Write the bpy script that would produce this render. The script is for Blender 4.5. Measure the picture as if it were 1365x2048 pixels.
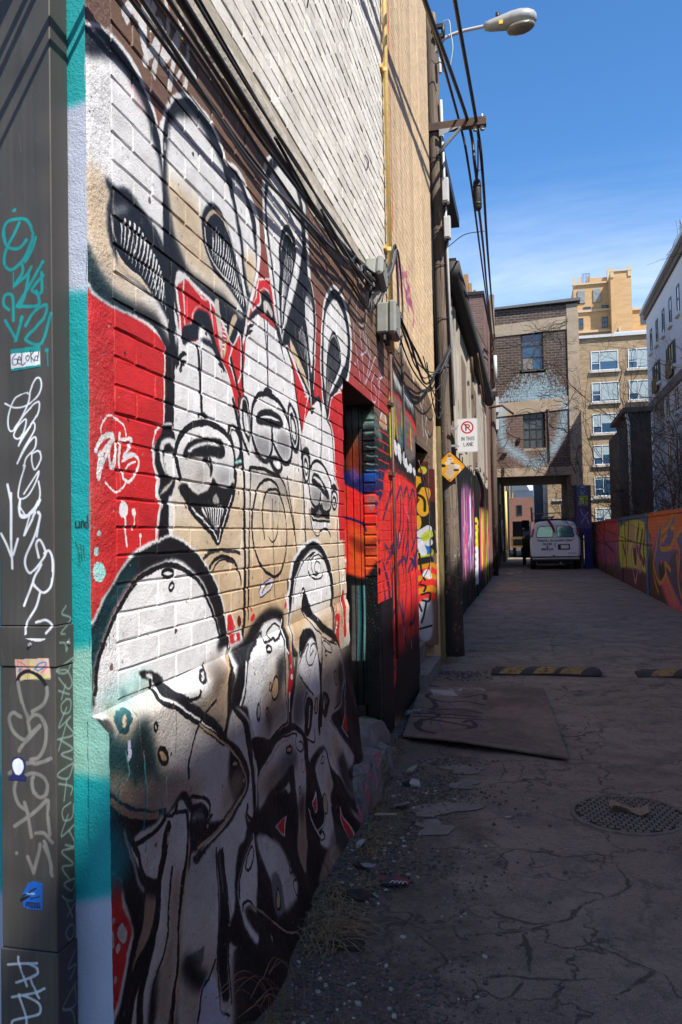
import bpy, math, random
import numpy as np
from mathutils import Vector, Matrix
for o in list(bpy.data.objects): bpy.data.objects.remove(o)
S = bpy.context.scene
COLL = S.collection
R = math.radians
# ------------------------------------------------------------------ camera
EYE = Vector((0, 0, 1.55))
def camera():
    cd = bpy.data.cameras.new('camera'); co = bpy.data.objects.new('camera', cd); COLL.objects.link(co)
    yaw, pitch, roll = R(13.1), R(1.75), R(1.15)
    f = Vector((-math.sin(yaw)*math.cos(pitch), math.cos(yaw)*math.cos(pitch), math.sin(pitch)))
    r = Vector((math.cos(yaw), math.sin(yaw), 0)); u = r.cross(f)
    r2 = r*math.cos(roll)-u*math.sin(roll); u2 = r*math.sin(roll)+u*math.cos(roll)
    co.matrix_world = Matrix(((r2.x, u2.x, -f.x, EYE.x), (r2.y, u2.y, -f.y, EYE.y), (r2.z, u2.z, -f.z, EYE.z), (0, 0, 0, 1)))
    cd.sensor_fit = 'VERTICAL'; cd.sensor_height = 36; cd.sensor_width = 24; cd.lens = 28.125
    cd.clip_start = .05; cd.clip_end = 2000
    S.camera = co
    return f, r2, u2
CF, CRT, CUP = camera()
# ------------------------------------------------------------------ sky, sun, exposure
SUN = Vector((-1, .85, -1.70)).normalized()          # direction the light travels
el = math.asin(-SUN.z); az = math.atan2(-SUN.x, -SUN.y)   # rotation from +Y towards +X
W = bpy.data.worlds.new('World'); S.world = W; W.use_nodes = True
def sky():
    n = W.node_tree.nodes; l = W.node_tree.links; n.clear()
    out = n.new('ShaderNodeOutputWorld'); bg = n.new('ShaderNodeBackground'); sk = n.new('ShaderNodeTexSky')
    sk.sky_type = 'NISHITA'; sk.sun_disc = False; sk.sun_elevation = el; sk.sun_rotation = az
    sk.air_density = .95; sk.dust_density = .02; sk.ozone_density = 4.2; sk.altitude = 100
    tc = n.new('ShaderNodeTexCoord'); sep = n.new('ShaderNodeSeparateXYZ'); l.new(tc.outputs['Generated'], sep.inputs[0])
    # thin cirrus: stretched noise on the plane of the cloud layer
    dv = n.new('ShaderNodeVectorMath'); dv.operation = 'DIVIDE'
    mx = n.new('ShaderNodeMath'); mx.operation = 'MAXIMUM'; mx.inputs[1].default_value = .06; l.new(sep.outputs['Z'], mx.inputs[0])
    cb = n.new('ShaderNodeCombineXYZ'); [l.new(mx.outputs[0], cb.inputs[i]) for i in range(3)]
    l.new(tc.outputs['Generated'], dv.inputs[0]); l.new(cb.outputs[0], dv.inputs[1])
    mp = n.new('ShaderNodeMapping'); mp.inputs['Scale'].default_value = (.40, .70, 0); mp.inputs['Rotation'].default_value = (0, 0, R(62)); mp.inputs['Location'].default_value = (3.1, .7, 0)
    l.new(dv.outputs[0], mp.inputs[0])
    nz = n.new('ShaderNodeTexNoise'); nz.inputs['Scale'].default_value = .6; nz.inputs['Detail'].default_value = 9; nz.inputs['Roughness'].default_value = .62; nz.inputs['Distortion'].default_value = .9
    l.new(mp.outputs[0], nz.inputs[0])
    mr = n.new('ShaderNodeMapRange'); mr.inputs[1].default_value = .36; mr.inputs[2].default_value = .68; l.new(nz.outputs[0], mr.inputs[0])
    lo = n.new('ShaderNodeMapRange'); lo.inputs[1].default_value = .42; lo.inputs[2].default_value = .30; lo.inputs[3].default_value = .0; lo.inputs[4].default_value = 1.0; l.new(sep.outputs['Z'], lo.inputs[0])
    mu = n.new('ShaderNodeMath'); mu.operation = 'MULTIPLY'; l.new(mr.outputs[0], mu.inputs[0]); l.new(lo.outputs[0], mu.inputs[1])
    mu2 = n.new('ShaderNodeMath'); mu2.operation = 'MULTIPLY'; mu2.inputs[1].default_value = .75; l.new(mu.outputs[0], mu2.inputs[0])
    mix = n.new('ShaderNodeMix'); mix.data_type = 'RGBA'; mix.inputs[7].default_value = (6.0, 6.3, 6.8, 1)
    hs = n.new('ShaderNodeHueSaturation'); hs.inputs['Saturation'].default_value = 1.2; l.new(sk.outputs[0], hs.inputs['Color'])
    l.new(mu2.outputs[0], mix.inputs[0]); l.new(hs.outputs[0], mix.inputs[6])
    l.new(mix.outputs[2], bg.inputs[0]); bg.inputs[1].default_value = .10; l.new(bg.outputs[0], out.inputs[0])
sky()
sd = bpy.data.lights.new('sun', 'SUN'); so = bpy.data.objects.new('sun', sd); COLL.objects.link(so)
sd.energy = 3.55; sd.angle = R(.53); sd.color = (1, .955, .88)
so.rotation_euler = SUN.to_track_quat('-Z', 'Y').to_euler(); so.location = (20, -20, 40)
S.view_settings.view_transform = 'Standard'; S.view_settings.look = 'None'; S.view_settings.exposure = 1.17; S.view_settings.gamma = 1
S.view_settings.use_curve_mapping = False
S.render.engine = 'CYCLES'; S.cycles.use_denoising = True; S.cycles.max_bounces = 6; S.cycles.diffuse_bounces = 4; S.cycles.glossy_bounces = 3
# ------------------------------------------------------------------ paint canvases (numpy rasteriser for painted walls and print)
def sm(p,closed=False,n=5):
    p=np.asarray(p,float)
    if len(p)<3: return p
    if closed: q=np.vstack([p[-1],p,p[0],p[1]])
    else: q=np.vstack([2*p[0]-p[1],p,2*p[-1]-p[-2]])
    a,b,c,d=q[:-3],q[1:-2],q[2:-1],q[3:]
    t=np.linspace(0,1,n,endpoint=False)[None,:,None]
    a,b,c,d=[v[:,None,:] for v in(a,b,c,d)]
    r=(.5*(2*b+(c-a)*t+(2*a-5*b+4*c-d)*t*t+(3*b-a-3*c+d)*t**3)).reshape(-1,2)
    return r if closed else np.vstack([r,p[-1]])
def blur(m,r):
    r=int(round(r))
    if r<1: return m
    for ax in(0,1):
        for _ in range(2):
            k=2*r+1
            pad=[(0,0),(0,0)];pad[ax]=(r+1,r)
            c=np.cumsum(np.pad(m,pad,mode='edge'),axis=ax)
            m=(c[k:]-c[:-k])/k if ax==0 else (c[:,k:]-c[:,:-k])/k
    return m
class Canvas:
    def __init__(s,x0,y0,x1,y1,ppm,base=(.5,.5,.5)):
        s.x0,s.y0,s.x1,s.y1,s.k=x0,y0,x1,y1,ppm
        s.w=int(round((x1-x0)*ppm));s.h=int(round((y1-y0)*ppm))
        s.a=np.empty((s.h,s.w,3),np.float32);s.a[:]=base
    def T(s,p):
        p=np.asarray(p,float);return np.stack([(p[:,0]-s.x0)*s.k,(p[:,1]-s.y0)*s.k],1)
    def put(s,i0,j0,m,col,a):
        h,w=m.shape
        ia,ja=max(i0,0),max(j0,0);ib,jb=min(i0+h,s.h),min(j0+w,s.w)
        if ib<=ia or jb<=ja: return
        mm=(m[ia-i0:ib-i0,ja-j0:jb-j0]*a)[...,None]
        s.a[ia:ib,ja:jb]+=(np.asarray(col,np.float32)-s.a[ia:ib,ja:jb])*mm
    def poly(s,pts,col,soft=0.,a=1.,smooth=True):
        p=s.T(sm(pts,True) if smooth else pts)
        R=max(1,soft*s.k);pad=int(3*R)+3
        lo=np.maximum(np.floor(p.min(0)).astype(int)-pad,[-pad-2*s.w,-pad]);hi=np.ceil(p.max(0)).astype(int)+pad
        lo[1]=max(lo[1],-pad);hi[1]=min(hi[1],s.h+pad);hi[0]=min(hi[0],s.w+pad)
        W,H=hi[0]-lo[0]+2,hi[1]-lo[1]
        if W<2 or H<2 or W*H>4e7: return
        acc=np.zeros((H,W),np.float32)
        q=np.vstack([p,p[:1]])-lo
        for (xa,ya),(xb,yb) in zip(q[:-1],q[1:]):
            sg=1.
            if ya>yb: xa,ya,xb,yb,sg=xb,yb,xa,ya,-1.
            r0,r1=max(int(np.ceil(ya-.5)),0),min(int(np.ceil(yb-.5)),H)
            if r1<=r0: continue
            r=np.arange(r0,r1);x=np.clip(xa+(xb-xa)*(r+.5-ya)/(yb-ya),0,W-2)
            i=x.astype(int);f=x-i
            acc[r,i]+=sg*(1-f);acc[r,i+1]+=sg*f
        m=np.clip(np.abs(np.cumsum(acc,1)),0,1)
        m=blur(m,max(.6,soft*s.k*.5) if soft*s.k>1 else 0)
        s.put(lo[1],lo[0],m,col,a)
    def line(s,pts,w,col,soft=0.,a=1.,taper=0,smooth=True):
        p=s.T(sm(pts) if smooth else pts);n=len(p)-1
        hw=np.full(n+1,w*s.k/2)
        if taper:
            t=np.linspace(0,1,n+1)
            hw=hw*(np.clip(np.minimum(t,1-t)*4,0,1)*.75+.25) if taper==1 else hw*(1-.8*t)
        ss=max(1.,soft*s.k)
        pad=int(hw.max()+ss)+3
        lo=np.floor(p.min(0)).astype(int)-pad;hi=np.ceil(p.max(0)).astype(int)+pad
        lo=np.maximum(lo,-pad);hi=np.minimum(hi,[s.w+pad,s.h+pad])
        W,H=hi-lo
        if W<2 or H<2: return
        m=np.zeros((H,W),np.float32)
        for k in range(n):
            A=p[k]-lo;B=p[k+1]-lo
            l=np.floor(np.minimum(A,B)).astype(int)-pad;h=np.ceil(np.maximum(A,B)).astype(int)+pad
            l=np.maximum(l,0);h=np.minimum(h,[W,H])
            if h[0]<=l[0] or h[1]<=l[1]: continue
            xx=np.arange(l[0],h[0])[None,:]+.5-A[0];yy=np.arange(l[1],h[1])[:,None]+.5-A[1]
            d=B-A;L=max(d@d,1e-9);t=np.clip((xx*d[0]+yy*d[1])/L,0,1)
            dd=np.hypot(xx-t*d[0],yy-t*d[1])
            v=np.clip((hw[k]+(hw[k+1]-hw[k])*t-dd)/ss+.5,0,1)
            sub=m[l[1]:h[1],l[0]:h[0]];np.maximum(sub,v,out=sub)
        s.put(lo[1],lo[0],m,col,a)
    def grad(s,y0,c0,y1,c1,x0=None,x1=None):
        y=(np.arange(s.h)+.5)/s.k+s.y0;t=np.clip((y-y0)/(y1-y0),0,1)[:,None,None]
        i=0 if x0 is None else max(0,int((x0-s.x0)*s.k));j=s.w if x1 is None else min(s.w,int((x1-s.x0)*s.k))
        s.a[:,i:j]=np.asarray(c0)*(1-t)+np.asarray(c1)*t
def vnoise(h,w,cell,rng):
    gh,gw=int(h/cell)+3,int(w/cell)+3
    g=rng.random((gh,gw)).astype(np.float32)
    y=np.arange(h)/cell;x=np.arange(w)/cell
    i=y.astype(int);j=x.astype(int);fy=(y-i)[:,None];fx=(x-j)[None,:]
    fy=fy*fy*(3-2*fy);fx=fx*fx*(3-2*fx)
    a=g[np.ix_(i,j)];b=g[np.ix_(i,j+1)];c=g[np.ix_(i+1,j)];d=g[np.ix_(i+1,j+1)]
    return (a*(1-fx)+b*fx)*(1-fy)+(c*(1-fx)+d*fx)*fy

COL = {'W': (0.91, 0.91, 0.915), 'K': (0.06, 0.065, 0.075), 'N': (0.065, 0.085, 0.12), 'T': (0.83, 0.75, 0.64), 'U': (0.73, 0.61, 0.46), 'R': (0.79, 0.15, 0.16), 'B': (0.47, 0.365, 0.305), 'Q': (0.04, 0.23, 0.26), 'G': (0.42, 0.42, 0.43), 'D': (0.34, 0.33, 0.32), 'L': (0.79, 0.765, 0.735), 'M': (0.62, 0.85, 0.83), 'E': (0.03, 0.55, 0.57), 'V': (0.12, 0.12, 0.38), 'O': (0.62, 0.2, 0.06), 'A': (0.26, 0.45, 0.7), 'P': (0.8, 0.8, 0.9), 'S': (0.61, 0.51, 0.42), 'Z': (0.33, 0.09, 0.06), 'nf': (0.3, 0.33, 0.56), 't': (0.0, 0.5, 0.5), 'w': (0.83, 0.84, 0.86), 'g': (0.45, 0.44, 0.42), 's': (0.5, 0.6, 0.58), 'b': (0.05, 0.35, 0.7), 'k': (0.03, 0.03, 0.035), 'm': (0.62, 0.78, 0.72), 'c': (0.7, 0.72, 0.78), 'cr': (0.87, 0.755, 0.6), 'br': (0.44, 0.35, 0.28), 'rd': (0.85, 0.16, 0.13), 'nv': (0.1, 0.1, 0.32), 'dg': (0.16, 0.2, 0.08), 'ye': (0.85, 0.78, 0.2), 'lg': (0.68, 0.74, 0.18), 'te': (0.12, 0.5, 0.58), 'rb': (0.45, 0.13, 0.06), 'gd': (0.8, 0.58, 0.06), 'or_': (0.82, 0.36, 0.12), 'pk': (0.8, 0.3, 0.38), 'mg': (0.62, 0.18, 0.42), 'pu': (0.28, 0.08, 0.2), 'vi': (0.42, 0.25, 0.55), 'bl': (0.12, 0.4, 0.65), 'ln': (0.62, 0.4, 0.6), 'wd': (0.22, 0.16, 0.12), 'ye2': (0.8, 0.52, 0.08), 'mr': (0.3, 0.07, 0.06), 'rs': (0.62, 0.4, 0.38)}
def parse(txt):
    for ln in txt.strip().splitlines():
        f = ln.split()
        pts = np.cumsum(np.array([tuple(map(int, q.split(','))) for q in f[6:]], float), 0)/1000   # first point, then steps, in mm
        yield f[0], f[1], int(f[2])/10000, int(f[3])/1000, int(f[4])/100, int(f[5]), pts
def paint(cv, txt):
    for k, c, w, s, a, x, p in parse(txt):
        if k == 'p': cv.poly(p, COL[c], s, a, bool(x & 1))
        else: cv.line(p, w, COL[c], s, a, x >> 1, bool(x & 1))
def image(name, cv):
    im = bpy.data.images.new(name, cv.w, cv.h, alpha=False)
    px = np.ones((cv.h, cv.w, 4), np.float32); px[..., :3] = np.clip(cv.a, 0, 1)
    im.pixels.foreach_set(px.ravel()); im.update(); im.pack()
    return im
P_MURAL = '''
p W 0 2 100 1 2334,2143 77,58 106,20 53,35 118,-8 75,-47 45,-29 59,-74 35,-53 95,-145 -37,-765 -387,-65 -416,393 120,118 13,93 28,79 8,143 13,160
p T 0 160 100 1 2262,1657 270,52 503,14 -144,-654 -318,1 -416,393 85,117
p U 0 200 50 1 2522,1430 471,35 -107,-451 -315,22
p W 0 2 100 1 3045,2412 120,73 202,-2 226,-26 90,-149 117,-203 65,-117 39,-250 -208,-631 -867,-64 147,658 7,396 19,164
p T 0 200 100 1 2975,1681 460,72 509,12 -190,-665 -926,-76
p U 0 140 75 1 2962,1427 883,9 -117,-405 -899,12
p W 0 2 100 1 3885,2142 194,117 194,31 108,-80 114,-71 89,-138 94,-112 -27,-301 99,-394 -61,-294 -1045,166 167,668 -1,248
p T 0 180 100 1 3788,1659 461,38 437,-18 -5,-807 -1037,194
p U 0 50 70 1 4303,1238 261,-14 42,-240 -431,53
p W 0 6 100 1 1807,2877 29,20 35,22 39,17 41,9 50,8 45,-1 48,-4 36,-10 30,-20 32,-19 24,-18 20,-19 19,-34 20,-22 45,-179 31,-182 16,-189 -18,-101 -51,-20 -31,24 -61,18 -74,9 -64,0 -60,0 -47,-2 -37,2 -53,3 -22,6 -17,11 -37,14
p N 0 6 100 1 1807,2863 36,24 37,22 39,17 27,7 46,5 42,-2 44,-6 36,-11 31,-17 31,-19 26,-17 23,-19 23,-34 33,-44 38,-175 22,-120 28,-153 13,-78 -11,-116 -42,-41 -28,50 -24,18 -64,36 -68,8 -64,-1 -73,-4 -44,1 -73,4 -30,7 -24,16 -42,25
p Q 0 50 60 1 1797,2323 61,-17 35,-33 64,-27 113,-11 -10,-38 -96,0 -73,3 -49,16 -47,17
p W 0 20 100 1 1805,2780 36,25 38,25 52,30 32,15 50,10 37,-2 36,-15 36,-10 36,-15 23,-22 19,-24 14,-30 32,-29 19,-39 13,-52 19,-53 16,-61 12,-97 20,-57 20,-92 13,-61 -17,-53 -56,13 -30,17 -37,26 -58,14 -109,-4 -59,2 -55,5 -31,9 -33,18 -35,25 -23,32 -38,31
p T 0 50 100 1 1800,2503 98,31 57,-43 -3,-97 26,-74 78,-31 123,-22 100,-50 71,-46 -47,17 -65,42 -60,12 -108,-4 -58,3 -55,5 -64,27 -35,25 -23,32 -38,31
p R 0 30 15 1 1829,2625 8,-9 -3,-54 -7,-3
p R 0 20 20 1 2056,2877 47,-11 49,-19 24,-26 -50,13 -47,18
p N 0 12 100 1 1921,2522 57,3 51,18 62,0 64,-23 69,-20 61,-44 47,-46 26,-60 15,-79 -19,-63 -44,23 -82,48 -60,10 -84,10 -78,5 -37,26 -23,33 -11,45 1,42 12,38
p W 0 20 75 1 1968,2458 34,22 52,19 -18,-18 -47,-23 -22,-25
l L 77 6 80 1 1955,2437 8,-35 15,-27
l W 138 3 100 3 1978,2349 28,-23 52,-9 64,-6 66,-21
p T 0 6 90 1 1978,2345 29,-15 51,-9 92,-11 48,-21 -39,6 -83,6 -79,0
l G 52 8 70 1 2090,2534 65,-19 49,-22 50,-33 41,-38
l W 112 2 100 5 2006,2433 6,-30 -4,-33
l W 112 2 100 5 2031,2453 0,-44 -9,-46
l W 112 2 100 5 2062,2457 -7,-49 -18,-52
l W 112 2 100 5 2091,2459 -13,-53 -23,-56
l W 112 2 100 5 2118,2457 -17,-55 -28,-58
l W 112 2 100 5 2140,2450 -19,-54 -29,-57
l W 112 2 100 5 2160,2443 -18,-53 -30,-56
l W 112 2 100 5 2177,2433 -16,-51 -28,-53
l W 112 2 100 5 2194,2423 -15,-49 -27,-51
l W 112 2 100 5 2211,2412 -14,-47 -27,-49
l W 112 2 100 5 2229,2402 -17,-47 -29,-50
l W 112 2 100 5 2244,2389 -18,-45 -30,-49
l W 112 2 100 5 2258,2376 -14,-41 -26,-45
l W 112 2 100 5 2269,2362 -7,-36 -19,-40
l W 112 2 100 5 2279,2347 -1,-32 -15,-36
l W 112 2 100 5 2290,2332 3,-29 -10,-32
l W 112 2 100 5 2300,2317 6,-26 -7,-30
l W 112 2 100 5 2309,2301 8,-24 -5,-28
l W 112 2 100 5 2318,2285 10,-22 -2,-26
l W 69 2 100 5 2214,2337 7,-21 -2,-24
l W 69 2 100 5 2245,2332 2,-23 -6,-25
l W 69 2 100 5 2267,2321 2,-22 -7,-24
l W 69 2 100 5 2287,2309 2,-21 -7,-24
l W 69 2 100 5 2306,2296 3,-20 -6,-22
l W 69 2 100 5 2323,2282 5,-18 -5,-20
l W 69 2 100 5 2341,2268 6,-17 -3,-18
l W 172 4 100 1 2335,2483 20,-71 20,-67 17,-69 7,-72
l W 189 4 100 1 2336,2343 20,-67 26,-61 10,-52
p W 0 5 100 1 2262,2820 15,51 23,45 30,42 46,41 63,41 48,21 48,10 52,3 63,3 56,-10 65,-26 39,-27 24,-26 68,23 78,4 69,-15 47,-30 61,-21 47,-39 15,-81 6,-69 -31,-88 -49,-92 -54,-73 -39,-73 -46,-92 -59,-54 -98,-2 -109,67 -93,38 -111,9 -94,9 -104,-33 -41,210
p N 0 5 100 1 2290,2829 12,53 27,46 31,36 47,37 48,29 58,21 51,4 62,-2 65,-7 62,-24 44,-24 29,-29 54,18 65,6 68,-13 46,-30 53,-28 48,-36 15,-73 3,-69 -23,-80 -48,-86 -46,-69 -39,-83 -39,-80 -47,-40 -87,-9 -84,62 -95,44 -112,10 -91,10 -48,3 -62,-36 -8,-235 -55,81 -18,341
p W 0 20 100 1 2356,2901 39,32 55,32 83,32 43,5 61,-9 64,-16 47,-18 49,-16 39,-35 40,-33 30,-42 31,-47 31,-48 20,-52 19,-74 38,-69 3,-51 -72,-68 -87,20 -102,20 -78,-2 -110,-8 -86,1 -56,5 -31,23 -37,29 -29,38 -13,43 -21,40 -12,58 -6,61 9,52 16,56
p T 0 60 100 1 2314,2704 128,10 123,-4 23,-74 51,-74 91,-49 140,-25 73,-45 -54,1 -102,20 -78,-2 -110,-8 -86,1 -56,5 -31,23 -37,29 -29,38 -13,43 -21,40
p W 0 12 100 1 2879,2934 54,16 56,-4 56,-21 34,-32 35,-40 21,-54 22,-59 -3,-60 -28,-63 -33,-55 -30,-5 -21,62 -31,71 -20,65 -31,47 -31,47 -30,51
p T 0 40 100 1 3011,2681 134,54 9,-55 -28,-63 -39,-57 -23,9 -22,50
p N 0 8 100 1 2600,2707 27,27 56,30 67,6 49,-18 40,-19 30,-31 35,-37 42,-45 31,-49 26,-48 27,-44 -31,-33 -55,25 -53,15 -72,17 -79,9 -57,15 -45,28 -34,30 -16,40 -3,44
l T 172 6 90 1 2625,2671 10,25 37,29 48,19 59,0 60,-15
l L 103 4 100 1 2611,2648 7,-36 26,-38 49,-26 77,-15 80,-9
l L 69 4 80 1 2788,2737 50,-19 51,-39 41,-52 41,-66
l W 95 2 100 3 2683,2678 6,-53 -5,-57
l W 95 2 100 3 2719,2689 -4,-62 -15,-65
l W 95 2 100 3 2743,2682 -7,-61 -19,-66
l W 95 2 100 3 2768,2676 -11,-62 -23,-65
l W 95 2 100 3 2800,2674 -18,-64 -29,-66
l W 95 2 100 3 2829,2669 -23,-64 -34,-67
l W 95 2 100 3 2845,2656 -22,-60 -33,-64
l W 95 2 100 3 2861,2644 -21,-58 -32,-60
l W 95 2 100 3 2877,2631 -19,-54 -32,-58
l W 95 2 100 3 2893,2619 -18,-52 -30,-55
l W 95 2 100 3 2909,2605 -17,-48 -28,-51
l W 95 2 100 3 2920,2590 -12,-43 -25,-48
l W 95 2 100 3 2932,2575 -8,-39 -22,-44
l W 95 2 100 3 2944,2560 -4,-35 -17,-39
l W 95 2 100 3 2957,2545 0,-31 -13,-34
l W 95 2 100 3 2970,2530 6,-26 -9,-30
l W 95 2 100 3 2984,2515 11,-20 -2,-25
l N 224 3 100 1 2879,2926 29,-54 35,-64 34,-67 22,-72 13,-75 32,-55
l N 258 2 100 1 2807,2944 45,-30 35,-39
p W 0 5 100 1 3261,3074 10,64 30,58 45,47 52,40 84,57 114,24 119,-9 132,-7 99,-44 41,-99 30,-135 20,-137 72,-117 13,-105 -1,-160 -66,-68 -248,-2 -214,-24 -103,-24 -69,98 -47,77 -48,139 -43,107 -22,88
p N 0 5 100 1 3302,3087 10,58 31,54 38,45 84,59 110,30 113,-10 121,-10 88,-40 41,-87 29,-134 20,-135 70,-116 13,-104 1,-130 -262,-61 -216,-49 -103,-24 -33,84 -38,104 -50,141 -51,105 -23,89
p W 0 12 100 1 3345,3106 32,63 69,65 87,56 121,28 118,-20 85,-67 21,-97 11,-109 -44,-107 -70,-121 -85,-111 -89,-108 -60,-63 -44,-85 -32,89 -32,97 -37,130 -25,57 -37,101 -15,101
p N 0 6 100 1 3512,2937 51,66 75,43 91,-15 49,-52 -22,-73 -67,-103 -64,-89 -53,-85 -37,-92 -34,-51 -16,119 -11,80 21,92 -10,83
l L 120 4 80 1 3524,2885 27,57 59,55 75,5 49,-31
l W 77 2 100 3 3521,2663 -3,-72 -4,-71
l W 77 2 100 3 3527,2691 -2,-73 -2,-73
l W 77 2 100 3 3533,2718 0,-74 -1,-74
l W 77 2 100 3 3539,2746 2,-75 2,-75
l W 77 2 100 3 3545,2774 6,-76 6,-76
l W 77 2 100 3 3551,2802 10,-76 10,-77
l W 77 2 100 3 3557,2830 15,-76 16,-77
l W 77 2 100 3 3567,2860 19,-77 19,-78
l W 77 2 100 3 3586,2892 18,-79 18,-80
l W 77 2 100 3 3605,2925 19,-81 18,-82
l W 77 2 100 3 3644,2940 9,-74 9,-75
l W 77 2 100 3 3689,2933 -3,-56 -3,-56
l W 77 2 100 3 3710,2914 0,-31 1,-30
p N 0 4 100 1 3685,2602 89,58 114,97 124,145 93,-83 21,-134 -29,-113 -30,-133 1,-132 -65,-78 -56,32 -54,32 -104,60 -116,54 -77,68 -63,-5
p W 0 10 100 1 3936,2786 68,9 48,-12 28,-35 9,-93 -24,-112 -27,-100 -19,-35 -35,107 -31,106 -32,74
p G 0 30 70 1 3957,2807 70,42 47,-39 -71,-36
p T 0 4 100 1 3637,2499 57,-20 100,-46 123,-65 90,-76 -38,9 -109,51 -120,45 -82,45
l W 69 2 100 5 3801,2572 3,-37 2,-37
l W 69 2 100 5 3833,2597 -5,-54 -6,-55
l W 69 2 100 5 3863,2615 -13,-68 -13,-69
l W 69 2 100 5 3879,2600 -12,-66 -13,-66
l W 69 2 100 5 3895,2585 -10,-63 -11,-62
l W 69 2 100 5 3909,2570 -7,-60 -7,-59
l W 69 2 100 5 3921,2553 -4,-56 -3,-55
l W 69 2 100 5 3932,2536 -3,-53 -4,-53
l W 69 2 100 5 3944,2520 -4,-51 -4,-51
l W 69 2 100 5 3949,2501 -1,-48 -1,-48
l W 69 2 100 5 3953,2482 0,-45 1,-44
l W 69 2 100 5 3956,2463 3,-42 2,-42
l W 69 2 100 5 3960,2444 4,-39 5,-39
l W 69 2 100 5 3965,2425 5,-36 5,-36
l W 69 2 100 5 3970,2407 5,-34 5,-34
l W 69 2 100 5 3975,2388 5,-31 5,-32
l W 69 2 100 5 3980,2369 5,-29 5,-28
l S 69 4 80 1 3726,2584 14,-55 57,-46 105,-57
l W 103 2 100 1 4032,2913 56,-57 40,-63 9,-105 -25,-113 -30,-134 -17,-113
l W 172 2 100 1 3974,2368 18,-63 11,-66
l K 120 2 100 1 4057,2437 -16,-108 -17,-81
p W 0 5 100 1 4282,2781 28,74 62,74 99,64 101,49 103,15 132,-13 108,-38 87,-59 50,-104 -11,-112 -52,-108 -61,-94 -173,-62 -112,-74 -179,-70 -103,-106 -66,24 -49,69 -22,78 -11,80 8,110 26,116
p N 0 5 100 1 4312,2788 27,58 67,70 88,63 89,39 90,15 104,-16 93,-36 80,-61 50,-89 -8,-111 -47,-99 -59,-81 -157,-66 -136,-72 -153,-77 -90,-110 -43,33 -39,66 -22,78 -7,81 13,112 22,116
p W 0 8 100 1 4325,2758 51,70 87,73 102,49 101,5 131,-25 78,-54 49,-76 -23,-100 -78,-85 -115,-78 -109,-69 -79,-49 -114,-77 -63,-72 -28,79 -27,79 -5,82 7,84 6,85
p N 0 6 100 1 4379,2586 42,83 77,67 88,22 73,-33 56,-54 4,-71 -90,-79 -106,-67 -77,-60 -76,-75 -47,-74 -17,75 25,88 18,87
l L 103 4 80 1 4391,2588 54,87 76,47 75,6 73,-43 26,-60
l G 69 2 100 3 4371,2509 -15,-102 -15,-102
l G 69 2 100 3 4382,2530 -15,-105 -15,-103
l G 69 2 100 3 4392,2550 -15,-106 -15,-106
l G 69 2 100 3 4403,2571 -15,-108 -14,-108
l G 69 2 100 3 4414,2592 -10,-110 -11,-110
l G 69 2 100 3 4438,2616 -12,-113 -13,-113
l G 69 2 100 3 4462,2640 -14,-117 -15,-115
l G 69 2 100 3 4487,2663 -14,-118 -14,-118
l G 69 2 100 3 4539,2690 -27,-123 -27,-121
l G 69 2 100 3 4581,2697 -34,-117 -34,-115
l G 69 2 100 3 4605,2684 -31,-101 -30,-99
l G 69 2 100 3 4629,2670 -27,-83 -27,-83
l G 69 2 100 3 4648,2656 -23,-66 -22,-66
l G 69 2 100 3 4667,2641 -18,-49 -18,-48
l L 60 2 100 3 4351,2436 -10,-85 -11,-84
l L 60 2 100 3 4379,2434 -18,-74 -18,-73
l L 60 2 100 3 4406,2434 -25,-63 -26,-63
l L 60 2 100 3 4433,2447 -29,-59 -28,-58
l L 60 2 100 3 4460,2460 -31,-54 -30,-53
l L 60 2 100 3 4487,2473 -33,-49 -32,-49
p W 0 3 100 0 2418,2411 38,2 57,-10 76,-11 63,11 12,-43 20,-78 -17,39 -26,36 -45,5 -52,-14 -38,-24 -12,-24 -7,-30 -28,-12 -26,-8 -8,55 -10,63
p R 0 3 100 0 2430,2405 27,2 55,-10 68,-13 58,9 14,-37 13,-35 -20,34 -31,9 -61,-10 -43,-22 -21,-23 -7,-35 -43,-19 -6,52 -6,64
p N 0 6 100 1 2419,2245 73,31 17,39 43,25 62,10 35,-19 44,-61 45,-47 39,-18 -77,9 -46,15 -63,3 -43,4 -83,-26 -55,-20
p W 0 10 100 1 2545,2263 31,25 44,-7 44,-25 -45,0 -44,-10 -14,-21 -17,3
p L 0 3 100 1 2689,2410 38,14 13,-51 17,-51 11,-100 -20,3 -26,67 -22,52
p T 0 3 100 1 2878,2404 48,5 -39,-47 -55,-59 -44,-70 -11,-17 2,38 43,69
l W 77 2 100 1 2760,2348 23,1 24,1
l W 77 2 100 1 2762,2332 21,1 22,1
l W 77 2 100 1 2764,2316 19,2 20,1
l W 77 2 100 1 2766,2301 17,1 17,1
l W 77 2 100 1 2767,2284 14,2 14,1
l W 77 2 100 1 2768,2268 11,2 12,1
l W 77 2 100 1 2768,2252 9,2 9,1
p W 0 3 100 0 3186,2648 184,58 47,-174 -47,45 -46,53 -68,-5 -47,-25 10,-57 -123,-62 -13,20 60,46 28,54
p R 0 3 100 0 3198,2643 150,47 38,-77 20,-75 -36,52 -46,49 -68,-10 -53,-27 -3,-55 -97,-52 1,14 58,48 21,48
p N 0 5 100 1 3096,2476 116,66 23,57 75,27 54,-20 39,-69 71,-45 42,-50 -73,24 -56,40 -137,8 -79,-26 -100,-47
p L 0 6 100 1 3253,2570 68,11 54,-29 -15,-27 -55,17 -28,-30 -26,19
p W 0 3 100 0 2941,2364 23,-30 8,-139 -53,-60 -19,0 -33,32 -44,52 39,61
p R 0 3 100 0 2942,2347 10,-23 1,-133 -38,-42 -32,25 -42,50 31,54
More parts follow.
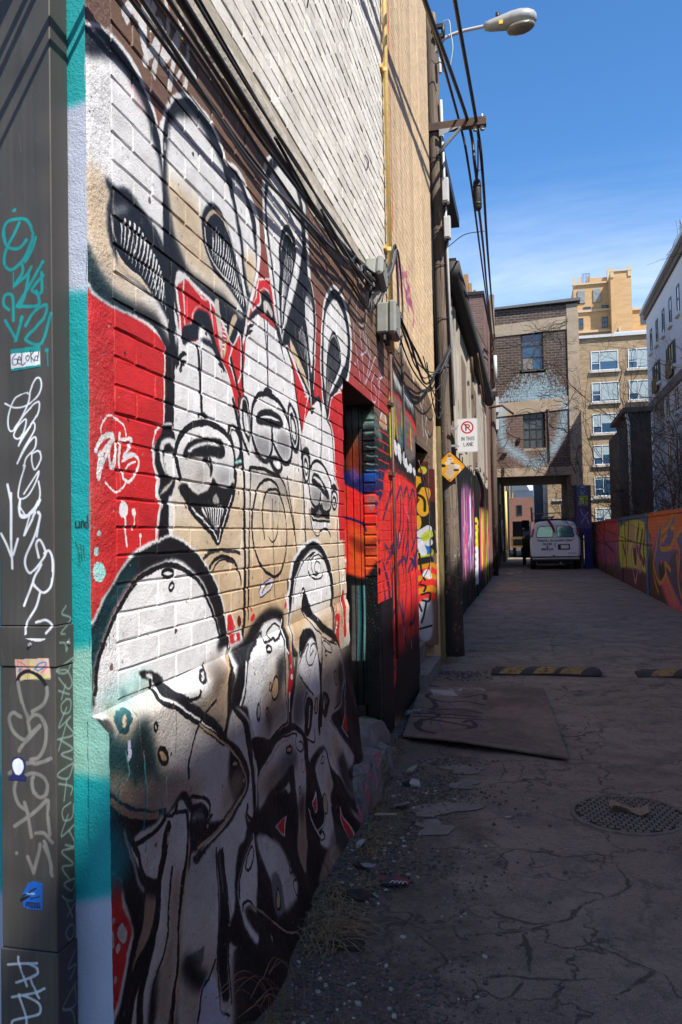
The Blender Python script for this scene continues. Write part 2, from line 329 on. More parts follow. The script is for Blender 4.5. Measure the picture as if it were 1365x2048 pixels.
p W 0 3 100 0 3618,2448 89,-34 82,-61 179,-73 -72,-78 -74,-149 -96,133 -43,128 -60,83
p R 0 3 100 0 3657,2413 97,-62 174,-88 -60,-60 -48,-126 -68,113 -44,119
p R 0 3 100 0 3744,2270 167,6 19,-19 -86,-161 -23,-32 -41,60 -27,93
l W 77 2 100 1 3889,2265 46,-3 -52,-91 -52,-110
l W 77 2 100 1 3722,2266 24,-61 34,-81 41,-60
l W 86 2 100 1 2273,2137 -10,-95 -8,-155
p K 0 2 100 1 2280,2139 77,33 -11,-114 -12,-161 -8,-17 -61,0 5,164
p W 0 4 100 1 2207,1881 45,24 75,7 19,-77 -10,-96 -16,-49 -12,-140 -111,-44 16,119 21,31 -29,37 18,38 -38,42 8,76
p K 0 4 100 1 2221,1875 41,23 64,6 28,-69 -11,-93 -31,-52 -25,-17 -8,-146 -77,-51 25,150 21,28 -26,39 15,42 -36,40 5,68
p W 0 4 100 1 2239,1846 35,17 50,7 28,-6 1,-28 -23,1 -28,15 -36,-13 -14,-25 12,-42 21,-17 -21,5 -23,28 -9,36
p W 0 4 100 1 2259,1811 70,13 15,-30 5,-43 -51,-2 -27,18
p L 0 4 100 1 2228,1685 35,29 71,26 -37,-24 -42,-20
p W 0 4 100 1 2345,1819 30,57 79,46 99,23 107,10 114,-14 69,-37 29,-53 -13,-58 -43,-44 -51,-10 -67,11 -45,21 -25,23 -12,-36 -37,-43 -60,-11 -72,11 -69,34 -24,37
p L 0 50 70 1 2372,1797 94,17 117,1 34,-29 -20,-49 -69,-31 -81,9 -69,34
p D 0 50 50 1 2514,1785 94,-3 -28,-33 -75,12
p G 0 50 60 1 2662,1783 106,22 81,-13 -43,-43 -98,1
p K 0 6 100 1 2362,1714 54,19 54,-23 57,-8 61,13 36,23 28,26 55,-21 68,-7 72,23 20,-22 -44,-62 -83,-74 -50,-61 -63,32 -86,47 -96,37 -46,28
p W 0 4 100 1 2547,1653 65,10 74,6 62,-2 -6,-23 -26,-29 -25,-33 -45,18 -61,26
l K 95 2 100 1 2574,1655 17,-19 17,-19
l K 95 2 100 1 2596,1658 12,-23 12,-24
l K 95 2 100 1 2618,1661 7,-28 7,-28
l K 95 2 100 1 2640,1665 2,-33 3,-33
l K 95 2 100 1 2663,1667 -2,-36 -2,-36
l K 95 2 100 1 2687,1667 -6,-34 -5,-33
l K 95 2 100 1 2711,1668 -9,-32 -8,-32
l K 95 2 100 1 2735,1669 -11,-30 -12,-30
p L 0 6 80 1 2641,1694 28,19 27,-13 9,-20 -56,-2
l K 206 2 100 1 2444,1653 97,-44 86,-41 64,-32 48,47 63,66 54,69 25,80
l W 77 2 100 1 2468,1654 90,-38 87,-37 45,-36 30,36 61,69 54,65
l K 232 2 100 1 2378,1743 -24,43 -9,33 30,57 79,46 99,24 107,11 114,-16 75,-36 26,-54 -11,-65
p K 0 4 100 1 2408,1838 44,34 82,19 106,16 94,5 42,-33 -21,-31 -136,-11 -112,-7 -65,-14 -35,3
p W 0 5 100 1 2439,1841 45,21 102,23 90,8 52,-7 -71,-5 -89,-10 -76,-18 -41,-17
p K 0 5 100 1 2558,1829 70,7 26,-40 -29,-30 -7,34
l L 77 2 100 1 2610,1832 12,-24
l K 206 3 100 1 2535,2206 10,-73 7,-67 8,-94
l K 86 2 100 1 2564,2205 -3,-137 5,-95
p K 0 4 100 1 2530,1961 9,14 34,11 35,-4 6,-11
l W 69 2 100 1 2543,1962 17,10 17,-5
l K 172 3 100 3 2448,2164 -40,-10 -31,-26 -16,-32
l K 172 3 100 3 2435,2137 -28,-12 -19,-20
l K 189 3 100 3 2690,2212 47,-11 58,-33
l K 155 3 100 3 2718,2186 38,-3 19,-19
p K 0 4 100 1 2801,1939 6,27 42,18 63,-5 37,-34 8,-61 4,-46 -77,-10 -9,48 -19,40
p W 0 4 100 1 2831,1943 27,18 32,-3 31,-27 7,-46 -32,-30 -16,3 -14,44
l W 69 2 100 1 2821,1942 17,24 42,7
p M 0 4 100 1 2879,1846 83,11 -1,-11 -82,-11
l K 258 2 100 1 2861,2077 40,-51 40,-92 27,-155 2,-196 -13,-273 -33,-189
l K 224 2 100 1 2852,2229 45,-68 41,-51
l K 86 2 100 1 3040,1824 -11,-221 -36,-374
l K 206 2 100 1 2968,2351 7,-93 1,-102 10,-21
p K 0 4 100 1 2939,2088 35,25 45,-5 33,-42 8,-71 -15,-74 -35,-8 -44,46 -19,60
p W 0 4 100 1 2950,2093 35,14 44,-29 18,-65 6,-60 -21,-50 -44,27 -37,51 -20,59
p K 0 4 100 1 2963,2088 33,9 27,-28 17,-57 4,-59 -16,-18 -39,27 -22,52
p W 0 4 100 1 2982,2047 34,1 20,-33 2,-47 -26,-3 -23,36
l K 172 2 100 1 2923,2093 7,-76 35,-81 67,-45
p W 0 4 100 1 3068,2036 21,60 64,47 105,26 138,-3 117,-36 75,-45 36,-66 -13,-76 -50,-42 -91,10 -100,53 -32,40 -11,-62 -44,-48 -67,-14 -87,21 -47,48
p G 0 40 60 1 3095,1958 127,32 94,-6 -32,-81 -93,-17
p G 0 40 60 1 3402,2011 167,25 36,-66 -59,-61 -120,25
l K 241 2 100 1 3074,2029 15,58 58,51 98,29 137,5 117,-26 82,-48 52,-78 -6,-85 -66,-43 -92,10 -99,53 -32,58
l K 224 2 100 1 3074,2029 -3,-57 46,-60 99,-36 67,14 51,53 5,87
p K 0 4 100 1 3136,2054 40,30 106,22 126,4 94,-27 -17,-34 -152,-11 -186,-12
l W 112 3 100 3 3180,2056 100,16 97,7 73,-1
l K 189 2 100 1 3232,2169 47,23 62,0
l K 112 2 100 1 3249,2496 22,-89 20,-125 9,-80
l K 77 2 100 1 3296,2500 0,-130 2,-168
l K 155 3 100 3 3125,2439 -68,-34 -31,-40
l K 155 3 100 3 3105,2403 -49,-18 -25,-22
l K 120 3 100 3 3429,2476 49,-38 36,-38 45,-27
p K 0 5 100 1 3281,1887 99,26 86,-23 13,-30 -61,-27 -84,15
p W 0 4 100 1 3335,1879 58,14 58,-9 -9,-25 -51,0
p K 0 8 100 1 3066,1908 60,-14 88,-13 81,7 -29,-19 -103,3
p K 0 4 100 1 3575,2144 27,42 56,-6 66,-28 47,-66 -6,-98 -63,-36 -73,31 -27,81
p W 0 4 100 1 3599,2138 26,33 48,-17 64,-53 4,-77 -45,-44 -56,42 -29,62
p K 0 4 100 1 3622,2123 26,23 40,-23 39,-53 -3,-48 -36,-28 -47,47
p W 0 4 100 1 3637,2106 33,0 35,-38 2,-43 -34,-4 -26,39
l K 189 2 100 1 3593,2437 78,-59 36,-84 53,-112 62,-129 -25,-111
l K 189 2 100 1 3795,2030 24,-171 27,-273 5,-63
p D 0 60 60 1 3050,1819 187,5 224,-11 105,-39 13,-55 -121,31 -127,46 -147,8 -112,-24
p G 0 60 50 1 3220,1739 109,22 98,-30 41,-61 -144,5
l K 172 2 100 1 3044,1814 6,17 136,10 133,-7 113,-9
l K 77 2 100 1 3056,1819 -12,-81 -15,-111 -15,-118 -14,-117 -10,-128
l K 138 2 100 1 3554,1829 28,-63 35,-83 36,-74 42,-132
l K 138 2 100 1 3432,1825 73,-36 59,-61 43,-73 60,-93
l K 146 2 100 1 3210,1793 -79,-38 -52,-71 -22,-80 20,-84 63,-75 101,-45 94,-18 87,13 62,46 38,67 10,82 -26,81 -50,57 -70,54 -83,21 -93,-10
l K 120 2 100 1 3210,1551 -19,79 7,66 48,48 97,20 85,-15 42,-34
l K 69 2 100 1 3326,1718 0,-129 7,-129 8,-169
l K 77 3 100 3 3263,1555 39,-22 42,4 45,35 18,61
p P 0 3 100 1 3133,1308 8,35 59,25 80,8 40,-15 -15,-20 -82,-24
p T 0 3 100 1 3165,1321 21,24 79,11 27,-6 -55,-17
l K 52 2 100 1 3139,1305 -4,31 65,28 80,12
l K 52 2 100 1 3139,1305 71,9 81,19 29,24
l K 52 2 100 1 3166,1325 59,25 67,2
l K 138 4 90 1 2545,1481 79,22 93,6 109,-6 84,-11
l K 146 2 100 1 2595,1442 46,29 56,12 77,1 71,-20 51,-44 25,-43
l K 77 2 100 1 2630,1433 47,30 67,11 50,-5 40,-12
p W 0 20 100 1 3787,2045 56,36 113,44 210,32 196,5 101,-38 31,-65 -311,-95 -212,-34 -123,26
p N 0 4 100 1 4027,2312 58,-22 93,20 45,-29 -20,-51 -28,43 -61,2 -77,-27
l K 138 2 100 1 4215,2280 1,-89 -7,-97 -23,-130
l K 155 3 100 3 4073,2232 -68,-16 -44,-18
l K 155 2 100 1 4049,2209 -45,-13
p K 0 4 100 1 3807,1953 30,39 69,14 53,-32 4,-52 -33,-63 -30,-35 -48,-3 -30,53
p W 0 4 100 1 3831,1944 44,22 48,-14 11,-44 -25,-54 -29,-21 -32,35
p K 0 3 100 1 3846,1930 35,22 31,-20 7,-36 -24,-36 -33,5
p W 0 3 100 1 3852,1916 32,14 22,-20 -6,-31 -31,-6
p W 0 4 100 1 3954,1898 45,34 121,18 124,-21 96,-42 48,-42 12,-66 -23,-63 -86,-23 -80,18 -44,46 -14,23 -19,-48 -77,-18 -71,28 -39,54 -10,56
p G 0 40 70 1 3976,1806 194,-6 -28,-68 -85,-18 -71,28
p D 0 40 70 1 4232,1776 149,-10 -21,-51 -85,-18 -79,29
l K 189 2 100 1 3934,1814 4,57 31,40 60,30 91,13 109,-14 96,-33 81,-53 10,-87 -39,-59 -87,-23 -80,14 -43,58
l K 189 2 100 1 3934,1814 24,-66 69,-35 75,-2 49,37 18,33
p K 0 4 100 1 3994,1860 46,26 90,-9 107,-33 96,-39 14,-45 -115,20 -122,33 -118,12
p W 0 4 100 1 4016,1857 37,11 121,-16 62,-28 31,-23 -79,28 -106,17
p K 0 6 100 1 3969,1703 72,-1 124,23 61,-30 131,-13 -19,-33 -179,5 -179,4
p G 0 6 100 1 4069,1675 47,21 46,-10 -2,-20 -62,-1
p W 0 4 100 1 3965,1654 102,-9 123,-6 163,-6 -1,-21 -69,-16 -128,-1 -107,-8 -58,15
l K 52 2 100 1 3994,1650 19,-29 18,-30
l K 52 2 100 1 4025,1649 16,-28 16,-29
l K 52 2 100 1 4056,1648 13,-27 14,-27
l K 52 2 100 1 4088,1647 10,-26 11,-26
l K 52 2 100 1 4120,1646 8,-25 8,-25
l K 52 2 100 1 4152,1644 5,-23 6,-24
l K 52 2 100 1 4185,1643 2,-22 3,-23
l K 52 2 100 1 4217,1641 0,-21 1,-20
l K 52 2 100 1 4251,1639 -3,-19 -2,-19
l K 52 2 100 1 4285,1638 -6,-18 -5,-18
l K 52 2 100 1 4319,1636 -8,-17 -8,-16
l K 138 2 100 1 3958,1658 35,-18 165,-6 196,1
l K 155 2 100 1 3939,1687 17,-59 47,-45 72,-23 79,19 96,12 66,-7 48,-33
l W 60 2 100 1 3952,1665 31,-56 49,-38 59,-5 110,13 81,0 65,-24
p K 0 3 100 1 4407,1767 30,43 72,8 53,-28 -13,-52 -49,-35 -63,2
p W 0 3 100 1 4425,1768 38,35 54,-6 21,-33 -28,-44 -54,-2
p K 0 3 100 1 4437,1760 37,27 41,-16 -9,-38 -43,-2
p W 0 3 100 1 4447,1752 31,18 20,-21 -23,-13
p K 0 3 100 1 4413,1830 46,23 62,-5 44,-27 -91,-1
p R 0 4 100 0 4389,2278 58,72 111,45 176,43 12,-532 -14,-378 -174,1 4,150 26,87 -22,63 -51,49 -19,96 3,146 -66,68 -67,24
l W 95 3 100 0 4713,2426 -155,-36 -103,-47 -49,-67 -31,-63 67,-24 54,-61 6,-81 11,-80 11,-80 60,-57 -8,-91 -31,-44 14,-51 9,-115
l K 155 2 100 1 4362,2270 -30,-63 83,-30 48,-53 8,-80 15,-70 11,-89
l W 120 2 100 1 4564,1653 12,-146 13,-145 13,-146 -21,-143 25,-89
l K 120 2 100 1 4539,1652 0,-144 17,-145 19,-162 -24,-154
p R 0 3 100 1 4613,1203 66,7 -19,-232 -67,8
p W 0 2 100 1 4678,1340 -3,-7 -8,-6 -11,-3 -12,1 -10,4 -6,6 -2,8 3,7 8,6 10,3 12,-1 10,-3 7,-7
p W 0 2 100 1 4792,1287 -4,-10 -10,-8 -14,-3 -14,1 -13,5 -8,8 -2,10 4,10 10,7 13,4 14,-1 13,-5 9,-8
p W 0 2 100 1 4748,1403 -3,-5 -6,-4 -9,-2 -10,0 -8,3 -5,4 -2,6 2,5 7,4 9,2 9,-1 9,-2 5,-5
p W 0 2 100 1 4684,1287 -4,-10 -7,-8 -10,-4 -10,1 -9,5 -6,8 -1,11 3,10 7,7 10,4 10,0 9,-5 6,-9
p R 0 2 100 1 3064,1227 -10,-6 -12,-4 -12,-1 -8,2 -4,5 1,6 6,7 10,6 12,4 12,1 8,-2 5,-5 -1,-6
p R 0 2 100 1 3508,1241 -9,-7 -11,-6 -8,-2 -6,1 -2,4 3,7 7,8 9,7 11,6 9,2 5,-1 2,-4 -3,-7
l R 69 2 100 1 3468,1295 2,-18
l R 103 2 100 1 3021,1277 19,-17
p R 0 2 100 1 4378,1077 67,38 47,-22 7,-40 -45,-50 -97,12
l R 60 2 100 1 4451,1143 -14,-9 -15,-6 -11,-3 -9,0 0,5 4,7 12,9 13,8 15,7 10,3 8,-1 2,-4 -4,-8 -11,-8
p R 0 2 100 1 4378,1084 29,30 87,-14 0,-85 2,-57 0,-51 -52,47 -75,59
p T 0 2 100 1 4452,1054 -2,-5 -6,-4 -6,-2 -6,1 -6,3 -3,5 -1,5 3,5 5,4 6,2 6,-1 6,-3 3,-5
p W 0 2 100 1 4402,1018 -4,-5 -4,-4 -6,-2 -6,1 -6,3 -3,5 -1,5 3,5 5,4 6,1 6,0 5,-3 4,-5
p W 0 2 100 1 4434,1033 -1,-3 -6,-3 -5,-1 -5,1 -5,2 -3,3 -1,4 4,4 3,2 5,2 5,-1 5,-2 3,-4
p W 0 3 100 1 2755,1262 20,16 30,-3 40,-30 30,-48 42,-24 -6,-41 -151,21
p R 0 3 100 1 2770,1260 20,12 20,-5 30,-33 29,-44 14,-54 -103,14
p Z 0 2 100 1 2912,1234 -2,-8 -6,-6 -8,-3 -9,1 -7,5 -5,7 -2,8 3,8 5,6 8,3 9,-1 7,-5 5,-7
p R 0 6 100 1 1771,2169 70,14 155,-7 117,-1 123,-15 44,-29 -18,-228 -69,-69 -2,-60 25,-43 -14,-39 32,-39 -21,-28 -15,-82 -132,-48 -127,-62 -95,-95 -89,-51
p S 0 100 25 1 1768,2025 119,0 5,-367 -18,-259 -50,-72 -69,-40
l W 86 3 100 0 2276,2129 -17,-226 -48,-25 -24,-37 1,-67 32,-43 -18,-39 29,-37 -18,-30 -12,-75
l W 60 2 100 1 1888,1833 6,24 23,22 23,10 19,-5 28,-5 27,-11 9,-27
l W 163 2 100 1 1864,1782 16,25 27,19 32,8 9,-8 -28,-27 -28,-26 -19,-47
l W 172 2 100 1 1883,1774 14,1 -19,-61
l W 103 2 100 1 1929,1792 -28,-40 -21,-40
l W 95 2 100 1 1936,1806 -5,-29 4,-18 21,4 8,41 -11,23
l W 103 2 100 1 1933,1772 8,-23 19,6 8,41
l W 112 2 100 1 1987,1843 -4,-85
l W 86 2 100 1 1985,1798 0,-53
l W 120 2 100 1 1996,1824 45,10 15,-8 -47,-42 41,9 31,-2
l W 95 2 100 1 2004,1768 35,16 42,6 15,-16 -16,-29 -42,-30 -30,5 -5,17
l W 69 2 100 1 2080,1775 -41,-11 -21,-19
l W 69 2 100 1 1913,1707 23,-15 32,-8 34,9 20,18
p W 0 2 100 1 2030,1636 -3,-11 -7,-8 -11,-5 -11,0 -10,4 -7,8 -2,11 3,10 7,9 10,5 12,0 10,-4 7,-9
l W 95 2 100 1 2008,1616 6,-34 12,-46
p W 0 2 100 1 2073,1628 -1,-4 -3,-4 -6,-3 -5,0 -5,2 -3,4 -1,5 1,5 3,4 5,2 6,0 5,-2 3,-4
l W 69 2 100 1 2063,1622 1,-22 -9,-21
p W 0 2 100 1 2110,1566 -1,-3 -2,-3 -3,-1 -3,0 -3,1 -2,3 -1,3 1,3 2,3 3,1 3,0 3,-1 2,-3
l W 52 2 100 1 2102,1562 0,-25
p M 0 2 100 1 1882,1569 -1,-3 -3,-3 -3,-2 -3,0 -3,2 -2,3 -1,3 1,3 2,3 3,2 4,0 3,-2 2,-3
p M 0 2 100 1 1874,1524 -2,-6 -3,-4 -6,-2 -5,0 -6,2 -3,5 -1,5 1,5 4,5 5,2 6,0 5,-3 3,-4
p M 0 2 100 1 1907,1469 -4,-13 -9,-9 -13,-5 -14,1 -12,6 -8,10 -3,13 3,12 9,9 12,5 14,0 13,-6 9,-11
p W 0 6 100 1 1769,1296 38,39 28,11 40,44 43,33 63,50 67,40 71,25 75,13 96,13 85,-11 101,-32 87,-46 71,-48 63,-61 43,-59 20,-87 21,-62 9,-27 -118,-122 -40,-130 -49,4 -263,71 -523,165 -31,35
p K 0 6 100 1 1768,1279 60,41 29,33 42,41 56,49 59,38 54,28 65,18 76,16 97,14 78,-16 91,-28 78,-42 70,-47 63,-62 43,-58 25,-83 21,-62 -130,-226 -42,-55 -282,90 -524,165 -31,21
p Q 0 30 90 1 1822,1289 41,60 79,79 92,56 55,4 -15,-32 -75,-48 -59,-55 -55,-61 -24,-53 -30,-54
p W 0 8 100 1 1837,1169 12,42 24,53 36,50 38,39 58,45 69,44 72,27 77,14 98,4 79,-14 73,-30 67,-39 59,-52 51,-61 41,-71 21,-53 45,-23 -118,-129 -42,-111 -93,6 -616,189 -41,38
l W 224 20 50 1 1848,1170 13,66 36,58 50,59 65,54 68,32
l R 112 20 22 1 1840,1198 27,55 36,49 50,66 26,26 60,34 56,27
l K 163 3 100 1 1845,1161 13,69 33,49 43,50 64,57 68,44 65,23 91,18 82,0 86,-16 73,-23 67,-39 49,-43 50,-53 41,-58 21,-40 15,-31
l K 120 2 100 1 2321,1445 -4,-5 -12,-3 -17,-2 -18,1 -16,3 -11,5 -4,5 4,5 12,3 16,2 18,-1 17,-3 11,-5 4,-5
l K 95 2 100 1 2318,1402 -5,-4 -7,-4 -7,-1 -6,1 -5,4 -1,4 2,5 5,5 6,3 8,2 6,-2 4,-3 2,-5 -2,-5
p K 0 20 100 1 2656,1158 34,37 33,-38 -23,-5
p L 0 10 100 1 1899,1112 61,2 148,36 66,-43 150,-96 247,-137 87,-62 101,-114 -42,-111 -264,50 -645,222
p S 0 60 80 1 1899,1115 61,-49 67,-9 83,-92 41,-77 124,-53 124,-55 -135,-43 -455,151
p Q 0 40 90 1 1973,1044 47,17 34,-27 28,-48 26,-60 13,-43 146,-46 -162,28 -55,39 -82,-1 -87,50 -64,19 2,86 32,9 32,-25 50,-13
p K 0 60 70 1 1979,1036 48,14 40,-54 27,-72 -44,-20 -94,42
p U 0 2 100 1 1950,1074 -16,-8 -9,-7 -13,-3 -14,4 -10,7 7,8 13,8 17,8 19,5 15,2 10,-2 2,-5 -7,-8
l Q 172 2 100 1 1950,1074 -16,-8 -9,-7 -13,-3 -14,4 -10,7 7,8 13,8 17,8 19,5 15,2 10,-2 2,-5 -7,-8 -14,-9
l K 86 2 100 1 2106,1021 -1,-6 -3,-3 -3,-2 -4,1 -3,3 -3,5 0,6 1,5 2,4 5,1 3,-1 4,-3 1,-5 1,-5
p U 0 2 100 1 2175,924 3,-11 -2,-8 -8,-4 -11,2 -13,7 -11,10 -8,12 -3,11 2,8 7,4 11,-2 13,-6 12,-11
l K 138 2 100 1 2175,924 3,-11 -2,-8 -8,-4 -11,2 -13,7 -11,10 -8,12 -3,11 2,8 7,4 11,-2 13,-6 12,-11 8,-12
l K 34 2 100 1 2201,921 -1,-2 -1,-2 -1,0 -1,0 -2,1 0,2 -1,2 2,2 0,2 2,0 1,0 1,-2 0,-1 1,-2
l P 206 2 100 1 1926,1019 3,-28 -7,-8
p M 0 50 80 1 1853,1145 153,23 117,3 36,-30 -101,-25 -96,-9 -63,5
p Q 0 20 50 1 1973,1146 26,-2 19,-23 -26,-1
p S 0 50 90 1 2519,1096 124,28 77,-4 -64,-108 -59,-108 -73,1 -200,106 93,28 60,11
p K 0 60 60 1 2579,1114 94,5 -70,-57 -66,-27 -80,8
p D 0 60 60 1 2290,1033 108,-1 113,-62 75,-64 -62,3
p K 0 5 100 1 2088,1177 28,1 59,-13 53,-26 16,-31 24,-28 111,-59 110,-58 125,-83 -62,7 -140,75 -122,71 -103,52 -17,13 4,33 -29,16 -44,11
p W 0 5 100 1 2123,1167 37,-6 3,-18 -22,8
l K 163 2 100 1 2148,1143 6,-35 -13,-24 50,-23 89,-41 95,-50 109,-59 104,-61
l W 77 2 100 1 2181,1120 -16,-28 43,-25 116,-56 143,-77 132,-79
l K 120 2 100 1 2268,1076 58,-22 59,-5 15,16
l K 95 2 100 1 2520,1013 -77,-21 -49,-30 -60,-47 -34,-48 -1,-47
l K 77 2 100 1 2484,1095 -19,-6 -17,-3 -14,-1 -4,2 2,4 11,6 16,6 19,5 19,4 12,1 7,-2 -4,-4 -11,-6 -17,-6
l K 60 2 100 1 2545,1131 -29,-19
l K 258 2 100 1 2798,1143 -115,-66 -21,-107 -57,-84
l U 112 2 100 1 2770,1138 -112,-65 -24,-97 -50,-77
p K 0 4 100 1 2592,881 55,-66 78,-74 20,-81 69,-21 -68,125 -103,88
p W 0 3 100 0 2765,1207 142,5 42,-68 -165,-67 -49,-76 -27,84 84,63
p R 0 3 100 0 2780,1201 125,-11 5,-32 -117,3
p R 0 3 100 0 2852,1135 77,7 -147,-52 -37,-28
p W 0 2 100 1 2873,1176 -2,-6 -4,-4 -6,-2 -7,1 -6,3 -3,6 -2,6 2,6 4,4 6,2 7,-1 6,-3 4,-6
p W 0 2 100 1 2876,1123 -14,-6 -14,-4 -11,-1 -4,0 1,3 8,5 13,6 14,5 8,5 6,3 7,-1 6,-4 -7,-5
p K 0 20 100 1 2798,1127 96,16 78,24 95,47 113,29 120,6 98,-14 71,-37 -3,-71 -25,-76 31,-137 -39,-168 -89,-23 -301,-44 -203,-83 -210,67 37,290
p W 0 12 100 1 2784,949 43,72 61,71 188,46 101,48 107,15 97,-8 49,-35 -59,-63 36,-57 16,-116 -25,-125 -45,-42 -225,-28 -160,-28 -96,-69 2,58 -18,151 -31,80
p S 0 100 80 1 3140,972 264,41 19,-91 -25,-125 -45,-42 -225,-28 -188,-35 -20,57 87,93
p K 0 60 80 1 3279,1032 80,13 25,-55 -17,-58 -80,-49 -127,-35 -31,-74 -42,3 29,60 131,75
l K 103 3 100 1 2789,948 50,78 54,65 177,44 74,26
l W 138 2 100 1 2770,949 45,70 40,63
l K 95 2 100 1 3143,1145 20,18 -4,-32 -7,-15 70,3 58,5 -22,-14 72,8 77,25 -28,25 -69,7 -69,-17 -17,-23 15,-14
l K 103 2 100 1 3407,1147 -45,-68 20,-106 -3,-108 -16,-103 -122,-14 -153,-19 -108,-33
l W 120 2 100 1 3439,1183 -53,-107 45,-41
l U 103 2 100 1 3398,1039 3,-134 -17,-148 -147,-17
p U 0 2 100 1 3269,910 -20,-17 -24,-12 -24,-4 -21,5 -12,13 -2,17 9,20 19,17 23,12 25,4 21,-4 13,-13 2,-18
l K 95 2 100 1 3269,910 -20,-17 -24,-12 -24,-4 -21,5 -12,13 -2,17 9,20 19,17 23,12 25,4 21,-4 13,-13 2,-18 -9,-20
l K 69 2 100 1 3166,936 -3,-7 -4,-5 -7,-2 -6,1 -5,4 -3,6 1,8 1,7 5,5 6,2 7,-1 5,-5 2,-6 1,-7
l K 120 2 100 1 3207,1084 -5,-5 -12,-4 -16,0 -18,3 -15,5 -10,6 1,6 13,4 15,2 16,1 14,-2 6,-4 6,-5 5,-7
p L 0 2 100 1 2983,873 -11,-11 -15,-7 -14,-3 -11,3 -7,8 0,11 6,12 11,11 13,8 16,2 11,-3 7,-8 1,-11
l K 103 2 100 1 2983,873 -11,-11 -15,-7 -14,-3 -11,3 -7,8 0,11 6,12 11,11 13,8 16,2 11,-3 7,-8 1,-11 -7,-12
l K 95 2 100 1 3121,842 -3,-6 -6,-3 -8,-1 -7,1 -7,5 -4,5 0,7 3,5 6,4 7,1 9,-2 6,-4 3,-6 1,-6
l S 26 2 100 1 3230,827 -6,-10 -10,-7 -15,-1 -13,2 -11,8 -6,10 -1,11 5,10 11,6 13,2 13,-2 11,-8 8,-10 1,-11
l K 77 2 100 1 3003,918 6,-11
p R 0 3 100 1 3450,1063 25,1 21,-110 18,-39 -75,-79 -23,44
l W 172 2 100 1 3443,853 -13,-72
p W 0 2 100 1 3493,919 -3,-6 -6,-3 -9,-1 -9,1 -7,4 -5,6 -1,6 4,5 5,3 9,2 8,-2 9,-4 5,-5
p W 0 2 100 1 3477,970 -1,-4 -3,-3 -5,-1 -4,1 -4,2 -2,4 -1,4 3,4 3,3 3,1 4,0 5,-3 3,-4
l W 138 2 100 1 3505,1284 40,-112 -52,-111
l K 189 2 100 1 3536,1354 9,-182 -51,-97 64,-113
l W 120 2 100 1 3511,1068 35,-59 7,-47
p W 0 4 100 1 3528,1281 29,80 52,76 86,44 107,37 188,25 120,-8 60,-33 105,-50 86,-64 59,-131 -63,-242 -57,-49 -173,49 -504,-28 -132,65 31,130
p K 0 4 100 1 3551,1270 37,89 53,67 105,49 127,32 116,19 119,-12 82,-28 105,-57 75,-69 43,-130 -67,-214 -71,-52 -652,23 -115,62 37,131
p W 0 10 100 1 3598,1257 29,72 62,58 108,58 150,36 118,0 101,-32 103,-73 72,-91 6,-133 -60,-125 -76,-44 -411,2 -174,25 -97,81
p U 0 80 80 1 3593,1175 151,18 230,-57 213,31 179,5 -79,-145 -76,-44 -411,2 -272,84
l K 77 2 100 1 3613,1242 38,86 72,62 109,49 133,26 59,4
l K 95 2 100 1 4024,1469 -118,-27 -22,-49 53,-43 117,-22 104,10 34,31
l K 77 2 100 1 4083,1457 -120,-17 -13,-50 65,-39 102,10 14,37 -71,23 -51,-19 8,-31 49,-7
l K 86 2 100 1 4084,1462 144,-47 93,-85 36,-124 -81,-177
p L 0 10 100 1 3584,1168 162,50 131,-71 129,-95 313,-104 155,-71 48,-93 -6,-84 -87,-67 -121,-29 -166,-12 105,-92 173,-118 15,-81 -336,-11 -525,65 -165,138 31,216 89,150 93,120
p U 0 40 90 1 3584,1168 144,32 84,-47 65,-31 -166,-15 -98,-62 -51,7
p S 0 120 55 1 4062,1014 280,-69 131,-74 40,-113 -103,-110 -195,-46 -218,-3 -28,76 30,145
p K 0 60 80 1 4365,810 98,29 50,-81 -63,-84 -153,-47 -49,43 122,57
p K 0 6 100 1 3806,1019 -150,-36 -26,60 4,36 72,24 108,-3 75,-29 51,-61 45,-87 43,-72 -97,-266 -53,12 95,278 -42,82 -49,71
p W 0 8 100 1 3631,931 45,68 95,43 77,10 55,-27 50,-57 24,-74 3,-70 -39,-63 -131,16 -107,77
l K 69 2 100 1 3623,933 72,72 93,26 -61,-49 45,-55 95,5 65,39 -32,44 -77,-4 -24,-40 77,13
p D 0 50 80 1 3529,859 84,66 60,-47 91,-64 -77,-23 -65,-101 -133,17
p K 0 4 100 1 3754,1207 31,65 36,12 52,-48 90,-68 154,-77 238,-82 89,-55 85,-68 -93,41 -177,73 -250,77 -112,58 -83,38
l K 112 2 100 1 3749,1265 38,36 42,-32 60,-64
l K 86 2 100 1 3762,1197 80,-61 68,-47 158,-50
l K 77 2 100 1 4066,1035 -24,-18 96,-65 128,-34 -14,40 -126,43 -44,0
l K 103 2 100 1 4163,928 -4,-6 -10,-3 -12,-1 -13,2 -12,5 -6,5 -2,6 5,5 8,4 12,1 13,-2 12,-4 8,-6 1,-6
l K 77 2 100 1 4086,1027 125,-37 157,-43
l K 103 2 100 1 4394,955 104,-88 24,-83 -31,-79 -105,-52 -162,-32
l W 69 2 100 1 4424,928 79,-84 7,-92 -56,-68
p U 0 2 100 1 4334,766 -11,-14 -15,-11 -18,-4 -16,3 -13,10 -6,14 3,16 9,15 15,10 18,4 17,-3 14,-9 6,-15
l K 103 2 100 1 4334,766 -11,-14 -15,-11 -18,-4 -16,3 -13,10 -6,14 3,16 9,15 15,10 18,4 17,-3 14,-9 6,-15 -3,-16
l K 60 2 100 1 4309,771 -4,-5 -4,-3 -8,-1 -4,1 -5,3 -2,4 -1,6 4,4 6,3 5,2 6,-1 6,-4 1,-4 0,-5
p K 0 5 100 1 3979,648 31,79 48,16 74,-29 19,-35 -38,-34 -87,-27
p S 0 5 60 1 4014,686 25,36 50,-10 39,-34
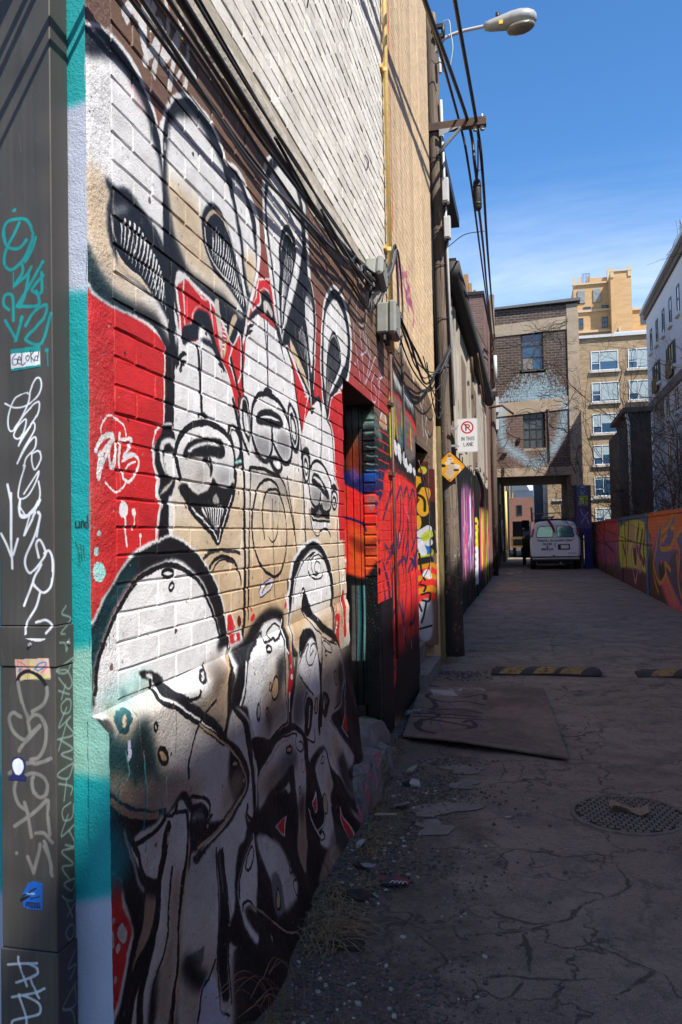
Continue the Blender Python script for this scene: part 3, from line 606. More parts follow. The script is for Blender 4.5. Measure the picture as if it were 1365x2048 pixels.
l W 120 2 100 1 4036,697 -26,-25
l K 86 2 100 1 3643,902 90,-68 95,-61
l K 120 2 100 1 3742,799 -54,-36 -32,-76
p K 0 6 100 1 3646,661 45,83 65,34 55,-26 4,-44 -45,-52 -91,-49
l L 120 2 100 1 3776,726 -42,-43 -40,-38
p U 0 2 100 1 3895,706 -7,-16 -12,-11 -14,-4 -12,3 -8,9 -3,14 3,16 9,15 10,12 13,4 13,-2 9,-10 2,-14
l K 77 2 100 1 3895,706 -7,-16 -12,-11 -14,-4 -12,3 -8,9 -3,14 3,16 9,15 10,12 13,4 13,-2 9,-10 2,-14 -3,-16
l K 189 2 100 1 4046,1016 -27,-199 -77,-230
l L 172 2 100 1 3989,626 -20,-45 -38,4
l K 86 2 100 1 3631,619 118,-57 59,52
p K 0 4 100 1 4518,706 -16,-87 -115,-60 -86,-51 120,-94 -3,-37 -114,66 -166,140 170,21 131,49
p R 0 3 100 0 4334,501 158,75 -58,-143
l W 77 3 100 0 4528,727 -49,-149 -159,-77 116,-85
l K 120 2 100 1 4116,583 123,-97 166,-122 67,-56
l W 60 2 100 1 4138,583 118,-106
p L 0 10 100 1 2310,596 30,-8 134,17 191,25 101,26 -27,79 -127,127 96,88 122,-65 70,-126 -59,-199 -109,-46 -131,-28 -77,-126 -32,-135 -278,99 45,253
p L 0 20 100 1 2218,536 74,21 189,-2 148,9 71,-62 -110,-75 -94,-133 -73,-172 -60,-89 -222,125
p K 0 120 40 1 2238,559 109,5 135,-5 29,-41 -171,8 -74,-14
p S 0 160 70 1 2174,365 126,-22 149,-152 -63,-171 -245,138
p K 0 6 100 1 2292,588 131,-6 237,38 86,38 -25,82 -132,116 13,9 115,-66 71,-78 -11,-73 -83,-39 -143,-23 -165,-16 -82,-11
l K 95 2 100 1 2395,964 109,-56 117,-64 85,-84 47,-67 -23,-43 -101,-20 -125,-13 -180,-27
l U 103 2 100 1 2395,960 128,-68 114,-73 90,-81 33,-68 -45,-40 -125,-15 -163,-19 -101,1
p S 0 60 80 1 2517,666 147,73 63,-1 25,-65 -72,-35 -156,-16
p U 0 2 100 1 2696,753 -4,-5 -8,-2 -11,1 -12,3 -10,5 -6,6 -1,6 4,5 8,2 11,0 12,-4 10,-5 6,-6
l K 120 2 100 1 2696,753 -4,-5 -8,-2 -11,1 -12,3 -10,5 -6,6 -1,6 4,5 8,2 11,0 12,-4 10,-5 6,-6 1,-6
l K 129 2 100 1 2680,968 61,-54 57,-51 17,-103 6,-108 -17,-122 -52,26 8,31
p K 0 10 100 1 2686,967 82,-47 80,-78 13,-116 -22,-122 -16,-80 19,-24 -107,21 3,48 16,-38 45,-3 11,93 7,126 -20,111
p K 0 10 100 1 2735,521 159,22 183,41 255,-16 47,-34 -21,-44 -89,-119 -120,-108 -143,122 -207,93
p L 0 12 100 1 2887,632 56,27 142,34 183,15 152,-9 128,-38 77,-68 -24,-101 -74,-157 -146,-236 -72,87 11,69 66,126 8,139 -25,37 -196,-1 -216,-16 -97,-3 11,56
p K 0 50 60 1 3051,601 190,31 154,-11 74,-61 -90,-26 -191,17 -161,-2 -60,14
p S 0 60 70 1 2878,609 116,18 233,-30 -122,-31 -204,-8
p S 0 50 90 1 3289,218 132,152 105,17 -25,-95 -120,-193 -59,72
p K 0 50 60 1 3380,373 134,29 -3,-62 -91,-41
p K 0 6 100 1 2867,798 232,-57 254,-3 166,-39 119,-71 30,-78 -89,-232 -52,-35 55,193 29,132 -82,57 -148,38 -150,10 -183,-29 -138,-33 -3,36
l K 86 2 100 1 2894,652 124,40 158,15 164,-11 174,-40 -33,-10 -28,-25 64,-42 77,-10 1,27 -45,16
l U 69 2 100 1 2884,624 122,31 180,30 188,-3
p U 0 2 100 1 3381,622 -7,-5 -11,-3 -17,2 -15,4 -14,7 -9,7 0,7 5,6 13,2 15,-1 17,-4 13,-7 8,-7
l K 120 2 100 1 3381,622 -7,-5 -11,-3 -17,2 -15,4 -14,7 -9,7 0,7 5,6 13,2 15,-1 17,-4 13,-7 8,-7 2,-8
l S 60 2 100 1 3569,501 -10,-11 -11,-8 -12,-2 -11,3 -7,8 -4,12 4,12 8,12 11,8 13,2 11,-2 9,-9 2,-12 -3,-13
l K 69 2 100 1 3471,420 -5,-5 -6,-4 -6,-2 -7,3 -4,4 -1,6 2,6 4,6 6,4 7,1 5,-1 5,-5 2,-6 -2,-7
p L 0 10 90 1 3050,524 140,-12 97,0 2,-35 -41,-2 -26,27 -105,14
p W 0 3 100 0 3037,412 176,-15 -59,-68
p R 0 3 100 0 3058,406 139,-11 -48,-55
p K 0 10 100 1 2599,483 70,13 84,2 77,-19 126,-63 111,-76 80,-104 119,-18 73,-107 84,-64 19,-58 -249,-108 -720,353 58,123
p L 0 8 100 1 2552,348 35,62 75,49 77,15 51,-1 -46,-86 -79,-127 -68,-76 -43,57 -9,53
p L 0 20 100 1 2812,460 89,-24 112,-67 82,-71 38,-66 16,-43 42,-50 -51,-48 -196,43 -90,142 -33,89 -23,59
p G 0 12 100 1 2854,276 74,3 65,-35 7,-56 -49,-48 -114,22 -8,66
p U 0 2 100 1 2925,185 -18,-8 -20,-3 -20,2 -13,7 -6,9 4,11 11,11 18,7 20,4 19,-1 14,-7 7,-10 -4,-11
l K 103 2 100 1 2925,185 -18,-8 -20,-3 -20,2 -13,7 -6,9 4,11 11,11 18,7 20,4 19,-1 14,-7 7,-10 -4,-11 -12,-11
l K 77 2 100 1 2560,345 35,62 80,51 92,15
l K 138 2 100 1 2797,474 84,-17 96,-61
l K 77 2 100 1 2716,416 -22,-9 -22,-5 -19,1 -10,4 -2,10 9,11 16,11 21,10 22,5 20,0 12,-5 1,-10 -8,-12 -18,-11
l K 69 2 100 1 3161,202 -7,-5 -10,-2 -10,1 -7,2 -6,6 -1,7 3,7 8,5 8,3 11,-1 8,-3 5,-6 2,-7 -4,-7
l K 77 2 100 1 3202,148 -62,8 15,-53 82,-36
l K 69 2 100 1 3213,95 -5,-3 -8,-1 -9,2 -7,3 -5,4 -2,5 2,4 5,3 8,0 8,-1 7,-3 6,-5 1,-4 -1,-4
l K 86 2 100 1 2561,310 14,13 44,-11 58,-53 105,-64 92,-88 162,-98
l S 95 2 100 1 2573,301 69,-15 90,-72 136,-112 182,-100
p K 0 12 100 1 2577,300 29,-6 64,-44 98,-69 13,-54 -156,74 -45,59
p K 0 12 100 1 3650,660 0,-82 8,-83 138,21 143,-24 63,-48 18,-84 208,-129 109,-113 266,-185 -328,42 -87,-60 -480,136 -246,133 72,187
p L 0 12 100 1 3731,450 67,36 119,-2 61,-33 -9,-86 4,-71 -66,-40 -54,-110 -42,-89 -184,68 121,98 7,80 -20,73
p U 0 30 60 1 3910,382 47,-35 3,-58 -82,-26 -3,43
l K 77 2 100 1 3729,446 67,36 119,1
l K 60 2 100 1 3878,441 -14,-4 -15,-2 -14,1 -11,4 -5,6 3,6 7,6 14,4 15,2 16,-2 11,-4 5,-5 -2,-7 -10,-5
p U 0 2 100 1 3827,245 -17,-15 -21,-10 -23,-2 -18,6 -12,14 -2,17 7,18 15,16 21,10 24,1 19,-6 13,-13 2,-18
l K 77 2 100 1 3827,245 -17,-15 -21,-10 -23,-2 -18,6 -12,14 -2,17 7,18 15,16 21,10 24,1 19,-6 13,-13 2,-18 -8,-18
l K 77 2 100 1 3702,135 -8,-6 -12,-2 -13,1 -12,4 -9,7 -3,8 2,7 8,6 12,3 12,-1 13,-5 9,-7 3,-8 -2,-7
p L 0 20 100 1 4095,579 192,-115 237,-168 -74,-43 -186,19 123,-160 -153,39 -70,99 -69,111 -26,102
p K 0 50 80 1 4147,379 125,4 13,-61 132,-74 -146,32 75,-155 -156,63 -34,101
p U 0 30 70 1 4092,502 94,-4 25,-86 -97,-24
l U 60 2 100 1 4059,447 36,-86 80,-100 23,-30
p W 0 3 100 0 3600,326 73,34 -19,-91 -25,-4
p R 0 3 100 0 3610,319 48,17 -9,-58 -20,-5
p L 0 4 100 0 4027,180 15,-66 77,-75 70,-98 -114,38 -57,73 -24,69
p R 0 4 100 0 4024,155 11,-48 67,-67 67,-92 -75,28 -68,82 -18,59
l L 103 2 100 1 3557,309 21,-63 48,-64 30,-43
l L 77 2 100 1 3768,272 -58,-79 -84,-11
p L 0 20 80 1 4162,119 99,-60 150,-84 -132,27 -86,70
p U 0 20 70 1 4317,125 171,-113 123,-31 -149,-9 -142,95
p D 0 30 60 1 3839,127 201,-92 146,-144 -298,28 -218,87
p S 0 20 90 1 3697,72 124,-12 116,-150 -42,-73 -268,79 -108,95
l M 120 10 50 1 3809,47 -84,-19 107,-77
l V 172 20 40 1 3623,42 41,-83
p L 0 6 100 1 1776,734 90,-38 19,-61 45,-92 -2,-50 -31,-59 -64,-89 -68,39
p R 0 5 100 1 1795,710 65,-17 10,-68 50,-77 -13,-52 -45,-76 -60,-51 -24,14
p L 0 2 100 1 1902,545 1,-12 -4,-7 -8,-2 -10,4 -12,10 -9,12 -5,13 -1,12 3,7 8,2 11,-4 10,-9 10,-13
p L 0 2 100 1 1868,521 -4,-4 -6,-1 -6,1 -5,4 -3,4 -1,6 2,4 5,4 5,1 6,-1 5,-4 4,-4 0,-6
l L 120 2 100 1 1829,578 2,-31
p K 0 10 100 1 1873,694 124,-94 -6,-92 -59,-75 -74,-104 -31,19 70,86 34,57 2,47 -48,94
p S 0 6 100 1 1997,600 57,-25 -19,-52 -39,-53 -35,-18 -29,-23 39,88
p K 0 20 100 1 1819,916 66,-45 85,-46 123,-41 -18,-20 -94,-31 11,-88 86,-51 -24,-19 -57,29 -117,90 -70,110
p E 0 60 85 1 1782,963 37,-31 32,-76 60,-69 19,-62 -58,-41 -96,31
l L 138 10 70 1 1897,799 19,-55 21,-39 19,-53 27,-35
p L 0 6 100 1 1931,763 193,-1 107,15 45,-10 24,-36 -23,-100 -59,-95 -126,-342 -201,116 110,140 77,144 -86,58
p S 0 50 80 1 2159,598 48,-19 11,-43 -33,-101 -49,-126 -25,-126 -81,46 42,149 55,84
p K 0 5 100 1 2133,760 61,13 75,16 43,-38 4,-46 -34,32 -24,31 -46,0 -54,-9
l K 120 2 100 1 2124,766 68,-19 32,17 -19,-14 66,-24
l K 146 2 100 1 1953,746 104,-5 75,15
l K 189 2 100 1 1938,757 35,-49 19,-56 79,-55
l K 327 2 100 1 2151,727 -23,-22 -13,-52 -28,-55 -23,-71 -41,-67 -37,-45 -73,-74 -22,-31
l U 69 2 100 1 2145,710 -11,-27
l K 189 2 100 1 2280,721 -2,-51 -33,-67 -31,-65 -29,-103 -30,-99 -38,-156
l U 77 2 100 1 2284,668 -45,-102 -43,-117 -35,-116 -35,-159
l K 86 2 100 1 2160,606 -29,-108 -41,-92 -41,-52 -27,-77
p K 0 20 100 1 2008,277 42,84 15,14 -16,-92 -19,-54 -24,14
p K 0 6 100 1 2016,463 27,-13 -49,-102 -24,-84 -32,18 39,110
l Q 146 2 100 1 1819,922 80,-55 86,-45 108,-38 49,-9
l S 189 2 100 1 1838,897 75,-52 86,-38 85,-24
p K 0 6 100 1 2307,708 3,24 57,-11 44,-31 5,-27 -52,-15 -69,-16 -13,37
p G 0 12 100 1 2303,685 22,21 47,-11 25,-29 -57,11
l K 120 2 100 1 2314,759 65,-25 50,-33 -2,-33
l K 120 2 100 1 2446,661 -83,-21 -69,-16 -32,-27
l K 1 2 100 1 2756,662 -86,-30 -175,-30 -161,-13 -67,-18
l K 77 2 100 1 2460,550 -38,-98 -38,-148 -43,-180 36,-51
l K 77 2 100 1 2504,530 -15,-106 -34,-112 -36,-148 -21,-70
p K 0 6 100 1 2459,529 47,-9 -21,-94 -43,-150 -36,-125 -20,-39 -28,19 5,62 24,109 45,145
l G 155 10 80 1 2478,518 -15,-41 -13,-58
p D 0 4 90 0 2200,329 109,-14 -16,-32 -28,-18 -33,33
p K 0 30 100 1 2185,337 44,-15 23,-42 50,-57 -63,-6 -62,71
p P 0 10 60 1 2252,210 52,20 37,-34 5,-59 16,-64 -32,-14 -99,56
l K 77 2 100 1 2233,129 26,78 51,16 46,25
l E 60 2 100 1 1887,935 -14,-30 5,-52
l E 60 2 100 1 2013,944 1,-72 -9,-105
l E 43 2 100 1 2019,744 -5,-37
l Q 86 10 60 1 1952,944 6,-41
l E 43 2 100 1 2120,813 -3,-41
l M 60 4 70 1 2166,863 -8,-55
l M 60 4 50 1 1903,1002 24,-55 -12,-20
l M 69 4 50 1 2014,973 8,-86 1,-61
l W 275 4 92 1 2037,3047 30,42 18,24
l W 275 4 92 1 2054,3040 18,35
l W 275 4 92 1 2085,3095 48,5
l W 275 4 92 1 2160,3168 11,-90 -9,-65
l W 275 4 92 1 2200,3194 -28,-79 -14,-39 23,-92
l W 275 4 92 1 2134,3115 37,-31 -31,29 16,-92
l W 275 4 92 1 2210,3115 56,54 20,-9 -50,-85 -55,-69 -13,-26
l W 275 4 92 1 2240,3202 -42,-70
l W 275 4 92 1 2318,3273 20,-65 -55,-158
l W 275 4 92 1 2264,3105 -22,-70 -16,-58
l W 275 4 92 1 2290,3051 68,85 71,110 10,46
l W 275 4 92 1 2380,3129 -41,-128
l W 275 4 92 1 2423,3275 22,-19 -65,-113
l W 224 4 90 1 2423,3161 67,-1 58,-5
l W 224 4 90 1 2492,3223 -10,-64 -19,-89
l W 172 4 90 1 2491,3195 -50,-70 -41,-60
l P 129 4 85 1 5117,2950 21,-99 56,-67 109,-199
l P 129 4 85 1 5308,2959 57,-96 25,-90
l P 129 4 85 1 5412,2985 63,-54 64,-70 -215,-75
l P 129 4 85 1 5517,2997 60,-113 105,-49
l P 129 4 85 1 5360,2814 57,-105 22,-120
l P 129 4 85 1 5122,2689 46,-3
l P 129 4 85 1 5622,2965 64,-93 -88,-126 -121,-129 236,152 127,99 84,33
l P 129 4 85 1 5827,2755 -127,-98 27,-104 116,-3 50,83 -115,31
l P 129 4 85 1 6042,2850 125,-37 -183,-104 121,-47
l P 129 4 85 1 5946,2740 310,74
l P 129 4 85 1 6084,2843 -123,-327 33,-71
l L 189 8 60 1 5371,3250 -109,-100 -41,-92 92,-57 172,23 80,84 -29,63
'''
P_WALLB = '''
p br 0 10 100 0 5332,2715 328,142 700,188 188,85 605,91 647,-45 196,-72 282,37 293,-10 596,63 521,-143 -299,-1461 -4359,-8
l cr 300 6 60 5 7802,3191 -1,-131
l cr 300 6 60 5 7997,3111 -1,-134
l cr 300 6 60 5 8333,3127 -1,-139
l cr 300 6 60 5 8957,3158 -2,-150
p K 0 50 100 1 5299,2398 398,38 262,-18 386,-37 57,-231 -107,-156 -1044,-67
p m 0 50 50 1 5611,2413 318,6 118,-46 83,-104 -306,21 -221,48
p U 0 10 100 1 6022,2426 72,73 84,30 98,-15 55,-105 -122,-33 -159,20
l w 250 2 100 1 6022,2426 72,73 84,30 98,-15 55,-111
p nv 0 60 100 1 5408,2003 448,56 482,-3 32,-294 -996,-79
p k 0 20 100 1 6488,2891 257,31 364,-3 651,11 249,-70 120,-260 -43,-416 -473,-176 -710,57 -523,-6
p dg 0 40 100 1 6499,2893 205,15 311,-59 -254,-88 -280,-5
p ye 0 20 100 1 6489,2733 233,21 46,-226 -61,-165 -93,-127 -134,-37 -23,287
p lg 0 40 80 1 6474,2621 224,-40 33,-184 -154,-159 -97,-39
p rd 0 20 100 1 6503,2839 106,-79 396,22 527,-52 398,-29 202,-85 -68,-76 -352,88 -383,-10 -343,31 -270,60 -230,5
p g 0 40 85 1 6719,2735 365,8 633,-86 294,-108 79,-178 -437,-113 -373,35 -335,65 -185,106
l or_ 600 20 80 3 6792,2702 3,-151 38,-72
l rd 600 20 80 3 6995,2709 3,-156 39,-73
l ye 600 20 80 3 7160,2675 2,-160 42,-75
l te 600 20 80 3 7335,2660 3,-164 43,-77
l rd 600 20 80 3 7518,2637 3,-167 45,-79
l ye 600 20 80 3 7712,2628 3,-171 47,-81
l pk 600 20 80 3 7859,2589 3,-174 49,-83
l te 600 20 80 3 7184,2545 3,-160 42,-76
l te 600 20 80 3 7017,2575 3,-156 40,-75
l ye2 600 20 80 3 6858,2604 3,-153 38,-72
p w 0 6 100 1 6845,2309 13,-47 -26,-33 -54,-5 -62,24 -45,43 -13,46 24,32 53,6 62,-22
p w 0 6 100 1 7077,2287 15,-53 -30,-36 -64,-5 -71,26 -52,48 -14,51 29,36 61,7 72,-25
p w 0 6 100 1 7425,2252 5,-44 -48,-31 -80,-7 -82,21 -52,38 -4,43 45,31 78,8 83,-19
p w 0 6 100 1 7770,2204 -4,-30 -51,-22 -78,-6 -75,12 -43,26 4,29 49,22 77,6 76,-11
p w 0 6 100 1 8004,2185 0,-26 -37,-19 -60,-4 -60,12 -36,23 0,25 36,19 59,5 61,-12
p w 0 6 100 1 7545,2193 -2,-25 -39,-18 -59,-4 -57,10 -34,22 1,24 37,18 59,5 58,-10
l w 700 20 80 5 6745,2922 50,-29 16,-54
l w 700 20 80 5 6810,2917 50,-42 18,-41
l w 700 20 80 5 6877,2913 49,-56 20,-29
l w 700 20 80 5 6945,2908 53,-29 17,-56
l w 700 20 80 5 7014,2903 53,-43 19,-43
l w 700 20 80 5 7085,2898 51,-57 22,-30
l w 700 20 80 5 7157,2893 56,-30 18,-58
l w 700 20 80 5 7230,2888 56,-45 20,-44
l w 700 20 80 5 7305,2883 55,-59 23,-31
l w 700 20 80 5 7382,2877 60,-31 19,-59
l w 700 20 80 5 7460,2872 59,-46 21,-46
l w 700 20 80 5 7539,2866 58,-61 24,-31
l w 700 20 80 5 7620,2861 64,-33 20,-61
l w 700 20 80 5 7703,2855 63,-48 23,-47
l w 700 20 80 5 7788,2849 61,-63 26,-33
l w 700 20 80 5 7874,2843 68,-34 22,-63
p mr 0 30 100 1 6420,2151 495,-2 712,-55 431,-76 -33,-357 -1671,-18
p nv 0 40 100 1 6473,2005 500,-32 446,25 588,-116 -37,-221 -1545,-17
p rd 0 10 100 1 5825,1684 241,168 312,226 1654,-73 93,-396 -146,-981 -230,-290 -916,114 -918,169
p rd 0 50 100 1 5995,1276 291,91 652,-192 1076,6 -62,-712 -631,-35 -819,150 -285,246
l rd 1500 10 100 3 6415,2054 180,-179 90,-272 -168,-297
l rd 1500 10 100 3 6571,2011 276,-195 -80,-255
l rd 1500 10 100 3 7199,1962 69,-207 -100,-328 -221,-196
l rd 1500 10 100 3 7243,1919 -242,-315
l rd 1500 10 100 3 7561,1949 252,-181 -217,-286
l rd 1500 10 100 3 7381,1819 118,-259 -135,-182
l rd 1500 10 100 3 7918,1332 -367,-129 320,-144
l rd 1500 10 100 3 6364,1364 130,-232 -4,-333
l rd 1500 10 100 3 6667,1162 140,-260 50,-286
l rd 1500 10 100 3 7228,1159 64,-243 52,-335
l rd 1500 10 100 3 7677,1291 120,-323 -11,-413
l rd 1500 10 100 3 6117,1220 123,-213 -107,-243
l rd 1500 10 100 3 6007,1201 28,-350 76,-260
l rd 1500 10 100 3 6327,1680 -107,-234 209,-190
l rd 1500 10 100 3 7059,1023 5,-290
l nv 700 8 90 3 6004,1351 256,-190 127,-219
l nv 700 8 90 3 6039,1174 117,-235 -56,-146
l nv 700 8 90 3 6360,1338 85,-269 -59,-258
l nv 700 8 90 3 6960,1002 56,-264 213,-231
l nv 700 8 90 3 7463,1330 441,-79 -211,135
l nv 700 8 90 3 7904,1608 88,-197 -441,-208
l nv 700 8 90 3 6580,1766 125,-330 -236,-182
l nv 700 8 90 3 7340,1757 31,-334 -229,-171
l nv 700 8 90 3 7760,1799 98,-256
l nv 700 8 90 3 6671,1190 -115,-210
l mr 600 12 85 3 6506,1831 88,-270 -167,-199
l mr 600 12 85 3 7009,1981 -74,-320 -232,-238
l mr 600 12 85 3 7734,1990 -130,-321 151,-253
l mr 600 12 85 3 7245,1605 -233,-247 64,-220
l mr 600 12 85 3 6197,1267 87,-212 -67,-225
l mr 600 12 85 3 6738,1047 -124,-262 100,-218
l mr 600 12 85 3 7400,1271 116,-282 -101,-296
l rb 900 20 70 3 6654,1383 140,-256 -87,-298
l rb 900 20 70 3 6250,1084 111,-218
l rb 900 20 70 3 7151,1310 18,-207
l rb 900 20 70 3 7669,1103 -18,-312
l rb 900 20 70 3 6074,872 127,-167
p k 0 120 100 1 5762,585 159,84 924,-135 1118,-2 -67,-730 -2171,472
p rd 0 20 100 1 5971,735 464,-36 138,-206 -65,-170 -161,23 -212,141
l nv 400 10 75 1 6087,1676 260,162 255,92 106,-161 -120,-249 -255,-89 -184,42
l nv 400 10 75 1 6764,1855 245,126 134,-200 -101,-220 -249,-126
l nv 400 10 75 1 7193,1917 182,69 114,-148 -96,-278 -236,-206
l nv 400 10 75 1 7551,1886 241,107 206,-187 -66,-247 -351,-171
l nv 400 10 75 1 6207,1343 325,70 146,-169 -80,-268 -302,-129 -168,170
l nv 400 10 75 1 6773,1295 382,44 84,-240 -210,-276 -214,134
l nv 400 10 75 1 7339,1213 395,76 161,-232 -170,-305 -358,-24
l or_ 400 10 90 3 6337,1759 153,71 41,-120
l or_ 400 10 90 3 6865,1816 120,62
l or_ 400 10 90 3 7284,1861 80,48
l or_ 400 10 90 3 7745,1846 92,68
l or_ 400 10 90 3 6366,1259 119,48
l or_ 400 10 90 3 6965,1231 101,38
l or_ 400 10 90 3 7519,1143 143,55
l O 450 20 90 3 6030,1562 79,-114 -72,-174
l O 450 20 90 3 6516,1602 20,-162
l O 450 20 90 3 6993,1676 -73,-244
l O 450 20 90 3 7699,1702 -108,-252
l O 450 20 90 3 6431,1150 -59,-207
l O 450 20 90 3 7005,1113 -81,-165
l O 450 20 90 3 7636,1042 -101,-209
l nv 250 10 80 1 6046,651 217,-58 240,-3
l nv 250 10 80 1 6032,541 216,-61 239,-7
l w 300 5 90 1 7016,738 10,-58
l w 300 5 90 1 6883,1561 11,-57
l w 300 5 90 1 7447,560 12,-63
l w 300 5 90 1 6186,592 8,-52
l w 300 5 90 1 8043,1708 13,-66
l w 100 4 60 1 6890,2117 154,-222 475,-211
l rd 600 10 45 1 6557,5399 12,-260 307,226
l rd 600 10 45 1 6617,5164 107,-233 177,-112
l rd 600 10 45 1 6857,5224 -266,-262
l rd 600 10 45 1 6900,5180 10,-291 73,-198 -95,-335
l rd 600 10 45 1 6737,5388 73,-155
l mg 700 10 50 1 7159,4023 26,-136 169,-124
l mg 700 10 50 1 7397,4057 80,-124 192,-64
l mg 700 10 50 1 7286,3948 418,147
l mg 700 10 50 1 7642,4029 204,-46 147,-116 -216,18
l mg 700 10 50 1 7851,4016 -238,-179 385,63
l mg 700 10 50 1 7354,3763 87,-72
l mg 700 10 50 1 8048,3858 104,-69 -73,-91
l mg 700 10 50 1 7667,3853 91,-90
l or_ 1200 30 40 1 6764,4274 81,-10
l w 500 8 55 1 8697,3145 -213,-163 174,-52
l w 500 8 55 1 8776,3061 -133,-214 87,-213
l w 500 8 55 1 9040,2887 -163,-154 190,-59
l w 500 8 55 1 9148,2734 -166,-153
'''
P_JAMB = '''
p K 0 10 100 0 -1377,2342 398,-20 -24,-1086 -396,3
p Z 0 60 50 1 -1305,2411 84,28 10,-362 -101,-12
p g 0 60 80 1 -1286,2520 73,-4 -1,-275 -78,-23
p O 0 80 85 1 -1292,2256 73,-3 0,-285 -79,3
p m 0 40 40 1 -1204,2427 133,4 -1,-65 -134,-15
p m 0 30 35 1 -1343,2490 273,-37 -1,-55 -106,-27 -168,9
p m 0 10 60 1 -1156,2326 72,2 5,-11 -78,-13
p m 0 20 50 1 -1131,2445 44,-13 20,-88 -22,23
p nv 0 20 100 1 -1384,2004 102,39 61,-51 63,22 148,19 -4,-182 -372,30
p vi 0 30 80 1 -1282,2043 50,10 24,-62 -51,-34
p b 0 30 60 1 -1158,2038 148,-5 -2,-73 -148,-7
p rd 0 6 100 1 -1386,1881 126,27 86,-52 160,7 -9,-410 -102,-168 -63,-72 -212,-23
p rs 0 20 80 1 -1162,1831 62,23 23,-74 -63,-46
p or_ 0 50 70 1 -1291,1628 123,-52 110,-62 9,-121 -138,-156 -113,-23
p rb 0 30 80 1 -1305,1555 136,-51 111,34 -14,-84 -161,-22
l nv 180 4 100 1 -1327,1690 74,-20 62,-32 24,-49
p ye2 0 40 40 1 -1154,1625 85,-26 -25,-60 -74,13
p k 0 20 100 1 -1400,1190 213,47 137,72 1,-1031 -370,-11
l g 160 12 60 1 -1282,1177 0,-242 -14,-302
l g 160 12 60 1 -1269,1177 0,-242 -14,-302
l s 160 12 60 1 -1238,1177 0,-242 -14,-302
l te 160 12 60 1 -1195,1177 0,-242 -14,-301
l g 160 12 60 1 -1257,1177 0,-242 -14,-302
l te 160 12 60 1 -1226,1177 0,-242 -14,-302
l m 160 12 60 1 -1189,1177 0,-242 -14,-301
l g 50 2 80 1 -1169,1237 1,-5
l O 50 2 80 1 -1125,1173 2,-5
l te 50 2 80 1 -1080,1109 1,-5
l D 50 2 80 1 -1141,1045 1,-5
l g 50 2 80 1 -1097,981 1,-4
l O 50 2 80 1 -1157,917 1,-4
l te 50 2 80 1 -1113,854 1,-5
l D 50 2 80 1 -1173,790 1,-5
l g 50 2 80 1 -1129,726 1,-4
l O 50 2 80 1 -1085,663 1,-4
l te 50 2 80 1 -1133,1201 2,-5
l D 50 2 80 1 -1088,1137 1,-5
l g 50 2 80 1 -1149,1073 1,-5
l O 50 2 80 1 -1105,1009 1,-5
l te 50 2 80 1 -1165,945 1,-5
l D 50 2 80 1 -1121,881 1,-4
l g 50 2 80 1 -1077,818 1,-5
l O 50 2 80 1 -1137,754 1,-5
l te 50 2 80 1 -1093,691 1,-5
l D 50 2 80 1 -1141,1229 2,-5
l g 50 2 80 1 -1096,1164 1,-4
l O 50 2 80 1 -1157,1101 1,-5
l te 50 2 80 1 -1113,1037 1,-5
l D 50 2 80 1 -1173,973 1,-5
l g 50 2 80 1 -1129,909 1,-5
l O 50 2 80 1 -1085,846 1,-5
l te 50 2 80 1 -1145,781 1,-4
l D 50 2 80 1 -1101,718 1,-5
l g 50 2 80 1 -1162,654 2,-5
l O 50 2 80 1 -1104,1192 1,-5
l te 50 2 80 1 -1165,1128 1,-4
l D 50 2 80 1 -1121,1064 1,-4
l g 50 2 80 1 -1077,1001 1,-5
l O 50 2 80 1 -1137,937 1,-5
l te 50 2 80 1 -1093,873 1,-5
l D 50 2 80 1 -1153,809 1,-5
l g 50 2 80 1 -1109,746 1,-5
l O 50 2 80 1 -1170,681 2,-4
l te 50 2 80 1 -1112,1220 1,-5
l D 50 2 80 1 -1068,1156 1,-5
l m 100 6 60 1 -1148,2215 43,-10 44,11
l m 100 6 60 1 -1149,2148 43,-9 43,10
l m 100 6 60 1 -1151,2087 44,-9 43,10
l m 100 6 60 1 -1152,2038 44,-9 43,11
'''
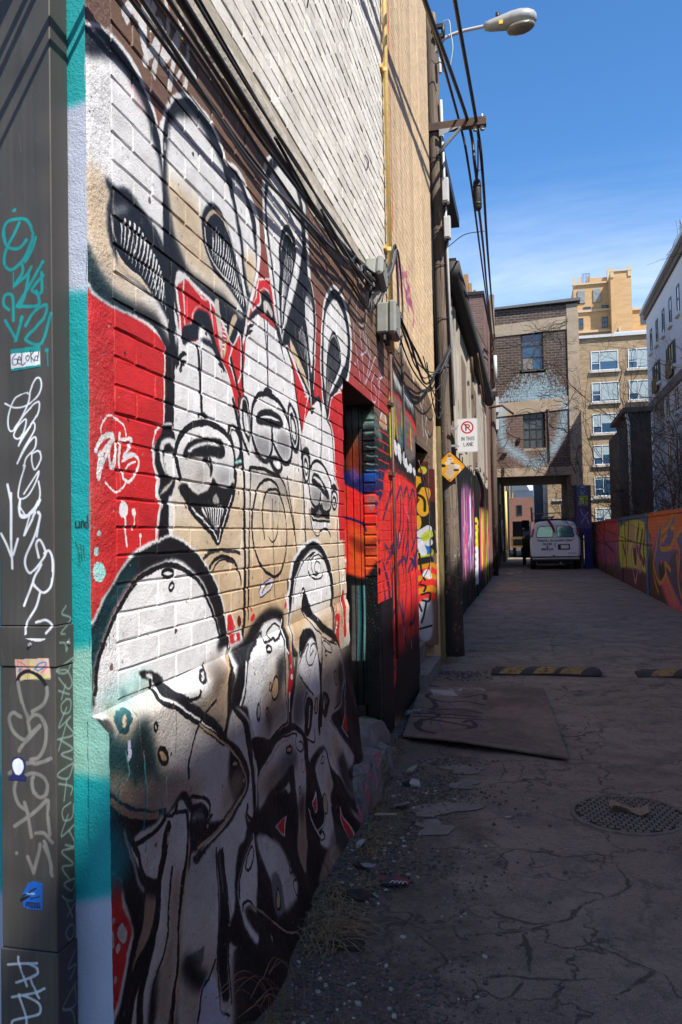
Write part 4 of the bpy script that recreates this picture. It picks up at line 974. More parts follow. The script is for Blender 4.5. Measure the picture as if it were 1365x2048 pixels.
P_JAMB2 = '''
p Z 0 10 100 0 -1277,2687 285,-14 -30,-1251 -284,5
p br 0 10 100 0 -1277,2687 285,-14 -7,-293 -285,12
p k 0 20 100 0 -1227,1928 217,-7 -14,-582 -217,3
p lg 0 4 100 1 -1101,2284 -8,-23 -19,-16 -25,-5 -25,7 -18,18 -6,23 7,23 19,16 25,5 25,-7 18,-18
p or_ 0 4 100 1 -1144,2269 -4,-17 -9,-12 -13,-4 -12,5 -9,13 -3,17 4,16 9,12 13,4 12,-5 9,-12
p gd 0 4 100 1 -1171,2161 -7,-46 -16,-33 -22,-12 -20,13 -15,34 -5,47 7,46 16,33 22,12 20,-13 15,-35
p gd 0 4 100 1 -1066,2023 -11,-49 -28,-36 -38,-13 -38,15 -27,37 -9,51 12,50 28,36 38,12 37,-14 27,-38
p gd 0 4 100 1 -1078,1857 -11,-50 -29,-36 -38,-13 -37,15 -27,37 -9,51 11,50 29,36 38,12 37,-14 27,-38
p gd 0 4 100 1 -1178,1692 -6,-42 -15,-30 -19,-11 -19,12 -13,31 -4,42 6,41 15,31 19,11 19,-12 13,-31
l k 450 2 100 1 -1212,2246 59,-27 14,-93 -42,-15 -35,-58
l k 250 2 100 1 -1181,2128 100,-37
l k 300 2 100 1 -1217,2011 58,-35 24,-51 -2,-100
l w 900 10 90 1 -1198,1560 95,54
l w 900 10 90 1 -1182,1429 85,35
l lg 900 10 90 1 -1142,1521 56,36
l lg 900 10 90 1 -1203,1317 113,36
l b 900 10 90 1 -1164,1391 55,-19
l w 900 10 90 1 -1209,1466 44,-112
l k 900 10 90 1 -1196,1242 103,18
l ye2 1100 10 100 1 -1222,1149 146,32
l rd 1100 10 100 1 -1224,1094 147,32
l ye2 1100 10 100 1 -1225,1028 146,33
l rd 1100 10 100 1 -1227,963 147,33
l ye2 1100 10 100 1 -1228,889 146,33
l rd 1100 10 100 1 -1230,814 146,33
p c 0 20 100 1 -1228,759 143,37 -9,-408 -142,-1
l k 220 3 100 1 -1212,1336 23,-205 35,-94
l k 220 3 100 1 -1202,982 56,-19 -20,-56
l k 220 3 100 1 -1195,870 94,18 -12,-92 -74,9
l k 220 3 100 1 -1141,796 -31,-149 -30,-93
l k 220 3 100 1 -1223,480 132,38
l k 220 3 100 1 -1224,759 25,-75
l w 600 10 100 1 -1152,1093 28,37 23,-56
'''
P_FENCE = '''
p wd 0 20 100 0 63839,9420 -54645,-6855 396,-3467 75179,-20129
p V 0 200 60 1 42326,1904 -4080,44 -3996,-86 667,-1886 4176,-185
p bl 0 300 50 1 38066,1693 -1848,-10 -914,-1490 3112,-116
p rd 0 100 80 1 34237,1900 -8166,-13 198,-720 8318,-259
p mg 0 150 80 1 34452,1292 -8231,49 209,-757 8376,-295
l vi 2600 60 70 5 34137,916 52,-530 -80,-148
l vi 2600 60 70 5 33270,931 50,-516 76,-592
l vi 2600 60 70 5 32447,945 49,-503 24,-431
l vi 2600 60 70 5 31665,959 46,-491 -22,-279
l vi 2600 60 70 5 30921,972 44,-479 -65,-135
l vi 2600 60 70 5 30211,984 42,-468 64,-536
l vi 2600 60 70 5 29534,995 41,-457 21,-391
l vi 2600 60 70 5 28887,1007 39,-447 -18,-254
l vi 2600 60 70 5 28268,1017 38,-437 -54,-122
l vi 2600 60 70 5 27676,1027 37,-427 54,-490
l vi 2600 60 70 5 27109,1037 35,-418 19,-359
l vi 2600 60 70 5 26565,1047 34,-410 -14,-234
l ln 1200 50 60 3 33166,1850 54,-404
l pk 1200 50 60 3 32268,1840 52,-392
l ln 1200 50 60 3 31418,1831 50,-382
l pk 1200 50 60 3 30613,1822 47,-372
l ln 1200 50 60 3 29849,1814 45,-363
l pk 1200 50 60 3 29123,1806 43,-354
l ln 1200 50 60 3 28432,1798 42,-345
l pk 1200 50 60 3 27774,1791 40,-337
l ln 1200 50 60 3 27147,1784 38,-329
l pk 1200 50 60 3 26547,1777 37,-321
l or_ 1500 40 60 3 37439,1897 -501,-79 404,-88
l pk 1500 40 60 3 34562,1494 -411,-113 342,-78
l rd 1500 40 60 3 32103,1150 -339,-144 292,-68
l vi 1500 40 60 3 29978,852 -282,-170 252,-60
l mg 1500 40 60 3 28124,592 -280,-46 263,-200
l ln 1500 40 60 3 37259,1668 -478,-125 382,-41
l Z 1500 40 60 3 34409,1285 -391,-156 323,-34
l bl 1500 40 60 3 31972,957 -322,-183 276,-28
l or_ 1500 40 60 3 29865,674 -316,-50 286,-180
l pk 1500 40 60 3 27641,1750 -261,-93 244,-151
l rd 1500 40 60 3 37081,1441 -456,-170 360,6
l vi 1500 40 60 3 34258,1077 -372,-198 304,10
l mg 1500 40 60 3 31843,766 -361,-54 314,-156
l ln 1500 40 60 3 29753,496 -303,-86 273,-142
l Z 1500 40 60 3 27545,1582 -248,-127 232,-116
l bl 1500 40 60 3 36904,1216 -433,-215 339,53
l or_ 1500 40 60 3 34108,871 -415,-59 348,-128
l pk 1500 40 60 3 31714,576 -344,-93 298,-115
l rd 1500 40 60 3 29213,1723 -280,-137 252,-89
l vi 1500 40 60 3 27450,1415 -236,-161 220,-80
l mg 1500 40 60 3 36729,994 -482,-66 389,-95
l ln 1500 40 60 3 33960,668 -396,-102 330,-84
l Z 1500 40 60 3 31587,388 -328,-133 282,-74
l bl 1500 40 60 3 29106,1545 -266,-172 238,-52
l or_ 1500 40 60 3 27356,1250 -265,-52 249,-189
l pk 1500 40 60 3 36556,773 -460,-110 368,-49
l rd 1500 40 60 3 33813,466 -377,-144 311,-41
l vi 1500 40 60 3 30980,1693 -302,-185 259,-21
l mg 1500 40 60 3 28999,1369 -298,-56 270,-167
l ln 1500 40 60 3 27262,1086 -253,-86 237,-154
l Z 1500 40 60 3 36385,555 -438,-155 346,-3
l bl 1500 40 60 3 33667,266 -358,-185 293,2
l or_ 1500 40 60 3 30859,1504 -339,-61 296,-143
l pk 1500 40 60 3 28893,1194 -284,-91 257,-131
l rd 1500 40 60 3 27169,923 -241,-120 225,-119
l vi 1500 40 60 3 36215,339 -416,-200 326,43
l mg 1500 40 60 3 32980,1658 -387,-67 325,-115
l ln 1500 40 60 3 30738,1317 -323,-98 281,-105
l Z 1500 40 60 3 28788,1021 -271,-127 244,-94
l bl 1500 40 60 3 27077,761 -229,-153 213,-85
l or_ 1500 40 60 3 35423,1836 -448,-75 362,-83
l pk 1500 40 60 3 32842,1458 -370,-108 308,-74
l rd 1500 40 60 3 30619,1132 -308,-137 265,-65
l vi 1500 40 60 3 28684,849 -258,-163 231,-57
l mg 1500 40 60 3 26985,600 -257,-44 242,-192
l ln 1500 40 60 3 35263,1619 -428,-117 342,-39
l Z 1500 40 60 3 32705,1259 -353,-148 292,-32
l bl 1500 40 60 3 30500,948 -293,-174 251,-26
l or_ 1500 40 60 3 28581,678 -290,-47 263,-172
l pk 1500 40 60 3 26540,1710 -240,-89 225,-145
l rd 1500 40 60 3 35103,1405 -407,-161 322,6
l vi 1500 40 60 3 32569,1062 -335,-188 274,9
l mg 1500 40 60 3 30383,766 -328,-51 286,-148
l ln 1500 40 60 3 28478,509 -276,-84 249,-134
l Z 1500 40 60 3 26452,1549 -228,-122 213,-111
l bl 1500 40 60 3 34946,1192 -387,-203 303,50
l or_ 1500 40 60 3 32434,867 -375,-57 315,-121
l pk 1500 40 60 3 30266,586 -313,-90 272,-109
l rd 1500 40 60 3 27983,1682 -256,-130 230,-86
l vi 1500 40 60 3 26364,1389 -217,-154 203,-78
l mg 1500 40 60 3 34790,982 -432,-62 348,-90
l ln 1500 40 60 3 32300,673 -357,-96 298,-80
l Z 1500 40 60 3 30151,406 -299,-127 258,-70
l bl 1500 40 60 3 27885,1512 -244,-164 218,-51
l or_ 1500 40 60 3 37523,1116 -503,-69 469,-263
l pk 1500 40 60 3 34635,773 -412,-104 329,-47
l rd 1500 40 60 3 32168,481 -341,-136 282,-39
l vi 1500 40 60 3 29597,1651 -275,-177 236,-19
l mg 1500 40 60 3 27787,1344 -273,-53 248,-161
l ln 1500 40 60 3 37343,890 -481,-115 447,-215
l bl 5000 80 80 1 26095,1801 216,-1444
p bl 0 100 90 1 25684,1909 -5545,-4 53,-242 5569,-36
p lg 0 30 100 1 25753,1655 -5418,54 188,-1208 2345,-41 3100,-59
p pu 0 50 100 1 25968,401 -5443,89 122,-557 5599,-91
l pu 2000 30 90 1 24662,1702 -18,-1244
l pu 2000 30 90 1 23760,1773 437,-871
l pu 2000 30 90 1 21658,1676 482,-529 -1111,-418
l pu 2000 30 90 1 21016,1510 616,-473
l pu 2000 30 90 1 25276,1152 -400,-268
l pu 2000 30 90 1 20354,1620 602,-568 -380,-441
l ln 1500 20 90 1 24371,1084 -506,-566
l ln 1500 20 90 1 22893,1160 463,-263 -303,-396 -403,-328 -561,419 161,480 442,116
l ln 1500 20 90 1 21786,1129 -33,-618 -401,252
p pu 0 20 100 1 22923,1034 -580,36 -62,-364 351,-62
p ln 0 50 60 1 23563,1719 -1002,15 107,-447 797,-7
l bl 3200 60 80 1 20068,1882 150,-1035 31,-839
l Z 1400 40 80 1 19778,1854 114,-1213
p or_ 0 50 100 1 19616,1937 -3933,27 -6423,23 78,-683 6437,133 3745,-56
p pk 0 150 100 1 19735,1379 -525,-499 -1557,-866 -835,-109 -781,42 -6528,-137 -182,1592 6448,35
p nf 0 6 100 1 19443,1084 -302,132 -760,532 -199,-241 -377,97 -1242,244 50,-270 155,-290 1367,-155 -1743,18 -34,-353 -745,-472 -757,-419 654,10 1234,393 1009,368 524,-263 469,155
p nf 0 6 100 1 16396,1399 -645,175 -1925,153 -2289,21 638,-1025 1877,-426 1214,56 804,457 144,257
p k 0 20 100 1 18657,696 -475,199 -429,-217 524,-263
p k 0 60 35 1 17753,678 -1361,473 -1210,-301 -353,-781 1171,89 931,248
l ye2 1050 15 100 1 19366,791 -493,429 -558,547
l ye2 1050 15 100 1 18186,1488 -836,113 -790,264
l ye2 1050 15 100 1 18190,1468 63,-318 -1259,43
l ye2 1050 15 100 1 18100,1310 -609,140
l ye2 1050 15 100 1 16922,1580 -360,-2 90,-216 449,-171
l ye2 1050 15 100 1 19366,791 -472,-311 -493,-72 -637,212 13,231 -592,-109
l ye2 1050 15 100 1 17753,678 -500,-293 -423,-263
l ye2 1050 15 100 1 16445,1399 -599,158
l ye2 1050 15 100 1 16458,1328 -343,-241 263,-396 -137,-309 -419,-243
l ye2 1050 15 100 1 15824,1163 -1193,105 -1385,-49
l ye2 1050 15 100 1 15381,1671 -337,-491 -1088,-276
l ye2 1050 15 100 1 19370,770 -72,-312 -473,-281
p or_ 0 20 100 1 18363,908 -249,28 92,-161
p or_ 0 30 100 1 16507,1059 -248,24 158,-341
l k 300 10 80 1 32755,1230 -1889,-87 -4617,97 -3180,6 -2776,-47 -875,2
'''
P_LANEB = '''
p k 0 20 100 0 14476,2603 8892,767 -1905,-4211 -7700,855
p ln 0 120 55 1 15765,2351 1280,257 1712,-65 1042,-349 -500,-1286 -1207,-188 -2246,265
p vi 0 150 60 1 15656,1589 3852,52 -228,-781 -3447,86
p ye 0 200 40 1 21831,2146 4952,128 -361,-677 -4830,-4
p mg 0 200 50 1 21592,1593 4866,71 -695,-1301 -4177,140
l rs 1181 30 85 3 16582,2516 -90,-788 -142,-775
l pk 1300 30 85 3 15827,2355 -52,-658 -101,-651
l pk 1336 30 85 3 17693,2580 -76,-761 -137,-750
l vi 1820 30 85 3 19436,2645 -158,-1002 -228,-979
l ln 1178 30 85 3 16420,2460 -104,-833 -156,-818
l rs 1323 30 85 3 17935,2498 -104,-844 -165,-829
l vi 1106 30 85 3 16685,2369 -112,-858 -165,-841
l vi 1473 30 85 3 16743,2420 -65,-714 -120,-704
l vi 1334 30 85 3 17925,2549 -69,-744 -131,-735
l vi 1567 30 85 3 18776,2628 -125,-911 -192,-893
l vi 1160 30 85 3 18102,2492 -57,-712 -121,-704
l rs 1420 30 85 3 19248,2507 -101,-850 -172,-837
l ln 1191 30 85 3 18541,2574 -128,-914 -192,-897
l vi 1210 30 85 3 15981,2428 -111,-851 -159,-835
l ln 1728 30 85 3 19374,2585 -54,-729 -128,-722
l ln 1116 30 85 3 19142,2436 -131,-926 -199,-907
l w 1875 30 85 3 16716,2368 -108,-844 -160,-827
l vi 1905 30 85 3 19046,2497 -46,-701 -118,-695
l rs 1398 30 85 3 16772,2509 -111,-857 -165,-840
l ln 1997 30 85 3 15822,2444 -54,-664 -102,-657
l vi 1202 30 85 3 17816,2547 -74,-758 -136,-748
l rs 1646 30 85 3 15954,2334 -79,-749 -129,-737
l pk 1210 30 85 3 17708,2517 -84,-783 -144,-770
l vi 1530 30 85 3 17629,2477 -88,-792 -147,-780
l w 1499 30 85 3 16583,2459 -41,-638 -95,-632
l vi 1128 30 85 3 18120,2550 -76,-767 -140,-757
l vi 1475 30 85 3 16638,2496 -66,-715 -120,-706
l ln 1609 30 85 3 16659,2483 -139,-939 -189,-918
l pk 1545 30 85 3 19627,2560 -183,-1066 -253,-1039
l rs 1403 30 85 3 16086,2443 -126,-897 -173,-878
l w 1575 30 85 3 18131,2471 -118,-884 -180,-867
l w 1961 30 85 3 18131,2495 -74,-759 -137,-749
l vi 1140 30 85 3 15981,2295 -111,-848 -158,-830
l pk 1883 30 85 3 19225,2621 -200,-1112 -266,-1080
l w 1935 30 85 3 18283,2543 -109,-861 -173,-846
l pk 1649 30 85 3 16526,2529 -148,-969 -197,-946
l w 1890 30 85 3 16639,2467 -123,-890 -174,-871
l ln 1837 30 85 3 17704,2456 -58,-709 -119,-700
l mg 1124 30 85 3 17756,2475 -150,-975 -209,-952
l vi 1647 30 85 3 15871,2351 -71,-721 -120,-711
l pk 1367 30 85 3 16230,2431 -113,-861 -163,-842
l mg 1443 30 85 3 16984,2565 -163,-1013 -215,-988
l mg 1870 30 85 3 18715,2577 -84,-797 -152,-785
l ln 1561 30 85 3 17182,2586 -163,-1015 -217,-989
l pk 1666 30 85 3 17259,2443 -124,-896 -180,-878
l mg 1480 30 85 3 19373,2507 -174,-1043 -243,-1017
l te 900 20 80 3 16383,2694 48,-269
l te 900 20 80 3 17418,2764 54,-286
l m 900 20 80 3 18873,2861 62,-309
l te 900 20 80 3 18018,2804 58,-295
l w 700 20 90 5 18532,1661 -39,-200
l w 700 20 90 5 16442,1667 -19,-145
l w 700 20 90 5 16825,1317 -32,-183
l w 700 20 90 5 18261,1817 -19,-145
l w 700 20 90 5 17515,1358 -30,-173
l w 700 20 90 5 17442,1741 -15,-132
l w 700 20 90 5 18650,1473 -35,-190
l w 700 20 90 5 19091,1197 -34,-185
l w 700 20 90 5 17794,1519 -37,-194
l w 700 20 90 5 17123,976 -16,-134
l w 700 20 90 5 18569,1049 -30,-174
l w 700 20 90 5 17280,1680 -30,-177
l w 700 20 90 5 16864,1209 -11,-118
l w 700 20 90 5 16168,1670 -28,-169
l w 700 20 90 5 16236,1015 -16,-133
l w 700 20 90 5 17665,1485 -27,-168
l w 700 20 90 5 16129,1448 -31,-179
l w 700 20 90 5 16310,1227 -15,-130
l w 700 20 90 5 16860,1783 -7,-109
l w 700 20 90 5 18869,998 -37,-195
l w 700 20 90 5 18284,895 -14,-129
l w 700 20 90 5 17646,1349 -26,-163
p k 0 100 100 1 19682,2091 2149,55 -868,-2009 -1804,123
l ye 1400 30 90 1 19996,1896 1019,-64 -873,-74
l ye 1400 30 90 1 19926,1718 1012,-72 -867,-66
l ye 1400 30 90 1 19856,1542 1004,-81 -860,-59
l ye 1400 30 90 1 19787,1367 997,-90 -854,-51
l w 1400 30 90 1 19718,1193 990,-98 -848,-43
l w 1400 30 90 1 19650,1020 982,-105 -842,-36
l w 1400 30 90 1 19582,849 975,-114 -835,-28
l w 1400 30 90 1 19515,679 968,-122 -830,-21
l w 1400 30 90 1 19448,510 961,-129 -823,-15
l lg 4200 80 85 3 26264,2242 -192,-1137 -453,-1101
l vi 4200 80 85 3 22463,2194 -138,-975 -330,-950
l pk 4200 80 85 3 24514,2185 -62,-852 -296,-836
l vi 4200 80 85 3 25991,2338 -134,-1022 -392,-996
l mg 4200 80 85 3 23088,2255 -81,-863 -288,-845
l rs 4200 80 85 3 26077,2308 -111,-980 -372,-957
l ye 4200 80 85 3 22957,2220 -31,-752 -238,-740
l rs 4200 80 85 3 26061,2296 -135,-1026 -395,-999
l lg 4200 80 85 3 23510,2239 -36,-776 -253,-764
l rs 4200 80 85 3 23716,2141 -98,-910 -315,-889
l mr 4200 80 85 3 24490,2281 -53,-835 -287,-820
l lg 4200 80 85 3 23865,2203 -91,-899 -312,-879
l pk 4200 80 85 3 22382,2233 -72,-828 -266,-813
l mr 4200 80 85 3 22402,2140 -99,-889 -293,-869
l vi 4200 80 85 3 21841,2216 -121,-931 -305,-909
l pk 4200 80 85 3 21890,2206 -44,-755 -232,-743
l ye 4200 80 85 3 25935,2257 -132,-1019 -390,-993
l lg 4200 80 85 3 25122,2233 -177,-1093 -416,-1060
l ye 4200 80 85 3 24235,2203 -128,-982 -354,-958
l mg 4200 80 85 3 24000,2295 -166,-1058 -385,-1028
l mr 4200 80 85 3 24005,2255 -58,-834 -283,-819
l pk 4200 80 85 3 24027,2226 -72,-862 -296,-845
l pk 4200 80 85 3 23160,2230 -88,-880 -296,-861
l ye 4200 80 85 3 22913,2172 -59,-810 -264,-796
l pk 4200 80 85 3 22127,2246 -113,-915 -300,-894
l ye 4200 80 85 3 22717,2189 -85,-864 -285,-846
l rd 3300 80 80 3 22534,2650 -168,-717
l rd 3300 80 80 3 25070,2769 -211,-796
p or_ 0 200 90 1 27163,2318 3726,62 205,-426 -3771,-11
p pk 0 200 90 1 26995,2007 3676,19 201,-425 -3719,31
p pk 0 200 90 1 26810,1665 3621,-26 199,-424 -3664,77
p pk 0 200 90 1 26664,1396 3579,-62 196,-423 -3621,112
p ln 0 200 70 1 26105,1005 4824,-66 -315,-494 -4698,205
'''
P_PILLAR = '''
p nf 0 20 100 0 2074,4339 596,-23 -75,-2636 -595,13
p D 0 20 72 0 2074,4339 596,-23 -75,-2636 -595,13
p A 0 150 60 1 2138,3947 340,143 -47,-1010 -298,10
l mg 400 20 100 1 2173,3867 133,73 128,-82 -133,-73 -128,82
p w 0 20 100 1 2447,3546 -16,-70 -40,-56 -58,-29 -63,2 -56,33 -38,58 -12,72 16,70 41,56 58,29 63,-2 56,-33 37,-58
l k 220 10 100 1 2205,3660 27,-95
l k 220 10 100 1 2261,3658 27,-95
l k 220 10 100 1 2316,3656 28,-95
l k 220 10 100 1 2372,3654 27,-94
l k 220 10 100 1 2201,3524 27,-95
l k 220 10 100 1 2257,3522 27,-95
l k 220 10 100 1 2313,3520 27,-95
l k 220 10 100 1 2368,3518 28,-94
p lg 0 20 100 0 2132,3051 354,8 -12,-427 -354,10
l w 450 20 100 1 2334,2967 -112,-16 -3,-98 111,-22 -21,-97 -112,3
l k 250 20 100 1 2352,2947 12,-253
p vi 0 200 50 1 2120,2623 446,-13 -25,-890 -446,9
l w 400 30 60 1 2195,3321 69,-197 116,152
l w 400 30 60 1 2171,2466 141,-276 192,189
l w 400 30 60 1 2193,1921 193,229 103,-274
'''
P_PLY = '''
l k 420 6 95 1 -842,7615 -104,38 4,-200 173,-167 185,71 158,-116
l k 420 6 95 1 -887,7317 63,-218 -17,-175 229,74 186,-99
l k 420 6 95 1 -850,6840 88,-148 -102,-167 -45,-117 61,-201 120,-115
l k 420 6 95 1 -874,6341 5,221 252,-112 174,-115
l k 420 6 95 1 -537,6498 45,80 53,-173 -50,-111
l k 420 6 95 1 -1046,8131 139,-97 -86,12
l k 420 6 95 1 -969,6783 535,-44
l k 420 6 95 1 -970,6663 560,-36
l k 420 6 95 1 -618,7545 166,171 32,-242
l k 100 4 60 1 -803,6478 20,-100
l V 100 4 60 1 -451,6856 24,67
l k 100 4 60 1 -1019,7036 112,-161
l V 100 4 60 1 -804,6457 15,80
l k 100 4 60 1 -602,7042 21,13
l V 100 4 60 1 -503,6640 -18,100
l k 100 4 60 1 -837,7195 34,-226
l V 100 4 60 1 -704,7206 55,-172
l k 100 4 60 1 -1043,7251 22,-25
l V 100 4 60 1 -511,7237 19,303
l k 100 4 60 1 -808,6808 83,22
l V 100 4 60 1 -729,6453 60,-301
l k 100 4 60 1 -824,6915 37,-189
l V 100 4 60 1 -481,6726 97,-353
l k 100 4 60 1 -581,6872 41,63
l V 100 4 60 1 -630,6623 25,211
l k 100 4 60 1 -959,6845 55,-189
l V 100 4 60 1 -770,6891 -16,45
l k 100 4 60 1 -500,7090 38,-92
l V 100 4 60 1 -889,6533 45,41
l k 100 4 60 1 -750,6508 68,300
l V 100 4 60 1 -440,7078 63,-39
l k 100 4 60 1 -751,7320 53,-178
l V 100 4 60 1 -632,7196 68,-91
l w 150 4 70 1 -961,7862 36,-134 30,-140
l w 150 4 70 1 -936,7865 35,-134 32,-139
l w 150 4 70 1 -912,7868 36,-134 33,-139
l w 150 4 70 1 -887,7871 35,-134 34,-139
l w 150 4 70 1 -863,7874 35,-134 36,-138
l w 150 4 70 1 -838,7877 34,-134 37,-138
l w 150 4 70 1 -814,7880 34,-134 39,-138
l w 150 4 70 1 -789,7883 33,-134 40,-138
l w 150 4 70 1 -765,7886 33,-133 42,-138
l w 120 4 70 1 -798,7992 72,-101 52,116 -7,-164
l w 120 4 70 1 -551,8022 108,-95 -69,133
l w 120 4 70 1 -741,8055 108,-43
l vi 140 4 60 1 -715,8002 149,-58
'''
